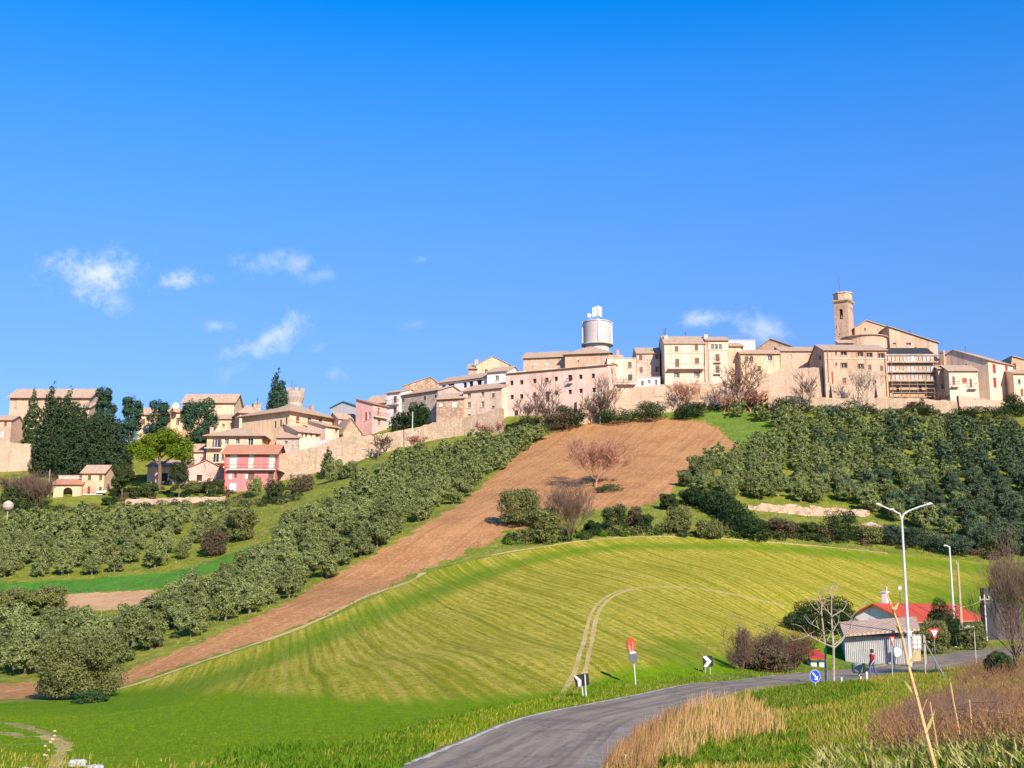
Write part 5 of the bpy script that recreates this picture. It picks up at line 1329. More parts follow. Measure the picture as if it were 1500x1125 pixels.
G_LEFT = [(-45, 768), (0, 768), (60, 762), (120, 764), (240, 762), (330, 764), (384, 768), (378, 778), (368, 790), (335, 800), (305, 815), (250, 831), (130, 844), (0, 850), (-45, 852)]
G_MID = [(-40, 926), (85, 926), (140, 934), (212, 926), (240, 900), (262, 880), (300, 864), (345, 842), (390, 816), (430, 780), (470, 750), (505, 730), (540, 708), (580, 686), (650, 664), (720, 650), (758, 640), (786, 632), (792, 646), (735, 686), (695, 718), (655, 746), (598, 780), (500, 836), (400, 889), (250, 954), (165, 984), (60, 990), (-40, 996)]
G_LOW = [(-40, 884), (60, 880), (88, 884), (85, 893), (-40, 893)]
G_RIGHT = [(1003, 708), (1020, 688), (1060, 676), (1095, 666), (1130, 648), (1140, 626), (1135, 612), (1200, 614), (1300, 620), (1400, 630), (1530, 640), (1530, 835), (1440, 812), (1395, 793), (1340, 776), (1290, 760), (1270, 752), (1225, 738), (1100, 735), (1010, 728)]
G_TOP = [(1010, 609), (1040, 608), (1125, 609), (1132, 620), (1080, 616), (1030, 612)]
spots = []
def grove(poly, sx, sy, ang, nm, rs):
    rng = np.random.default_rng(rs)
    ii_, jj_ = np.meshgrid(np.arange(-90, 90), np.arange(-90, 90))
    ca, sa = math.cos(ang), math.sin(ang)
    x = (ii_*sx)*ca-(jj_*sy)*sa+rng.normal(size=ii_.shape)*.45; y = (ii_*sx)*sa+(jj_*sy)*ca+170+rng.normal(size=ii_.shape)*.45
    x, y = x.ravel(), y.ravel()
    k = (y > 60) & (y < 262); x, y = x[k], y[k]
    z = H(x, y); px, py = proj(x, y, z)
    k = inside(poly, px, py)
    for a, b, c in zip(x[k], y[k], z[k]): spots.append((b, a, c, nm, rng.uniform(.74, 1.12), rng.uniform(.85, 1.12)))
grove(G_LEFT, 3.9, 4.5, .12, 0, 1); grove(G_MID, 3.6, 4.0, .62, 1, 2); grove(G_RIGHT, 3.45, 3.55, -.25, 2, 4); grove(G_TOP, 4.5, 5, 0, 2, 5)
spots.sort()
OLBL = [('grey-green olive tree in the terraced grove below the farmhouse and the pink house', 'olive trees of the left grove'),
        ('silvery olive tree in the long diagonal grove beside the ploughed field', 'olive trees of the middle grove'),
        ('bluish olive tree in the dense grove on the right slope under the church', 'olive trees of the right grove'),
        ('dark blue-green tree in the shadier wood at the far right of the slope', 'dark trees of the right wood')]  # the same olives, with the right slope's shade in the leaf colour
def olive_label(g, px, py):
    if g == 0:
        w = 'under the arched gateway' if px < 110 else 'under the farmhouse' if px < 200 else 'under the umbrella pine' if px < 290 else 'under the pink house'
        r_ = 'front row' if py > np.interp(px, [0, 130, 250, 335, 380], [836, 831, 818, 788, 770]) else 'second row' if py > np.interp(px, [0, 130, 250, 335, 380], [818, 812, 800, 774, 760]) else 'back rows'
        return 'olive tree in the %s of the left grove, %s' % (r_, w)
    if g == 1:
        w = 'behind the big lone olive' if px < 150 else 'below the orange earth patch' if px < 250 else 'by the green strip\'s end' if px < 390 else 'below the pink house' if px < 480 else 'along the ploughed strip' if px < 640 else 'near the ploughed field\'s top'
        e = np.interp(px, [0, 165, 250, 400, 500, 598, 655, 735, 790], [993, 984, 954, 889, 836, 780, 746, 686, 646])
        r_ = 'edge row' if py > e-14 else 'second row' if py > e-32 else 'inner rows'
        return 'silvery olive tree in the %s of the diagonal grove, %s' % (r_, w)
    w = 'beside the ploughed field\'s corner' if px < 1090 else 'above the rock ledge' if px < 1220 else 'below the stone palace' if px < 1310 else 'below the scaffolding' if px < 1400 else 'under the terrace wall'
    r_ = 'lower rows' if py > 715 else 'middle rows' if py > 660 else 'top rows'
    return ('grey-green olive tree' if g == 2 else 'dark blue-green tree')+' on the right slope, %s, %s' % (r_, w)  # dark blue-green: olives with the slope's shade in the leaf colour
NIND = min(300, len(spots))
first = {}
rest = {0: [], 1: [], 2: []}
for i, (y, x, z, g, s_, sh) in enumerate(spots):
    rz = random.uniform(0, 6.28); v = random.randrange(6)
    if i < NIND:
        pxo, pyo = proj(x, y, z)
        o = empty('olive_tree', (x, y, z-.12), olive_label(g, float(pxo), float(pyo)), 'olive tree', OLBL[g][1])
        q = .86 if g == 0 else .93
        o.rotation_euler = (0, 0, rz); o.scale = (s_*q, s_*q, s_*sh*q*1.05)
        blue = g == 2 and (pxo-1170)/300 > random.random()  # leaf colour with shade painted in, more often towards the right
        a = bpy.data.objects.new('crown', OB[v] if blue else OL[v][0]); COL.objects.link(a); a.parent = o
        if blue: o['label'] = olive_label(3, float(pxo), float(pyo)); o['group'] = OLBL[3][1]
        if y < 190:
            a = bpy.data.objects.new('trunk', OLT[v % 2]); COL.objects.link(a); a.parent = o
    else:
        V, Fq = OL[v][1], OL[v][2]
        nk = 1200; V = V[:nk*3].reshape(nk, 3, 3); c_ = V.mean(1, keepdims=True); V = (c_+(V-c_)*1.5).reshape(-1, 3)
        ca, sa = math.cos(rz), math.sin(rz)
        Vr = np.column_stack([V[:, 0]*ca-V[:, 1]*sa, V[:, 0]*sa+V[:, 1]*ca, V[:, 2]*sh])*s_+np.array([x, y, z-.12])
        pxo = proj(x, y, z)[0]
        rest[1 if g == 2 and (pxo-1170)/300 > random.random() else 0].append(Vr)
print('OLIVES', len(spots))
for k, mt, lb in ((0, 'olive', 'mass of grey-green olive trees high up the slopes under the village'), (1, 'oliveshade', 'mass of dark blue-green trees high up the right slope under the church')):  # oliveshade: olives with the right slope's shade in the leaf colour
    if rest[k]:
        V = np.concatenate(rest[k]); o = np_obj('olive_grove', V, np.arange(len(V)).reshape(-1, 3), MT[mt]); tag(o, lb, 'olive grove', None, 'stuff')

# ---- single plants, placed by where their foot stands
def place(px, base, Y=None):
    if Y is None: return hit(px, base)
    p = at(px, base, Y); return Vector((p.x, p.y, min(p.z, h1(p.x, p.y)) if h1(p.x, p.y) < p.z else h1(p.x, p.y)))
def mpp(Y): return Y/1790.0
def leafy_tree(name, label, cat, px, base, top, wpx, mat_, Y=None, nl=2600, size=None, shape='round', seed=0, trunk=.12, gap=.25, bark='bark', group=None, lean=0.0):
    rng = np.random.default_rng(seed+int(px*7))
    p = place(px, base, Y); s_ = mpp(p.y)
    ht = ray(px, top).z*p.y-p.z; w = wpx*s_
    size = max(.085, (size or w*.045)*.55); nl = int(nl*2.6)
    bl = []
    th = ht*trunk
    ch_ = ht-th
    if shape == 'round':
        bl.append((0, 0, th+ch_*.5, w*.36, w*.36, ch_*.40))
        if trunk <= .06:
            for k in range(7):
                a = 6.28*k/7+rng.uniform(-.3, .3); q = rng.uniform(.15, .2)*w; bl.append((w*.30*math.cos(a), w*.30*math.sin(a), th+ch_*.17, q, q, ch_*.17))
        for k in range(12):
            a = rng.uniform(0, 6.28); q = rng.uniform(.16, .25)*w; e = rng.uniform(-.42, .62)
            rr_ = w*.5*math.sqrt(max(.05, 1-abs(e)**2))-q*.75
            bl.append((rr_*math.cos(a), rr_*math.sin(a), th+ch_*(.5+e*.55), q, q, q*min(1.1, ch_/w)))
    elif shape == 'column':
        for k in range(9):
            t = (k+.5)/9; r_ = w*.5*math.sin(math.pi*min(1, .16+.84*t)**.75)**.75
            bl.append((rng.uniform(-.08, .08)*w, rng.uniform(-.08, .08)*w, th+ch_*t, r_*.9, r_*.9, ch_*.10))
    elif shape == 'spire':
        for k in range(16):
            t = k/15; r_ = w*.5*(min(1, (1-t)**.55*.98+.10))*(.92+.08*math.sin(k*2.1))
            if t < .12: r_ *= .8+t
            for j in range(6 if t < .85 else 2):
                a = 6.28*j/6+k*.7+rng.uniform(-.3, .3); q = r_*.46
                bl.append((math.cos(a)*r_*.56, math.sin(a)*r_*.56, th+ch_*(t*.95+.02), q, q, ch_*.045+q*.3))
    elif shape == 'cone':
        for k in range(13):
            t = k/12; r_ = w*.5*(1-t)**.62+w*.06
            for j in range(5 if t < .8 else 2):
                a = rng.uniform(0, 6.28); q = r_*.42
                bl.append((math.cos(a)*r_*.58, math.sin(a)*r_*.58, th+ch_*(t*.93+.02)+rng.uniform(-.02, .02)*ch_, q, q, ch_*.04+q*.25))
    elif shape == 'mass':
        for k in range(26):
            a = rng.uniform(0, 6.28); t = rng.uniform(0, 1); r_ = w*.5*(1-t*.55); q = w*rng.uniform(.10, .17)
            bl.append(((r_-q)*math.cos(a)*rng.uniform(.5, 1), (r_-q)*math.sin(a)*rng.uniform(.3, .7), th+ch_*(.05+t*.85), q, q, q*.8))
    elif shape == 'umbrella':
        for k in range(34):
            a = rng.uniform(0, 6.28); rr_ = w*.40*math.sqrt(rng.uniform(0, 1)); q = w*rng.uniform(.10, .16)
            bl.append((rr_*math.cos(a), rr_*math.sin(a), th+ch_*(.80-.45*(rr_/(w*.5))**1.8+rng.uniform(-.32, .05)), q, q, ch_*.15))
    if lean: bl = [(b[0]+lean*b[2], b[1], b[2], b[3], b[4], b[5]) for b in bl]
    V, Fq = crown_arrays(bl, nl, size, rng, .74 if shape in ('spire', 'column') else .6, .35 if shape in ('spire', 'mass') else .1, .16 if shape in ('spire', 'column') else .25, aspect=1.7, gap=gap)
    V[:, 2] = np.maximum(V[:, 2], .02)
    parts = [('crown', (V, Fq), mat_)]
    if trunk > .03:
        tm = MB(); rt2 = max(.09, w*.035)
        tm.tube([(0, 0, -.6), (0, 0, 0), (lean*th*.5+.06*w*.3, 0, th*.6), (lean*th, 0, th+ch_*.25), (lean*ht*.7, 0, th+ch_*(.7 if shape != 'umbrella' else .5))], [rt2*1.3, rt2, rt2*.85, rt2*.6, rt2*.2], 7)
        for k in range(5):
            a = 6.28*k/5+rng.uniform(-.4, .4); z0_ = th+ch_*rng.uniform(.0, .3)
            tm.tube([(lean*z0_, 0, z0_), (lean*z0_+w*.2*math.cos(a), w*.2*math.sin(a), z0_+ch_*.2), (lean*z0_+w*.36*math.cos(a), w*.36*math.sin(a), z0_+ch_*.32)], [rt2*.5, rt2*.35, rt2*.12], 5)
        parts.append(('trunk', tm, bark))
    return plant_objs(name, label, cat, p, parts, group)
def bare_tree(name, label, px, base, top, wpx, mat_, Y=None, seed=0, cat='bare tree', group=None, twig_px=.32, **kw):
    rng = np.random.default_rng(seed+int(px*3))
    p = place(px, base, Y); ht = ray(px, top).z*p.y-p.z; s_ = mpp(p.y); w = wpx*s_
    kw.setdefault('r0', max(.1, ht*.022)); kw.setdefault('tw', twig_px*s_*.5)
    V, Fq = bare_arrays(ht, kw.pop('spread', .9), rng, **kw)
    ex = np.percentile(np.abs(V[:, 0]), 97); f = (w/2)/max(ex, .1)
    V[:, 0] *= f; V[:, 1] *= f
    V[:, 2] -= .15
    return plant_objs(name, label, cat, p, [('trunk', (V[:0], Fq[:0]), mat_)] if False else [('branches', (V, Fq), mat_)], group)

LT = leafy_tree
# village left: conifers
LT('laurel_tree', 'mid green rounded evergreen at the left edge of the dark conifer mass', 'tree', 46, 660, 572, 34, 'laurel', 264, 4200, .42, 'column', 1, .02)
LT('cedar_tree', 'tall dark cedar with the highest left top in front of the palace', 'tree', 72, 702, 560, 62, 'conifer', 258, 7000, .5, 'spire', 2, .03)
LT('cedar_tree', 'dark cedar with a narrow knobbly top, second from the left', 'tree', 97, 704, 567, 60, 'conifer', 257, 6500, .5, 'spire', 3, .03)
LT('cedar_tree', 'broad dark cedar filling the foot of the conifer mass behind the farmhouse', 'tree', 124, 706, 590, 110, 'conifer', 256, 9500, .5, 'spire', 4, .02)
LT('pine_tree', 'blue-green round topped pine between the cedars and the bright pine', 'tree', 147, 690, 560.5, 34, 'cedar', 262, 3600, .45, 'round', 5, .30)
LT('cedar_tree', 'low dark cedar in front of the round topped pine', 'tree', 163, 706, 598, 66, 'conifer', 255, 6500, .5, 'spire', 6, .02)
LT('cypress_tree', 'blue-green evergreen with a broad ragged top, third before the tower', 'tree', 189, 672, 571.5, 32, 'cedar', 264, 3400, .45, 'round', 7, .28)
LT('cypress_tree', 'blue-green evergreen with a blunt top between two ochre houses', 'tree', 230, 655, 575, 33, 'cedar', 274, 3200, .45, 'round', 8, .1)
LT('holm_oak', 'dense dark green tree in front of the villa with the long roof', 'tree', 290, 656, 576.5, 52, 'cedar', 272, 5200, .5, 'round', 9, .12)
LT('cedar_tree', 'pointed dark cedar rising above the sandstone villa, highest of the left trees', 'tree', 405, 652, 540, 48, 'cedar', 276, 6000, .5, 'spire', 10, .04)
LT('umbrella_pine', 'bright yellow-green umbrella pine with bare forked trunks', 'pine', 231, 725, 616, 98, 'pine', 250, 9000, .42, 'umbrella', 11, .30, bark='bark')
LT('bush', 'mid green bush between the umbrella pine and the farmhouse', 'tree', 178, 728, 672, 34, 'bush', 241, 3000, .35, 'round', 12, .15)
LT('garden_tree', 'dark olive coloured small tree under the umbrella pine\'s right side', 'tree', 262, 722, 676, 28, 'bush', 242, 2200, .3, 'round', 13, .35)
LT('ivy_tree', 'dark ivy covered tree before the broad stone house', 'tree', 612, 636, 583, 38, 'hedge', 258.5, 4200, .38, 'round', 14, .0)
LT('ivy_bush', 'dark round shrub at the left foot of the ivy covered tree', 'bush', 585, 638, 598, 32, 'hedge', 258.8, 3000, .36, 'round', 15, .0)
# around the pink house
for px, b_, t_, w_, mt, lb, sh in ((372, 727, 698, 24, 'olive', 'grey-green garden shrub at the pink house\'s white garage', 'round'), (402, 735, 701, 30, 'bush', 'green garden shrub at the pink house\'s right corner', 'round'),
        (440, 722, 690, 40, 'brownbush', 'brown leafless looking thicket right of the pink house', 'round'), (315, 724, 700, 34, 'bush', 'low green shrub left of the pink house', 'round'), (288, 722, 704, 30, 'olive', 'grey-green shrub between the dry wall and the outbuildings', 'round'),
        (480, 700, 656, 22, 'laurel', 'upright dark green shrub before the retaining wall', 'column'), (489, 705, 672, 28, 'olive', 'pale olive shrub beside the upright dark shrub', 'round'), (511, 700, 674, 26, 'olive', 'round olive shrub right of the upright dark shrub', 'round'),
        (218, 728, 706, 26, 'bush', 'dark low shrub beneath the umbrella pine', 'round'), (196, 728, 712, 22, 'bush', 'low shrub left of the umbrella pine\'s foot', 'round'), (160, 740, 727, 22, 'laurel', 'bright green shrub in front of the farmhouse balcony', 'round')):
    LT('garden_shrub', lb, 'shrub', px, b_, t_, w_, mt, None, 1500, .3, sh, int(px), .05)
for px, b_, t_, w_, mt, lb in ((18, 742, 688, 66, 'twig', 'big bare grey-brown thicket below the left end of the town wall'), (58, 745, 694, 40, 'twig', 'bare brown thicket next to the arched gateway')):
    bare_tree('bare_thicket', lb, px, b_, t_, w_, mt, None, int(px), 'thicket', None, .5, levels=4, kids=(4, 6), trunk=.2, stems=5, spread=.8)
LT('bush', 'dark green bush in front of the bare thicket at the left edge', 'bush', 30, 748, 712, 56, 'bush', None, 3000, .4, 'round', 60, .03)
bare_tree('bare_tree', 'bare grey tree on the rocky foot of the balcony house', 304, 706, 668, 26, 'palebark', 247, 3, 'bare tree', None, .4, levels=3)
# bare trees before the walls
for px, b_, t_, w_, Y, mt, lb, sd in ((787, 620, 552, 64, 249, 'twig', 'wide bare tree in front of the long salmon house\'s windows', 1), (770, 622, 580, 42, 249, 'twig', 'lower bare tree at the left end of the long salmon house', 2), (805, 618, 584, 34, 249, 'twigdark', 'dark bare tree under the middle of the long salmon house', 8),
        (900, 598, 538, 58, 249, 'twig', 'bare tree in front of the cream flat roofed house', 3), (865, 606, 580, 40, 249.5, 'twigdark', 'dark bare shrub at the right foot of the long salmon house', 4), (886, 602, 574, 30, 249, 'twigdark', 'small dark bare shrub under the cream flat roofed house', 9),
        (1003, 600, 556, 44, 250.5, 'redbark', 'reddish bare tree left under the tall house', 5), (1020, 598, 550, 36, 250, 'redbark', 'reddish bare tree right under the tall house', 10), (1083, 598, 521, 62, 249, 'twig', 'big bare tree under the loggia house', 6), (1107, 600, 522, 70, 248.5, 'twig', 'biggest bare tree before the cream terrace house', 7),
        (1060, 598, 566, 44, 249, 'redbark', 'reddish thicket at the left foot of the big bare trees', 11), (1100, 602, 570, 50, 248, 'redbark', 'reddish thicket at the right foot of the big bare trees', 12),
        (1186, 592, 543, 40, 244.5, 'twig', 'slender bare tree before the high pale stone wall', 13), (1268, 598, 536, 54, 243, 'palebark', 'pale forked bare tree in front of the stone palace', 14), (1387, 598, 570, 34, 246, 'twigdark', 'dark bare thicket at the right foot of the scaffolding', 15),
        (1345, 601, 585, 40, 243.5, 'twig', 'low bare thicket below the scaffolding', 18), (553, 682, 636, 34, 250, 'twig', 'bare tree with pale trunk before the long stone wall', 16), (604, 668, 636, 36, 251, 'redbark', 'reddish thicket before the long stone wall', 17), (716, 654, 616, 40, 248, 'redbark', 'reddish thicket at the right end of the long stone wall', 19)):
    bare_tree('bare_tree', lb, px, b_, t_, w_, mt, Y, sd, 'bare tree', None, .6, levels=4, kids=(3, 6), trunk=.27, up=.5)
for px, b_, t_, w_, Y, mt, lb, sd in ((836, 612, 592, 44, 249, 'hedge', 'dark scrub at the foot of the long salmon house', 1), (950, 600, 586, 60, 249, 'bush', 'low green scrub under the sandstone wall', 2), (1010, 602, 588, 50, 248, 'hedge', 'dark scrub under the tall house', 3),
        (1488, 612, 575, 38, 243, 'hedge', 'dark evergreen shrub at the right end of the terrace wall', 4), (1440, 609, 596, 90, 242, 'hedge', 'long dark scrub under the terrace wall', 5), (1330, 606, 597, 90, 242, 'bush', 'low scrub under the scaffolding', 6), (1240, 600, 590, 90, 243, 'hedge', 'dark scrub under the stone palace', 7),
        (1160, 596, 584, 70, 245, 'hedge', 'dark scrub under the high pale wall', 8), (905, 604, 594, 60, 249, 'laurel', 'bright green scrub below the flat roofed house', 9), (770, 632, 612, 30, 250, 'bush', 'grey scrub at the long salmon house\'s left foot', 10), (825, 618, 600, 50, 248, 'brownbush', 'brown scrub left of the green scrub', 11)):
    LT('scrub', lb, 'scrub', px, b_, t_, w_, mt, Y, 1800, .34, 'round', sd+70, .02)
# the middle of the hill
bare_tree('red_tree', 'lone reddish bare tree in the ploughed field', 873, 713, 640, 84, 'redbark', None, 31, 'bare tree', None, .42, levels=5, kids=(3, 6), trunk=.18, spread=.95, up=.42, first=(8, 11), droop=.03)
LT('weed_patch', 'small green weed patch with pale stones at the lone red tree\'s foot', 'weeds', 893, 720, 710, 44, 'laurel', None, 700, .22, 'round', 3, .01)
LT('olive_tree', 'round dark olive tree at the lower tip of the ploughed field', 'olive tree', 760, 770, 714, 62, 'oliveold', None, 5200, .30, 'round', 20, .06)
LT('olive_tree', 'paler olive bush in front of the round dark olive tree', 'olive tree', 795, 794, 742, 56, 'oliveold', None, 4600, .28, 'round', 21, .04)
bare_tree('bare_thicket', 'brown bare thicket between the olive bush and the lone red tree', 835, 788, 704, 72, 'twig', None, 22, 'thicket', None, .42, levels=4, kids=(4, 6), trunk=.18, stems=6, spread=.7)
for px, b_, t_, w_, mt, lb in ((901, 776, 738, 38, 'bush', 'green bush right of the brown thicket'), (930, 772, 742, 26, 'brownbush', 'small brown bush between the green bushes'), (945, 778, 752, 26, 'bush', 'small green bush above the bright grass'), (993, 780, 740, 42, 'oliveold', 'grey-green round bush at the hedge\'s left foot'),
        (868, 784, 762, 24, 'hedge', 'dark small bush by the brown thicket'), (980, 746, 722, 30, 'bush', 'green bush at the right corner of the ploughed field'), (1040, 788, 760, 40, 'oliveold', 'pale bush at the lower end of the dark hedge'), (1014, 740, 716, 40, 'hedge', 'dark bush at the upper end of the dark hedge'),
        (1090, 786, 766, 40, 'hedge', 'dark green bush at the lower right end of the hedge'), (1145, 786, 758, 44, 'brownbush', 'brownish bush under the tan rock ledge'), (1115, 784, 760, 36, 'bush', 'dull green bush under the left part of the rock ledge'), (1183, 790, 764, 36, 'bush', 'dull bush under the middle of the rock ledge'),
        (1230, 794, 747, 54, 'hedge', 'large dark green bush in front of the rock ledge'), (1275, 796, 768, 40, 'oliveold', 'grey bush right of the large dark bush'), (1305, 798, 766, 50, 'bushshade', 'blue-grey bush behind the street lamp\'s left arm'), (1350, 803, 770, 60, 'bushshade', 'blue-grey bush behind the street lamp\'s right arm'),
        (1210, 792, 774, 26, 'brownbush', 'small brown bush left of the large dark bush'), (1395, 812, 778, 60, 'bushshade', 'dark blue-grey bush above the grey pole'), (1258, 788, 770, 30, 'brownbush', 'small brown bush below the rock ledge\'s right end')):
    LT('field_bush', lb, 'bush', px, b_, t_, w_, mt, None, 1900, .26, 'round', int(px), .03)
# low scrub between the bushes, one object per colour
def scrub_mass(label, band, n_, mt, seed, hh):
    rng = np.random.default_rng(seed); bl = []
    for k in range(n_):
        t = rng.uniform(0, len(band)-1.001); a = int(t); f = t-a
        px = band[a][0]+(band[a+1][0]-band[a][0])*f; y0, y1 = [band[a][m]+(band[a+1][m]-band[a][m])*f for m in (1, 2)]
        p = hit(px, rng.uniform(y0, y1)); r_ = rng.uniform(.35, 1.0)*hh
        bl.append((p.x, p.y, p.z+r_*.35, r_*1.1, r_*1.1, r_*rng.uniform(.6, 1.1)))
    V, Fq = crown_arrays(bl, n_*260, .16, rng, .6, .1, .25, gap=.2); o = np_obj('scrub_growth', V, Fq, MT[mt]); tag(o, label, None, None, 'stuff')
BAND = [(740, 790, 800), (800, 786, 797), (870, 778, 788), (960, 774, 784), (1040, 776, 788), (1110, 772, 790), (1200, 772, 796), (1290, 780, 802), (1400, 800, 814), (1470, 812, 824)]
scrub_mass('green low scrub along the top edge of the crop field', BAND, 70, 'bush', 1, 1.0)
scrub_mass('pale olive low scrub along the top edge of the crop field', BAND, 60, 'oliveold', 2, 1.1)
scrub_mass('brown low scrub along the top edge of the crop field', BAND[4:], 50, 'brownbush', 3, 1.0)
scrub_mass('bright weeds along the top edge of the crop field', BAND[:6], 60, 'grassdark', 4, .6)
WB = [(745, 626, 634), (800, 616, 622), (850, 606, 610), (900, 600, 604), (980, 598, 602), (1060, 598, 603), (1130, 596, 602), (1200, 598, 606), (1300, 602, 612), (1400, 606, 620), (1490, 610, 628)]
scrub_mass('dark scrub along the foot of the village walls', WB, 110, 'hedge', 5, 1.1)
scrub_mass('grey-green scrub along the foot of the village walls', WB, 90, 'oliveold', 6, 1.2)
scrub_mass('brownish scrub along the foot of the village walls', WB, 50, 'brownbush', 7, 1.0)
LB = [(0, 742, 756), (80, 744, 752), (160, 742, 750), (240, 738, 746), (320, 736, 744), (400, 732, 742), (440, 724, 734)]
scrub_mass('mixed green scrub along the low walls under the pink house', LB, 70, 'bush', 8, 1.0)
scrub_mass('olive green scrub along the low walls under the pink house', LB, 50, 'oliveold', 9, 1.1)
LB2 = [(165, 728, 738), (200, 712, 732), (240, 708, 730), (290, 712, 728), (330, 722, 734), (380, 726, 736), (440, 708, 728)]
scrub_mass('dark green garden scrub among the pines and the pink house', LB2, 60, 'hedge', 10, .9)
scrub_mass('brown garden scrub among the pines and the pink house', LB2, 40, 'brownbush', 11, .8)
hl = [(1022, 732, 26), (1040, 742, 30), (1058, 752, 34), (1075, 764, 34), (1092, 776, 30), (1108, 786, 24)]
hr = empty('clipped_hedge', hit(1065, 764), 'dark green hedge running down beside the right olive grove', 'hedge')
bl = []
for i in range(18):
    t = i/17*5; a = min(int(t), 4); f = t-a
    px, py, hh = [hl[a][m]+(hl[a+1][m]-hl[a][m])*f for m in range(3)]
    g = hit(px, py+6)-hr.location; s_ = mpp(hit(px, py).y)*hh
    bl.append((g.x+random.uniform(-.5, .5), g.y+random.uniform(-.5, .5), g.z+s_*.42, 1.9, 1.9, s_*.6))
V, Fq = crown_arrays(bl, 9000, .24, np.random.default_rng(4), .7, .1, .2, gap=.1); o = np_obj('foliage', V, Fq, MT['hedge']); o.parent = hr
LT('brown_shrub', 'dark purplish bare shrub at the right edge of the left grove', 'shrub', 314, 815, 766, 38, 'brownbush', None, 2600, .24, 'round', 40, .04)
LT('olive_tree', 'taller dark olive tree at the right end of the left grove', 'olive tree', 352, 792, 742, 48, 'oliveold', None, 4200, .3, 'round', 41, .05)
LT('olive_tree', 'bigger dark olive tree left of the orange earth patch', 'olive tree', 62, 900, 858, 66, 'oliveold', None, 4400, .3, 'round', 42, .05)
LT('olive_tree', 'bigger dark olive tree at the left edge above the middle grove', 'olive tree', 10, 902, 862, 62, 'oliveold', None, 4200, .3, 'round', 43, .05)
# the big olive in the foreground field
big = LT('olive_tree', 'big round olive tree standing alone at the left edge of the crop field', 'olive tree', 113, 1024, 926, 120, 'oliveold', None, 14000, .20, 'round', 44, .04, gap=.35)
LT('weed_patch', 'lush green weeds under the big lone olive tree', 'weeds', 132, 1030, 1012, 56, 'laurel', None, 1600, .13, 'round', 45, .01)
# ---------------------------------------------------------------- farm buildings by the road
red = Bld('red_roofed_house', 'white gabled farmhouse with a bright red roof behind the corrugated shed', 'house', 1328, 1439, 112, 125, 909, 886, 6.0, 'gx', 'white', 'redroof', [(1385, 921, 9, 10, 'd'), (1412, 921, 9, 10, 'd'), (1355, 920, 9, 11, 'd')], over=.45)
red.chimney(1299, 866, .45, 'white', .5)
for px, py0, py1 in ((1299, 878, 864), (1319, 885, 860)):
    a = plane_hit(px, py0, red.P0+red.v*3, red.v); z1 = ray(px, py1).z*a.y
    mb = MB(); mb.tube([a, (a.x, a.y, z1)], .09 if px < 1310 else .04, 7)
    if px > 1310: mb.disc((a.x, a.y-.05, z1-.1), (.3, -1, .1), .22, .1, 12)
    else: mb.tube([(a.x, a.y, z1), (a.x, a.y, z1+.3)], .12, 7)
    mb.build('flue_pipe' if px < 1310 else 'roof_aerial', MT['galv'], red.root)
# corrugated shed: every sheet a part
YH = hit(1240, 973).y+.3
s0 = at(1237, 930, YH); s1 = at(1336, 930, YH-1.0)
zg = min(h1(s0.x, s0.y), h1(s1.x, s1.y))-.3
su = Vector((s1.x-s0.x, s1.y-s0.y, 0)); sw = su.length; su.normalize(); sv = Vector((-su.y, su.x, 0))
shed = empty('corrugated_shed', (s0.x, s0.y, zg), 'low shed of grey corrugated sheets with a tan lean-to roof', 'shed')
zt = s0.z
nsh = 7
for i in range(nsh):
    mb = MB(); n_ = 5; a = s0+su*(sw*i/nsh); w = sw/nsh
    pts = []
    for j in range(n_*2+1):
        x = w*j/(n_*2); d = .06 if j % 2 else -.06
        pts.append(a+su*x+sv*(d+.01*(i % 2)))
    for j in range(n_*2):
        p, q = pts[j], pts[j+1]
        mb.poly([(p.x, p.y, zg), (q.x, q.y, zg), (q.x, q.y, zt-.1), (p.x, p.y, zt-.1)])
    mb.build('corrugated_sheet', MT['sheet'], shed)
mb = MB(); O = Vector((s0.x, s0.y, zg))
mb.box(O+sv*.12, su*.15, sv*4.2, (0, 0, zt-zg-.15)); mb.box(O+su*(sw-.15)+sv*.12, su*.15, sv*4.2, (0, 0, zt-zg-.15)); mb.box(O+sv*4.33, su*sw, sv*.15, (0, 0, zt-zg+.5))
mb.build('wall', MT['grey'], shed)
ry = ray(1290, 914).z*(s0.y+4.6)
mb = MB(); mb.slab([Vector((*(s0-su*.1-sv*.7)[:2], zt-.12)), Vector((*(s0+su*(sw+.5)-sv*.7)[:2], zt+.35)), Vector((*(s0+su*(sw+.9)+sv*4.8)[:2], ry+.45)), Vector((*(s0-su*.1+sv*4.8)[:2], ry))], (0, 0, .16))
mb.build('roof', MT['tile'], shed)
for k in range(2):
    mb = MB(); p = s0+su*(sw+.8)-sv*(.6-3.5*k); mb.tube([(p.x, p.y, h1(p.x, p.y)-.3), (p.x, p.y, zt)], .08, 6); mb.build('post', MT['woodpole'], shed)
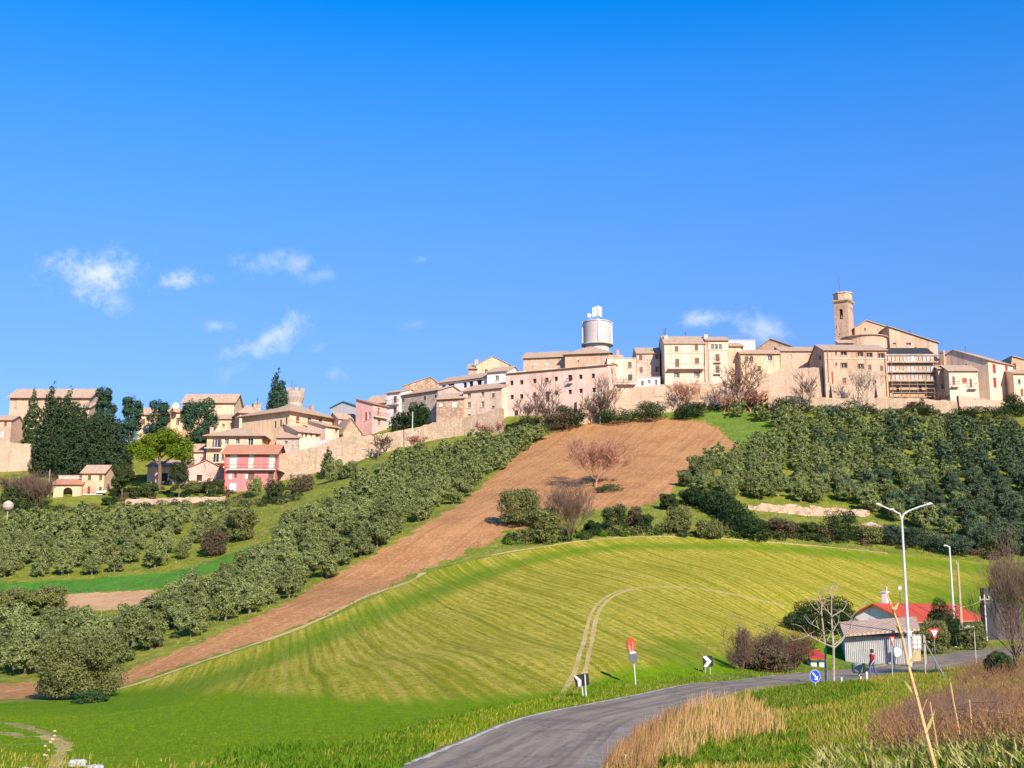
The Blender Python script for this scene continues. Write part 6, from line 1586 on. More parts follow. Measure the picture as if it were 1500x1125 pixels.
# white tank in a cage under the shed roof's end
t0 = at(1329, 941, YH+1.2); tz = h1(t0.x, t0.y)
tk = empty('water_tank', (t0.x, t0.y, tz), 'white plastic water tank in a wire cage behind the tall street lamp', 'water tank')
mb = MB(); zt_ = ray(1329, 930).z*t0.y; zb_ = ray(1329, 951).z*t0.y
mb.cbox((t0.x, t0.y, (zt_+zb_)/2), 1.75, 1.1, zt_-zb_); mb.lathe((t0.x, t0.y, zt_), [(.25, 0), (.25, .12), (.05, .14)], 12); mb.build('tank', MT['whitesign'], tk)
for k in range(7):
    mb = MB(); x = t0.x-.9+k*.3; mb.tube([(x, t0.y-.6, zb_-.1), (x, t0.y-.6, zt_+.06)], .02, 5); mb.build('cage_bar', MT['galv'], tk)
for k in range(4):
    mb = MB(); z = zb_+.1+k*(zt_-zb_-.1)/3; mb.tube([(t0.x-.93, t0.y-.64, z), (t0.x+.93, t0.y-.64, z)], .02, 5); mb.build('cage_bar', MT['galv'], tk)
mb = MB(); mb.cbox((t0.x, t0.y, (zb_+tz)/2-.2), 1.6, 1.0, zb_-tz+.35); mb.build('base', MT['woodpole'], tk)
m0 = hit(1317, 973)
mr = empty('traffic_mirror', m0, 'round white traffic mirror on a short post by the give way sign', 'traffic mirror')
mz = ray(1314, 955).z*m0.y
mb = MB(); mb.disc((m0.x-.15, m0.y-.12, mz), (-.35, -1, .1), .34, .09, 20); mb.build('mirror', MT['whitesign'], mr)
mb = MB(); mb.tube([(m0.x, m0.y, m0.z-.3), (m0.x-.1, m0.y, mz+.1)], .035, 6); mb.build('post', MT['galv'], mr)
# dark cabin at the right edge
k0 = hit(1446, 938); k1 = at(1462, 938, k0.y); kz = ray(1450, 884).z*k0.y
kb = empty('electricity_cabin', (k0.x, k0.y, k0.z), 'dark electricity cabin with a grey-green top box at the right edge', 'cabin')
mb = MB(); mb.box((k0.x, k0.y, k0.z-.4), (k1.x-k0.x, 0, 0), (0, 1.2, 0), (0, 0, kz-k0.z+.4)); mb.build('body', MT['cabin'], kb)
k2 = at(1500, 938, k0.y); mb = MB(); mb.box((k1.x+.01, k0.y+.15, k0.z-.4), (k2.x-k1.x, 0, 0), (0, 1.5, 0), (0, 0, kz-k0.z+.38)); mb.build('wall', MT['cabin2'], kb)
mb = MB(); k3 = at(1468, 938, k0.y); zt = ray(1450, 861).z*k0.y; mb.box((k0.x+.05, k0.y+.1, kz+.003), (k3.x-k0.x, 0, 0), (0, 1.0, 0), (0, 0, zt-kz)); mb.build('top_box', MT['cabin3'], kb)
# ---------------------------------------------------------------- poles and the street lamp
L0 = hit(1333, 976)
lamp = empty('street_lamp', L0, 'tall pale grey street lamp with two curved arms in front of the red roofed house', 'street lamp')
zt = ray(1322, 758).z*L0.y; lx = at(1321, 758, L0.y).x
mb = MB(); mb.tube([(L0.x, L0.y, L0.z-.4), (L0.x, L0.y, L0.z+.7), (L0.x, L0.y, L0.z+.75), (L0.x, L0.y, zt)], [.16, .16, .115, .075], 10); mb.build('pole', MT['lampgrey'], lamp)
for pts, hd in (([(1321, 760), (1318, 753), (1311, 749), (1300, 744.5), (1292, 741)], (1283, 738)), ([(1321, 760), (1324, 753), (1332, 748), (1345, 743), (1356, 739.5)], (1366, 737.5))):
    a3 = [at(px, py, L0.y) for px, py in pts]; a3[0] = Vector((L0.x, L0.y, zt-.12))
    dx = a3[0].x-at(1321, 760, L0.y).x
    a3 = [a3[0]]+[Vector((p.x+dx, p.y, p.z)) for p in a3[1:]]
    mb = MB(); mb.tube(a3, [.075, .065, .055, .05, .045], 8); arm = mb.build('arm', MT['lampgrey'], lamp)
    h_ = at(*hd, L0.y); h_.x += dx
    sg = 1 if h_.x > a3[-1].x else -1
    mb = MB(); e = a3[-1]
    mb.tube([e, e.lerp(h_, .25)+Vector((0, 0, .02)), e.lerp(h_, .7)+Vector((0, 0, .02)), h_], [.05, .085, .09, .04], 8); hdo = mb.build('lamp_head', MT['lampgrey'], arm)
q = at(1306, 748, L0.y); mb = MB(); mb.cbox((q.x+dx, L0.y, q.z+.1), .38, .2, .14); mb.build('sensor_box', MT['galv'], lamp)
def pole(name, label, cat, px, base, top, r0, r1, mat_, Y=None, cap=None, group=None, n_=8):
    p = place(px, base, Y); z = ray(px, top).z*p.y
    o = empty(name, p, label, cat, group)
    mb = MB(); mb.tube([(p.x, p.y, p.z-.4), (p.x, p.y, z)], [r0, r1], n_); mb.build('post', MT[mat_], o)
    if cap == 'arm':
        mb = MB(); mb.tube([(p.x, p.y, z-.1), (p.x-.25, p.y, z+.05), (p.x-.55, p.y-.1, z+.05)], [.06, .06, .09], 6); mb.build('lamp_head', MT['lampgrey'], o)
    elif cap == 'insul':
        mb = MB(); mb.box((p.x-.5, p.y-.06, z-.5), (1.0, 0, 0), (0, .12, 0), (0, 0, .12)); mb.build('cross_arm', MT['woodpole'], o)
        for k in (-.4, 0, .4):
            mb = MB(); mb.lathe((p.x+k, p.y, z-.38), [(.03, 0), (.06, .08), (.05, .2), (.02, .24)], 8); mb.build('insulator', MT['whitesign'], o)
    return o, p, z
pole('lamp_post', 'plain tall grey lamp post right of the red roof', 'lamp post', 1400, 948, 800, .12, .075, 'lampgrey', None, 'arm')
o, p, zw = pole('utility_pole', 'tan wooden utility pole next to the plain grey lamp post', 'utility pole', 1410, 940, 825, .16, .10, 'woodpole', None)
mb = MB(); mb.tube([(p.x-.1, p.y, zw-.1), (p.x-.1, p.y, zw+.25)], .06, 6); mb.build('insulator', MT['galv'], o)
o2, p2, z2 = pole('utility_pole', 'short white topped pole beside the dark electricity cabin', 'utility pole', 1446, 938, 871, .08, .07, 'lampgrey', None, 'insul')
mb = MB(); e0 = Vector((p2.x, p2.y, z2-.4)); e1 = Vector((p.x, p.y, ray(1408, 890).z*p.y)); mb.tube([e0, e0.lerp(e1, .5)-Vector((0, 0, .15)), e1], .022, 5)
tag(mb.build('cable', MT['cane'], None, loc=e0), 'pale cable slung from the short pole to the wooden pole', 'cable')
pole('fence_post', 'grey steel post carrying a slanting brace, left of the big give way sign', 'post', 1356, 991, 930, .045, .04, 'galv')
a = hit(1389, 996); b = hit(1356, 991); z = ray(1357, 941).z*b.y
mb = MB(); mb.tube([(b.x+.06, b.y, z), (a.x, a.y, a.z-.2)], .04, 6); tag(mb.build('brace_post', MT['galv'], None, loc=a), 'slanting grey steel brace leaning on its post', 'brace')
pole('fence_post', 'lone grey steel post in the grass below the electricity cabin', 'post', 1430, 971, 925, .045, .04, 'galv')
pole('marker_post', 'left of two short white marker posts by the shed', 'marker post', 1233, 1003, 992, .05, .05, 'whitep')
pole('marker_post', 'taller white marker post beside the walking person', 'marker post', 1270, 999, 984, .06, .06, 'whitep')
pole('marker_post', 'shortest white marker post under the grey-green bin', 'marker post', 1261, 998, 991, .05, .05, 'whitep')
pole('utility_pole', 'thin pale pole before the ivy covered tree and the long stone wall', 'utility pole', 603.5, 668, 603, .12, .08, 'lampgrey', 251)
pole('utility_pole', 'thin grey pole left of the arched gateway', 'utility pole', 70.5, 728, 688, .11, .08, 'galv', 243)
pole('utility_pole', 'thin pale pole before the flat roofed house and its bare tree', 'utility pole', 879, 604, 566, .10, .07, 'lampgrey', 249)
gl = hit(9, 782)
gp = empty('globe_lamp', gl, 'pale globe lamp on a post at the left edge of the olive grove', 'lamp')
z = ray(9, 741).z*gl.y; mb = MB(); mb.tube([(gl.x, gl.y, gl.z-.3), (gl.x, gl.y, z-.5)], .09, 7); mb.build('post', MT['galv'], gp)
mb = MB(); mb.lathe((gl.x, gl.y, z-.9), [(.25, 0), (.8, .35), (.95, .9), (.75, 1.45), (.2, 1.8)], 16); mb.build('globe', MT['greystone'], gp, True)
# ---------------------------------------------------------------- signs
def tri_sign(name, label, px, base, cx, cy, w, top, rot=0.0, back=False):
    p = hit(px, base); o = empty(name, p, label, 'road sign')
    Y = p.y; k = Y/1845.0
    c = at(cx, cy, Y); ww = w*k; hh = ww*.88
    u = Vector((math.cos(rot), math.sin(rot), 0)); n_ = Vector((u.y, -u.x, 0))
    mb = MB(); mb.tube([(p.x, p.y, p.z-.4), (c.x, p.y, c.z+hh*.45)], .032, 7); mb.build('post', MT['galv'], o)
    def tri(s_, d, m):
        m_ = MB(); q = c+n_*d; r_ = []
        for ax, az in ((-.5, .5), (.5, .5), (0, -.5)):
            for t in (-.06, .06):
                r_.append((ax, az, t))
        P_ = []
        for (ax, az), (bx, bz), (dx_, dz_) in (((-.5, .5), (.5, .5), (0, -.5)), ((.5, .5), (0, -.5), (-.5, .5)), ((0, -.5), (-.5, .5), (.5, .5))):
            P_.append(q+u*(ax+(dx_-ax)*.07)*ww*s_+Vector((0, 0, (az+(dz_-az)*.07)*hh*s_+(hh*.12*(1-s_)))))
            P_.append(q+u*(ax+(bx-ax)*.07)*ww*s_+Vector((0, 0, (az+(bz-az)*.07)*hh*s_+(hh*.12*(1-s_)))))
        m_.slab(P_, n_*-.015, 0); return m_
    tri(1.0, .05, 0).build('border', MT['redsign'], o)
    tri(.60, .066, 0).build('sign_face', MT['whitesign' if not back else 'sheet'], o)
    return o
tri_sign('give_way_sign', 'white give way triangle with red border, the larger one before the olive bushes', 1371, 985, 1368, 929, 19.5, 921, .1)
tri_sign('give_way_sign', 'narrow turned give way triangle with red border before the corrugated shed', 1307, 993, 1306, 939, 15.5, 930, .75, True)
pole('sign_post', 'bare grey post right behind the turned give way triangle', 'post', 1311, 984, 946, .035, .035, 'galv')
def chevron(label, px_posts, base, pts, front_post=True):
    """square black board with one white chevron; pts: board corners in the picture (tl, tr, br, bl)"""
    p = hit(px_posts[0], base); Y = p.y
    o = empty('chevron_sign', p, label, 'road sign')
    tl, tr, br, bl = [at(*q, Y) for q in pts]
    w = (tr-tl).length; h_ = tl.z-bl.z
    mb = MB(); mb.slab([tl, tr, br, bl], (0, .03, 0)); mb.build('board', MT['black'], o)
    E = lambda a, b: tl.lerp(tr, a).lerp(bl.lerp(br, a), b)+Vector((0, -.006, 0))
    return o, p, E, Y
o, p, E, Y = chevron('black chevron board on two grey posts by the dirt track, pointing right', (855, 851), 1022, [(840, 989.5), (862, 986), (863.5, 1003.5), (844, 1006.5)])
mb = MB(); mb.slab([E(.0, .02), E(.14, .0), E(.46, .48), E(.40, .98), E(.16, 1.0), E(.2, .5)], (0, -.004, 0)); mb.build('arrow', MT['sheet'], o)
for px, py, dy in ((856.5, 988, -.06), (852.5, 1004, .05)):
    t = at(px, py, p.y); g = hit(px+3.5, 1023); mb = MB(); mb.tube([(g.x, p.y+dy, h1(g.x, p.y)-.3), (t.x, p.y+dy, t.z)], .03, 7); mb.build('post', MT['lampgrey'], o)
o, p, E, Y = chevron('white chevron on a black board at the outside of the bend, pointing right', (1038, 1038), 988, [(1029, 961.5), (1043.5, 960.5), (1045, 976.5), (1030, 977)])
mb = MB(); mb.slab([E(.02, .02), E(.40, .02), E(.85, .5), E(.42, .98), E(.04, .98), E(.42, .5)], (0, -.004, 0)); mb.build('arrow', MT['whitesign'], o)
for px in (1033, 1040):
    t = at(px, 968, p.y); mb = MB(); mb.tube([(t.x, p.y+.05, p.z-.3), (t.x, p.y+.05, t.z)], .03, 7); mb.build('post', MT['galv'], o)
p = hit(932, 1003); o = empty('round_road_sign', p, 'pole with an orange-red round sign over a dark round sign by the bend', 'road sign')
a = at(926, 940, p.y); mb = MB(); mb.tube([(p.x, p.y, p.z-.4), (a.x, p.y, at(925, 941, p.y).z)], .032, 7); mb.build('post', MT['lampgrey'], o)
k = p.y/1845
c = at(924.7, 944, p.y); mb = MB(); mb.disc((c.x, p.y-.06, c.z), (.55, -1, .05), 10*k, .02, 24, 0, .72); mb.build('sign_face', MT['orangesign'], o)
mb = MB(); mb.disc((c.x-.035, p.y-.045, c.z), (.55, -1, .05), 10.2*k, .03, 24, 0, .72); mb.build('sign_back', MT['signback'], o)
mb = MB(); mb.tube([(c.x-.14, p.y-.12, c.z-.05), (c.x-.07, p.y-.13, c.z-10*k)], .028, 6); mb.build('clamp_bar', MT['lampgrey'], o)
c = at(927.3, 962.5, p.y); mb = MB(); mb.disc((c.x, p.y-.06, c.z), (.2, -1, .05), 9.6*k, .02, 24, 0, .74); sb_ = mb.build('sign_face', MT['signback'], o)
mb = MB()
for t0_, t1_ in ((.75, 2.6), (.15, .5)):
    ts = np.linspace(t0_, t1_, 8); a3 = Vector((1, .2, 0)).normalized()
    mb.slab([Vector((c.x, p.y-.072, c.z))+a3*(8.6*k*.74*math.cos(t))+Vector((0, 0, 8.6*k*math.sin(t))) for t in ts], (0, .004, 0))
mb.build('white_marking', MT['whitesign'], sb_)
p = hit(1194, 1010, 20); o = empty('keep_right_sign', p, 'round blue sign with a white arrow pointing down right, near the pale twin trunks', 'road sign')
Y = p.y; k = Y/1845; c = at(1194, 990.5, Y)
zb_ = p.z-.3
mb = MB(); mb.tube([(c.x, Y+.05, zb_), (c.x, Y+.05, c.z)], .03, 7); mb.build('post', MT['galv'], o)
mb = MB(); mb.disc((c.x, Y, c.z), (-.1, -1, 0), 9.2*k, .02, 28, 0, .8); mb.build('rim', MT['whitesign'], o)
mb = MB(); mb.disc((c.x, Y-.012, c.z), (-.1, -1, 0), 8.6*k, .012, 28, 0, .8); mb.build('sign_face', MT['bluesign'], o)
A2 = lambda x, z: Vector((c.x+x*k, Y-.022-.1*x*k*-1*.1, c.z+z*k))
mb = MB(); mb.slab([A2(-4.4, 4.2), A2(-3.0, 5.4), A2(1.8, -.6), A2(.4, -2.0)], (0, -.004, 0)); mb.slab([A2(4.6, -6.0), A2(3.8, .6), A2(-1.6, -4.6)], (0, -.004, 0)); mb.build('arrow', MT['whitesign'], o)
p = hit(917, 1124, 18); o = empty('delineator_post', p, 'small red marker post with a white reflector in the orange grass', 'marker post')
z = ray(917, 1105).z*p.y; mb = MB(); mb.tube([(p.x, p.y, p.z-.2), (p.x-.01, p.y, z-.08)], .03, 8); mb.build('post', MT['redsign'], o)
mb = MB(); mb.tube([(p.x-.01, p.y, z-.079), (p.x-.01, p.y, z)], .036, 8); mb.build('reflector', MT['whitesign'], o)
# ---------------------------------------------------------------- things along the road
p = hit(1198, 976); o = empty('roadside_bins', p, 'little dark red roofed shelter over two white bins at the thicket\'s right end', 'bin shelter')
k = p.y/1845
for px, w in ((1189, 11), (1203, 9.5)):
    a = at(px, 970, p.y); mb = MB(); zt_ = at(px, 966.5, p.y).z; mb.box((a.x-w*k/2, p.y-.4, p.z-.05), (w*k, 0, 0), (0, .7, 0), (0, 0, zt_-p.z)); mb.build('bin', MT['whitep' if px > 1195 else 'sheet'], o)
z0_ = at(1190, 965, p.y).z; z1_ = at(1190, 953, p.y).z
xl, xr = at(1182, 960, p.y).x, at(1209, 960, p.y).x
mb = MB(); mb.slab([(xl, p.y-.8, z0_), (xr, p.y-.8, z0_), (xr-.45, p.y+.3, z1_), (xl+.15, p.y+.3, z1_)], (0, 0, .06)); mb.slab([(xr, p.y-.8, z0_+.002), (xr+.1, p.y+.9, z0_+.002), (xr-.44, p.y+.3, z1_)], (0, 0, .06)); mb.build('roof', MT['red'], o)
mb = MB()
for x, y in ((xl+.1, p.y-.5), (xr-.12, p.y-.5), (xl+.2, p.y+.35), (xr-.3, p.y+.35)): mb.tube([(x, y, p.z-.2), (x, y, z0_+(.6 if y > p.y else .03))], .05, 6)
mb.build('frame', MT['iron'], o)
p = hit(1259, 990); o = empty('waste_bin', p, 'grey-green waste bin on a short stand by the corrugated shed', 'waste bin')
k = p.y/1845; a = at(1258, 979, p.y); zt_ = at(1258, 971.5, p.y).z; zb_ = at(1258, 986, p.y).z
mb = MB(); mb.lathe((a.x-.1, p.y, zb_), [(.26, 0), (.34, .1), (.36, zt_-zb_-.1), (.30, zt_-zb_)], 14); mb.build('body', MT['bin'], o)
mb = MB(); mb.slab([(a.x+.28, p.y-.1, zt_), (a.x+.42, p.y-.1, zt_), (a.x+.40, p.y-.1, zb_+.35), (a.x+.62, p.y-.1, zb_+.35), (a.x+.5, p.y-.1, zb_), (a.x+.28, p.y-.1, zb_)], (0, .3, 0)); mb.build('flap', MT['black'], o)
mb = MB(); mb.tube([(a.x, p.y, p.z-.2), (a.x, p.y, zb_+.02)], .05, 6); mb.build('post', MT['galv'], o)
# twin pale trunks
for px0, b_, t_, sd, lb, lean in ((1208, 1001, 876, 2, 'left of two pale bare trunks beside the blue sign', -.04), (1217, 1002, 866, 5, 'right of two pale bare trunks, forking low with long side limbs', .02)):
    rng = np.random.default_rng(sd); p = hit(px0+(2 if sd == 2 else 4), b_, 30); Y = p.y
    o = empty('young_tree', p, lb, 'bare tree')
    mb = MB(); X = lambda px, py: at(px, py, Y)
    if sd == 5:
        limbs = [([(1216, 1002), (1221, 950), (1220, 905), (1220, 874)], (.12, .03)), ([(1221, 948), (1208, 943), (1185, 931), (1172, 917)], (.07, .015)), ([(1221, 950), (1232, 940), (1240, 933), (1252, 912)], (.07, .015)), ([(1221, 945), (1234, 935), (1247, 922), (1249, 896)], (.06, .015)), ([(1220, 902), (1235, 894), (1244, 884)], (.05, .012)), ([(1220, 904), (1210, 893), (1203, 878)], (.05, .012)), ([(1220, 876), (1213, 866), (1208, 860)], (.035, .01)), ([(1220, 876), (1225, 862), (1228, 854)], (.035, .01)), ([(1220, 925), (1228, 912), (1231, 898)], (.04, .01)), ([(1245, 905), (1258, 893), (1268, 882)], (.03, .01)), ([(1185, 931), (1176, 934), (1160, 938)], (.03, .01))]
    else:
        limbs = [([(1208, 1001), (1209, 950), (1204, 918), (1202, 895), (1206, 877)], (.11, .025)), ([(1206, 925), (1196, 918), (1184, 912)], (.05, .012)), ([(1203, 900), (1192, 890), (1186, 880)], (.04, .01)), ([(1203, 892), (1207, 882), (1213, 876)], (.04, .01)), ([(1209, 942), (1216, 930), (1219, 925)], (.045, .012)), ([(1202, 897), (1197, 884), (1200, 872)], (.03, .01))]
    for pts, (r0_, r1_) in limbs:
        q = [X(*a)+Vector((0, rng.uniform(-.5, .5) if i > 1 else 0, 0)) for i, a in enumerate(pts)]
        if pts[0][1] > 990: q[0] = Vector((p.x, p.y, p.z-.3))
        mb.tube(q, list(np.linspace(r0_*.68, r1_*.7, len(q))), 6)
        for k in range(4):
            i = rng.integers(1, len(q)); a = q[i-1].lerp(q[i], rng.uniform(.3, 1)); 
            if pts[0][1] > 990 and i == 1: continue
            d = Vector((rng.uniform(-1, 1), rng.uniform(-.6, .6), rng.uniform(.3, 1)))*rng.uniform(.3, .8)
            mb.tube([a, a+d*.5+Vector((0, 0, .03)), a+d], [.02, .014, .008], 4)
    mb.build('trunk', MT['palebark'], o)
# thickets left of the shed
LT('evergreen_shrub', 'large dark green rounded shrub behind the pale twin trunks', 'shrub', 1205, 962, 874, 104, 'hedge', 107, 9000, .16, 'round', 77, .03, gap=.3)
for px, b_, t_, w_, mt, lb, st in ((1086, 984, 908, 46, 'twig', 'tall grey-brown bare bush at the left of the roadside thicket', 5), (1128, 982, 918, 66, 'twigdark', 'wide tangled bare bush in the middle of the roadside thicket', 7), (1165, 978, 922, 52, 'bramble', 'reddish brown tangled bush by the red roofed bin shelter', 6)):
    bare_tree('bare_bush', lb, px, b_, t_, w_, mt, None, int(px), 'bush', None, .55, levels=4, kids=(4, 6), trunk=.25, stems=st, spread=1.1, up=.2, wig=.3)
LT('brown_shrub', 'low brown shrub filling the foot of the roadside thicket', 'shrub', 1120, 984, 944, 90, 'brownbush', None, 3500, .12, 'round', 78, .02, gap=.5)
LT('olive_bush', 'grey-green bush under the shed roof\'s right end', 'bush', 1365, 962, 908, 54, 'oliveold', 101, 4200, .16, 'round', 80, .04)
LT('olive_bush', 'grey-green bush between the wooden pole and the electricity cabin', 'bush', 1428, 948, 907, 40, 'oliveold', 103, 3200, .15, 'round', 81, .04)
LT('evergreen_shrub', 'dark brownish evergreen in front of the red roof behind the grey post', 'shrub', 1388, 940, 876, 50, 'hedge', 107, 5200, .16, 'round', 82, .05)
bare_tree('bare_tree', 'big reddish bare tree at the right edge before the cabin', 1496, 975, 780, 110, 'twig', 78, 91, 'bare tree', None, .6, levels=5, kids=(3, 5), trunk=.16, stems=5, spread=.9, up=.35)
LT('green_bush', 'dark green low bush in the grass below the electricity cabin', 'bush', 1466, 986, 950, 44, 'bush', 70, 2600, .11, 'round', 83, .02)
for px, b_, t_ in ((1023, 985, 938), (1030, 985, 934)):
    p = hit(px, b_); 
    V, Fq = bare_arrays(ray(px, t_).z*p.y-p.z, .5, np.random.default_rng(px), levels=2, kids=(2, 4), trunk=.8, r0=.035, tw=.012, up=.8)
    plant_objs('sapling', 'left of two thin pale saplings by the white chevron' if px < 1026 else 'right of two thin pale saplings by the white chevron', 'sapling', p, [('stem', (V, Fq), 'strawbrown')])
# ---------------------------------------------------------------- the walking person
def person():
    p = hit(1279, 993, 60); hgt = 1.68
    t = empty('person', p, 'person in a red top and blue trousers walking by the corrugated shed', 'person')
    P_ = {'pelvis': (0, 0, .92), 'chest': (0, .0, 1.28), 'neck': (0, -.01, 1.44), 'head': (.01, -.03, 1.57), 'crown': (.01, -.03, 1.66), 'hl': (-.09, 0, .88), 'kl': (-.11, -.16, .5), 'al': (-.11, -.06, .09), 'tl': (-.12, -.24, .04),
          'hr': (.09, 0, .88), 'kr': (.10, .06, .49), 'ar': (.10, .30, .13), 'tr': (.10, .16, .04), 'sl': (-.18, 0, 1.36), 'el': (-.24, .08, 1.1), 'wl': (-.23, -.02, .86), 'ml': (-.22, -.06, .78), 'sr': (.18, 0, 1.36), 'er': (.23, -.06, 1.1), 'wr': (.22, -.22, .92), 'mr': (.21, -.27, .85)}
    ed = [('pelvis', 'chest'), ('chest', 'neck'), ('neck', 'head'), ('head', 'crown'), ('pelvis', 'hl'), ('hl', 'kl'), ('kl', 'al'), ('al', 'tl'), ('pelvis', 'hr'), ('hr', 'kr'), ('kr', 'ar'), ('ar', 'tr'), ('chest', 'sl'), ('sl', 'el'), ('el', 'wl'), ('wl', 'ml'), ('chest', 'sr'), ('sr', 'er'), ('er', 'wr'), ('wr', 'mr')]
    rad = {'pelvis': .15, 'chest': .15, 'neck': .055, 'head': .085, 'crown': .07, 'hl': .095, 'kl': .06, 'al': .045, 'tl': .035, 'hr': .095, 'kr': .06, 'ar': .045, 'tr': .035, 'sl': .06, 'el': .045, 'wl': .032, 'ml': .03, 'sr': .06, 'er': .045, 'wr': .032, 'mr': .03}
    for s_, m_ in (('l', 'ml'), ('r', 'mr')):
        mx_, my_, mz_ = P_[m_]
        for k in range(4):
            a, b = 'f%s%d' % (s_, k), 'g%s%d' % (s_, k); dx = (k-1.5)*.018
            P_[a] = (mx_+.005, my_+dx-.01, mz_-.045); P_[b] = (mx_-.005, my_+dx*1.1, mz_-.085+abs(k-1)*.007); rad[a] = .0085; rad[b] = .0075; ed += [(m_, a), (a, b)]
        a, b = 't%s0' % s_, 't%s1' % s_
        P_[a] = (mx_, my_-.04, mz_-.01); P_[b] = (mx_, my_-.05, mz_-.045); rad[a] = .0095; rad[b] = .008; ed += [(m_, a), (a, b)]
    names = list(P_); ix = {n_: i for i, n_ in enumerate(names)}
    me = bpy.data.meshes.new('body'); me.from_pydata([P_[n_] for n_ in names], [(ix[a], ix[b]) for a, b in ed], [])
    o = bpy.data.objects.new('body', me); COL.objects.link(o)
    mod = o.modifiers.new('skin', 'SKIN')
    for i, n_ in enumerate(names):
        sv_ = me.skin_vertices[0].data[i]; r_ = rad[n_]; sv_.radius = (r_*(1.2 if n_ in ('chest', 'pelvis') else 1), r_*(.8 if n_ in ('chest', 'pelvis') else 1)); sv_.use_root = n_ == 'pelvis'
    sd = o.modifiers.new('sub', 'SUBSURF'); sd.levels = 1; sd.render_levels = 1
    dg = bpy.context.evaluated_depsgraph_get(); m2 = bpy.data.meshes.new_from_object(o.evaluated_get(dg))
    bpy.data.objects.remove(o)
    for mt in (simple('skin', (.50, .30, .21), .6), simple('red_top', (.48, .03, .05), .8), simple('blue_trousers', (.09, .12, .28), .85), simple('dark_shoes', (.03, .03, .035), .6)): m2.materials.append(mt)
    for f in m2.polygons:
        c = f.center
        f.material_index = 3 if c.z < .09 else 2 if (c.z < .95 and abs(c.x) < .185) else 1 if (.95 <= c.z < 1.42 and (abs(c.x) < .21 or c.z > 1.1)) else 0
        f.use_smooth = True
    m2.name = 'body'
    b = bpy.data.objects.new('body', m2); COL.objects.link(b); b.parent = t
    mb = MB(); c = Vector((.01, -.005, 1.62)); 
    mb.lathe(c, [(.105, -.10), (.12, -.02), (.115, .05), (.07, .10), (.01, .115)], 12); h_ = mb.build('hair', simple('dark_hair', (.03, .02, .015), .7), None, True); h_.parent = t
    mb = MB(); f = Vector((.01, -.113, 1.60)); mb.tube([f, f+Vector((0, -.02, -.03))], [.012, .016], 5)
    for sx in (-.032, .032): mb.disc(f+Vector((sx, .012, .012)), (0, -1, 0), .010, .004, 8)
    mb.box(f+Vector((-.025, .01, -.065)), (.05, 0, 0), (0, -.006, 0), (0, 0, .008))
    for sx in (-.095, .085): mb.cbox(f+Vector((sx+.005, .09, 0)), .02, .03, .055)
    fc = mb.build('face', bpy.data.materials['skin']); fc.parent = t
    t.rotation_euler = (0, 0, R(-62))
    return t
person()
# ---------------------------------------------------------------- rock ledge and stones
def rocky(name, label, cat, line, hpx, dep, mat_, seed):
    rng = np.random.default_rng(seed); V, Fq = [], []
    pts = [hit(*p) for p in dens(line, False, 5)]
    n_ = len(pts); mb = MB(); rows = 5
    g = []
    for i, p in enumerate(pts):
        t = i/(n_-1); hh = mpp(p.y)*hpx*(.35+.65*math.sin(math.pi*min(1, max(0, t*.94+.03)))**.5)*(1+.12*math.sin(i*.9+seed)+rng.uniform(-.05, .05))
        r_ = []
        for j in range(rows):
            s_ = j/(rows-1); r_.append(Vector((p.x+rng.uniform(-.3, .3), p.y+s_*1.0+rng.uniform(-.35, .35), p.z-.3+(hh+.3)*s_+rng.uniform(-.12, .12))))
        e = pts[i]; r_.append(Vector((p.x, p.y+dep, max(h1(p.x, p.y+dep)-.2, p.z))))
        g.append(r_)
    for i in range(n_-1):
        for j in range(rows):
            mb.poly([g[i][j], g[i+1][j], g[i+1][j+1], g[i][j+1]])
    o = mb.build(name, MT[mat_], None, loc=pts[0]); tag(o, label, cat); return o
rocky('rock_ledge', 'long tan rock ledge below the right olive grove', 'rock', [(1098, 748), (1140, 751), (1180, 756), (1225, 757), (1276, 757)], 15, 3.0, 'rock', 3)
rocky('rock_ledge', 'short pale rock ledge lower right of the long one', 'rock', [(1262, 770), (1290, 774), (1308, 778)], 8, 2.5, 'rock', 5)
def stone(label, px, py, w, h_, seed, mat_='stonelight', ymin=6):
    rng = np.random.default_rng(seed); p = hit(px, py, ymin); s_ = p.y/1865
    import bmesh
    bm = bmesh.new(); bmesh.ops.create_icosphere(bm, subdivisions=3, radius=1.0)
    for v in bm.verts:
        n_ = v.co.copy(); q = .82+.18*math.sin(n_.x*3+seed)*math.cos(n_.y*4+seed*2)+.08*math.sin(n_.z*9+n_.x*8)
        v.co = Vector((max(-.8, min(.8, n_.x*q)), max(-.8, min(.8, n_.y*q)), max(-.6, min(.62, n_.z*q))))
    bm.transform(__import__('mathutils').Matrix.Diagonal((w*s_*.62, w*s_*.5, h_*s_*.75, 1)))
    me = bpy.data.meshes.new('boulder'); bm.to_mesh(me); bm.free(); me.materials.append(MT[mat_])
    o = bpy.data.objects.new('boulder', me); COL.objects.link(o); o.location = p+Vector((0, 0, h_*s_*.2)); o.rotation_euler = (0, 0, seed)
    tag(o, label, 'stone')
stone('pale grey boulder at the bottom edge beside the footpath', 114, 1122, 26, 14, 1)
stone('flat pale slab of stone right of the pale grey boulder', 137, 1127, 34, 9, 2)
stone('half hidden pale stone at the bottom edge left of the footpath', 38, 1132, 28, 10, 3)
for i, (px, py, w) in enumerate(((80, 1072, 5), (80, 1079, 5), (77, 1084, 6), (74, 1088, 5), (66, 1094, 5), (71, 1100, 5), (65, 1107, 4), (69, 1108, 4))):
    rng = np.random.default_rng(i)
    stone('small pale stone lying along the footpath at the left', px, py, w, 4, 10+i, 'rock'); bpy.context.scene.objects[-1] if False else None
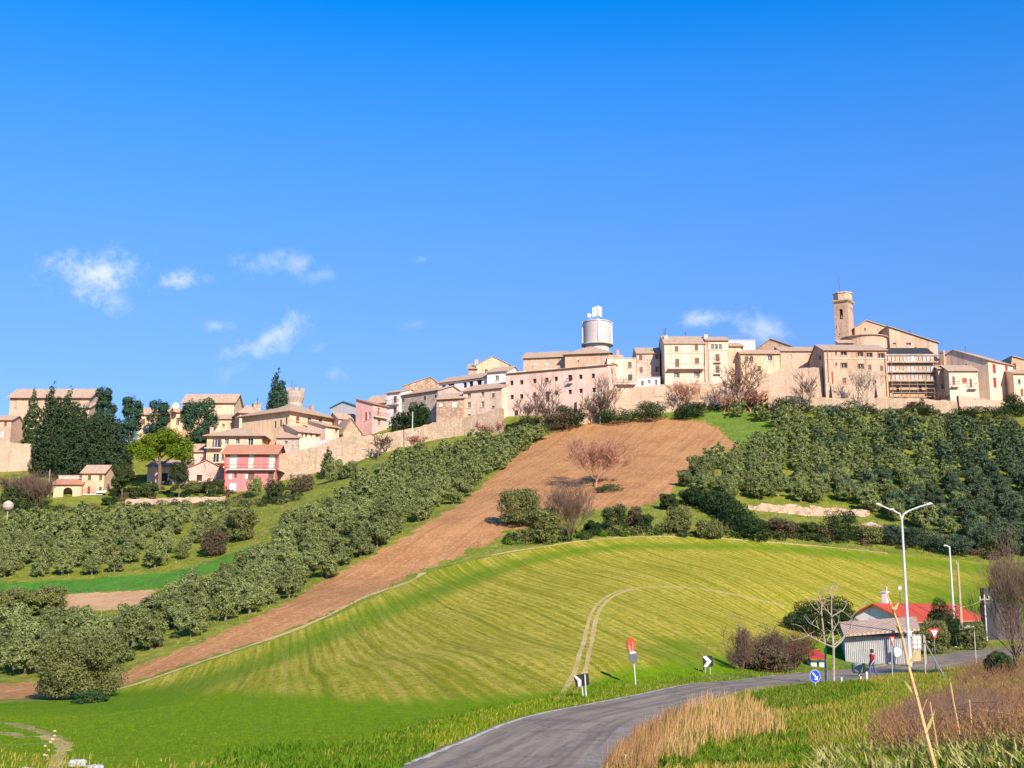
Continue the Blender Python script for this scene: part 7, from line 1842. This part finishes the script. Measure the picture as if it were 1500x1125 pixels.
for o in list(SC.objects):
    if o.get('label') == 'small pale stone lying along the footpath at the left': o['group'] = 'stones along the footpath'
# ---------------------------------------------------------------- grass and weeds (uncounted blades)
def blades(name, label, x, y, hgt, wid, mat_, rng, lean=.45, curve=True, wind=(.15, 0), sink=.03):
    n_ = len(x); z = H(x, y)-sink
    a = rng.uniform(0, 6.283, n_); b = a+rng.uniform(-.9, .9, n_)+1.57
    h_ = hgt*rng.uniform(.55, 1.3, n_); w = wid*rng.uniform(.7, 1.3, n_)
    L = lean*rng.uniform(.1, 1.2, n_)
    ux, uy = np.cos(a)*w, np.sin(a)*w; lx, ly = np.cos(b)*L*h_+wind[0]*h_, np.sin(b)*L*h_+wind[1]*h_
    V = np.empty((n_, 5, 3))
    V[:, 0] = np.stack([x-ux, y-uy, z], 1); V[:, 1] = np.stack([x+ux, y+uy, z], 1)
    V[:, 2] = np.stack([x+lx*.35+ux*.75, y+ly*.35+uy*.75, z+h_*.62], 1); V[:, 3] = np.stack([x+lx*.35-ux*.75, y+ly*.35-uy*.75, z+h_*.62], 1)
    V[:, 4] = np.stack([x+lx, y+ly, z+h_], 1)
    k = np.arange(n_)*5
    T = np.stack([np.stack([k, k+1, k+2], 1), np.stack([k, k+2, k+3], 1), np.stack([k+3, k+2, k+4], 1)], 1).reshape(-1, 3)
    o = np_obj(name, V.reshape(-1, 3), T, MT[mat_]); tag(o, label, None, None, 'stuff'); return o
def scatter(poly_px, n_, rng, ymin=4, ymax=200, power=1.0, cl=0.0, clump=3.0):
    """ground points seen inside a picture polygon, denser near the camera"""
    P_ = np.array(poly_px, float); hs = np.array([hit(*p, ymin)[:2] for p in dens(poly_px, True, 20)])
    x0, y0 = hs.min(0)-1; x1, y1 = hs.max(0)+1
    y0 = max(y0, ymin); y1 = min(y1, ymax)
    ox, oy = [], []
    got = 0
    for it in range(40):
        m_ = n_*3
        if power: 
            t = rng.uniform(0, 1, m_); y = y0*(y1/y0)**t
        else: y = rng.uniform(y0, y1, m_)
        x = rng.uniform(x0, x1, m_)
        px, py = proj(x, y, H(x, y)); k = inside(poly_px, px, py)
        if power: k &= rng.uniform(0, 1, m_) < np.clip((y0*1.0/y)**(power-1) if power > 1 else 1, 0, 1)
        if cl:
            q = np.sin(x*clump+1.3*np.sin(y*clump*.7))*np.sin(y*clump*.8+1.1*np.sin(x*clump*.6)); k &= rng.uniform(-1, 1, m_) < q*1.2+cl
        ox.append(x[k]); oy.append(y[k]); got += k.sum()
        if got >= n_: break
    return np.concatenate(ox)[:n_], np.concatenate(oy)[:n_]
g = np.random.default_rng(5)
# verge on the field side and on the near side
xs, ys = [], []
rp = np.array(ROAD_L); 
def along(line, off0, off1, n_, ymin, ymax, rng, toward=1.0):
    L = np.array(line); seg = np.hypot(*(L[1:]-L[:-1]).T); ok = (L[:-1, 1] > ymin) & (L[:-1, 1] < ymax)
    pr = seg*ok/np.maximum(L[:-1, 1], 5)**1.2; pr /= pr.sum(); i = rng.choice(len(seg), n_, p=pr); t = rng.uniform(0, 1, n_)
    d = (L[i+1]-L[i])/seg[i][:, None]; p = L[i]+(L[i+1]-L[i])*t[:, None]; o = off0+(off1-off0)*rng.uniform(0, 1, n_)**1.3
    return p[:, 0]-d[:, 1]*o, p[:, 1]+d[:, 0]*o
x, y = along(ROAD_L, .1, 3.0, 26000, 24, 110, g); blades('verge_grass', 'green grass along the field side of the road', x, y, .13, .014, 'grass', g)
x, y = along(ROAD_L, .0, 2.6, 4500, 24, 110, g); blades('verge_grass', 'dry stems in the verge on the field side of the road', x, y, .17, .011, 'grassdry', g, .6)
x, y = along(ROAD_L, .6, 3.4, 9000, 24, 100, g)
q = np.sin(x*1.1+y*.7)*np.sin(y*.9-x*.4) > .15; blades('verge_weeds', 'lush dark weeds along the field side of the road', x[q], y[q], .17, .022, 'grassdark', g, .7)
x, y = along(ROAD_R, -.1, -2.2, 9000, 24, 96, g); blades('verge_grass', 'yellowish grass along the near side of the road', x, y, .22, .018, 'grassdry', g)
x, y = scatter([(300, 1140), (330, 1103), (420, 1092), (520, 1095), (600, 1090), (640, 1096), (560, 1140)], 6000, g, 20, 60); blades('verge_weeds', 'lush weeds at the bottom edge beside the road', x, y, .20, .022, 'grassdark', g, .7)
x, y = scatter([(-20, 1140), (-20, 1100), (100, 1108), (200, 1116), (330, 1112), (420, 1140)], 700, g, 20, 60, cl=-.3, clump=1.5); blades('verge_grass', 'tufts of grass and dry stems along the bottom left edge', x, y, .20, .014, 'grassdry', g, .6)
# crop blades on the nearer part of the field
x, y = scatter([(-30, 1135), (-30, 1035), (200, 1022), (420, 950), (620, 990), (900, 960), (960, 1000), (850, 1028), (730, 1062), (585, 1120), (560, 1135)], 90000, g, 30, 95)
blades('crop_blades', 'short blades of the young crop near the road', x, y, .055, .018, 'grass', g, .5)
# bank on the right
BANK = [(880, 1140), (930, 1090), (985, 1050), (1050, 1030), (1095, 1012), (1180, 1004), (1260, 998), (1330, 984), (1400, 975), (1520, 965), (1760, 960), (1760, 1140)]
# rough tufts on the hillside between the groves
for mt, nb, lb in (('grass', 9000, 'green tufts of rough grass on the hillside'), ('grassdry', 7000, 'yellow tufts of rough grass on the hillside')):
    x, y = scatter([(-30, 760), (380, 740), (760, 640), (1000, 600), (1130, 600), (1500, 640), (1500, 830), (1000, 790), (740, 800), (500, 900), (-30, 1000)], nb*3, g, 95, 255, 0)
    q = np.array([True]*len(x)); 
    for poly in (px_plough, px_earth, px_crop, px_green):
        pxq, pyq = proj(x, y, H(x, y)); q &= ~inside(poly, pxq, pyq)
    x, y = x[q][:nb], y[q][:nb]; blades('hill_tufts', lb, x, y, .32, .05, mt, g, .8)
x, y = scatter(BANK, 60000, g, 6, 95, 1.1); blades('bank_grass', 'yellowish rough grass on the bank right of the road', x, y, .24, .014, 'grassdry', g, .8)
x, y = scatter(BANK, 58000, g, 6, 95, 1.1, cl=-.05, clump=.55); blades('bank_grass', 'green patches of grass on the bank right of the road', x, y, .24, .015, 'grass', g, .7)
x, y = scatter([(1100, 1020), (1180, 1005), (1260, 1000), (1290, 1010), (1240, 1030), (1180, 1040), (1120, 1045)], 6000, g, 10, 90); blades('bank_weeds', 'lush green weeds near the blue sign', x, y, .28, .022, 'grassdark', g, .7)
x, y = scatter([(960, 1130), (985, 1085), (1030, 1075), (1050, 1110), (1090, 1085), (1180, 1080), (1190, 1130)], 9000, g, 8, 60, cl=.2, clump=.8); blades('bank_weeds', 'lush green weeds at the bottom edge under the orange grass', x, y, .26, .02, 'grassdark', g, .8)
# orange dry grass
x, y = scatter([(955, 1128), (990, 1062), (1010, 1038), (1040, 1028), (1075, 1030), (1110, 1042), (1150, 1072), (1150, 1085), (1090, 1092), (1040, 1095), (1010, 1128)], 2300, g, 8, 60, cl=.0, clump=1.9); blades('straw_grass', 'tall orange dry grass between the road and the bank', x, y, .58, .009, 'straw', g, .35, True, (.16, .05))
x, y = scatter([(880, 1140), (900, 1110), (935, 1080), (975, 1052), (1010, 1036), (1020, 1050), (980, 1090), (960, 1140)], 2200, g, 8, 60, cl=.1, clump=1.5); blades('straw_grass', 'thinner reddish dry grass overhanging the road\'s edge', x, y, .52, .008, 'strawbrown', g, .35, True, (.12, .05))
# bramble bank at the lower right: brown stems, dry grass and single arching canes
x, y = scatter([(1290, 1112), (1285, 1065), (1330, 1035), (1400, 1022), (1520, 1010), (1640, 1010), (1640, 1112)], 19000, g, 8, 60, cl=.15, clump=1.3); blades('bramble_grass', 'brown dry undergrowth on the lower right bank', x, y, .40, .009, 'strawbrown', g, .9)
def canes(name, label, poly, n_, hh, r_, mat_, rng, ymin=6, ymax=70):
    x, y = scatter(poly, n_, rng, ymin, ymax); z = H(x, y); mb = MB()
    for a, b, c in zip(x, y, z):
        d = rng.uniform(0, 6.283); L = hh*rng.uniform(.5, 1.3); sp_ = rng.uniform(.2, .9)
        p = [Vector((a, b, c-.1))]
        for t in (.33, .66, 1.0):
            p.append(Vector((a+math.cos(d)*L*sp_*t+rng.uniform(-.08, .08), b+math.sin(d)*L*sp_*t*.6+rng.uniform(-.08, .08), c+L*(t-.55*sp_*t*t)+rng.uniform(-.05, .05))))
        mb.tube(p, [r_, r_*.8, r_*.6, r_*.3], 3, 0, False)
    o = mb.build(name, MT[mat_]); tag(o, label, None, None, 'stuff')
canes('bramble', 'tangle of reddish brown bramble stems on the lower right bank', [(1275, 1115), (1290, 1068), (1340, 1030), (1410, 1015), (1520, 1000), (1640, 1000), (1640, 1115)], 2300, .80, .010, 'bramble', g)
canes('bramble', 'dark bramble stems inside the lower right thicket', [(1330, 1085), (1340, 1040), (1410, 1025), (1470, 1030), (1470, 1085)], 1200, .75, .011, 'twigdark', g)
canes('bramble', 'dry brushwood on the bank below the cabin', [(1395, 1010), (1420, 980), (1520, 955), (1520, 1010)], 1200, 1.0, .012, 'bramble', g, 30, 95)
for i, (pts, r_, mt, lb) in enumerate((([(1362, 1028), (1365, 1045), (1374, 1098)], .011, 'cane', 'thin upright stem left in the bramble thicket'), ([(1392, 1000), (1397, 1030), (1405, 1070), (1408, 1110)], .012, 'cane', 'long thin upright stem in the middle of the bramble thicket'), ([(1420, 1025), (1423, 1060), (1420, 1100)], .010, 'cane', 'thin stem right in the bramble thicket'),
        ([(1358, 1024), (1350, 1045), (1354, 1075)], .009, 'straw', 'short pale forked twig beside the foreground cane'), ([(1395, 1035), (1420, 1029), (1458, 1027)], .016, 'twigdark', 'dark twig lying level over the bramble thicket'), ([(1430, 1070), (1460, 1068), (1495, 1071)], .012, 'palebark', 'pale twig lying level in the bramble thicket'), ([(1440, 1040), (1480, 1046), (1500, 1052)], .012, 'palebark', 'pale twig slanting at the right edge of the thicket'))):
    Y = 19.0+i*.7
    mb = MB(); q = [at(*p, Y) for p in pts]
    if pts[-1][1] > 1069 and mt == 'cane': q.append(Vector((q[-1].x, Y, h1(q[-1].x, Y)-.1)))
    mb.tube(q, r_, 5); tag(mb.build('twig', MT[mt], None, loc=q[0]), lb, 'twig')
# broad pale leaves at the bottom right
x, y = scatter([(1190, 1150), (1195, 1108), (1290, 1103), (1400, 1100), (1520, 1092), (1520, 1150)], 1500, g, 6, 30, cl=.6, clump=2.5)
blades('broad_leaved_weeds', 'pale broad leaved weeds along the bottom right edge', x, y, .30, .022, 'broad', g, 1.0, True, (0, 0))
x, y = scatter([(1190, 1150), (1195, 1112), (1290, 1108), (1400, 1106), (1520, 1098), (1520, 1150)], 1500, g, 6, 30); blades('broad_leaved_weeds', 'green broad leaves between the pale weeds at the bottom right', x, y, .24, .02, 'grass', g, 1.0, True, (0, 0))
# the dry cane close to the camera
Y = 8.5
pts = [(1376, 1150), (1369, 1122), (1357, 1075), (1343, 1020), (1331, 975), (1321, 930), (1310, 895), (1300, 870)]
q = [at(a+random.uniform(-1.0, 1.0), b, Y) for a, b in pts]; q[0] = Vector((at(1384, 1180, Y).x, Y, h1(at(1384, 1180, Y).x, Y)-.1))
cn = empty('dry_cane', q[0], 'tall dry orange cane rising close to the camera at the right', 'cane')
mb = MB(); mb.tube(q, [.017, .015, .014, .013, .011, .009, .006, .004], 7); mb.build('stalk', MT['cane'], cn)
for i in range(1, 7):
    mb = MB(); d = (q[i+1]-q[i]).normalized(); mb.tube([q[i]-d*.012, q[i], q[i]+d*.012], [.010, .019-.0018*i, .010], 7); mb.build('node', MT['strawbrown'], cn)
for i, (dx, dz) in enumerate(((.05, .10), (-.05, .07), (.06, .08), (-.03, .05), (.03, .04))):
    a = q[2+i]; mb = MB(); L = Vector((dx, .01, dz)); s_ = Vector((-dz, 0, dx)).normalized()*.012
    mb.slab([a, a+L*.5+s_, a+L*1.6, a+L*.5-s_], (0, .002, 0)); mb.build('leaf', MT['broad'], cn)
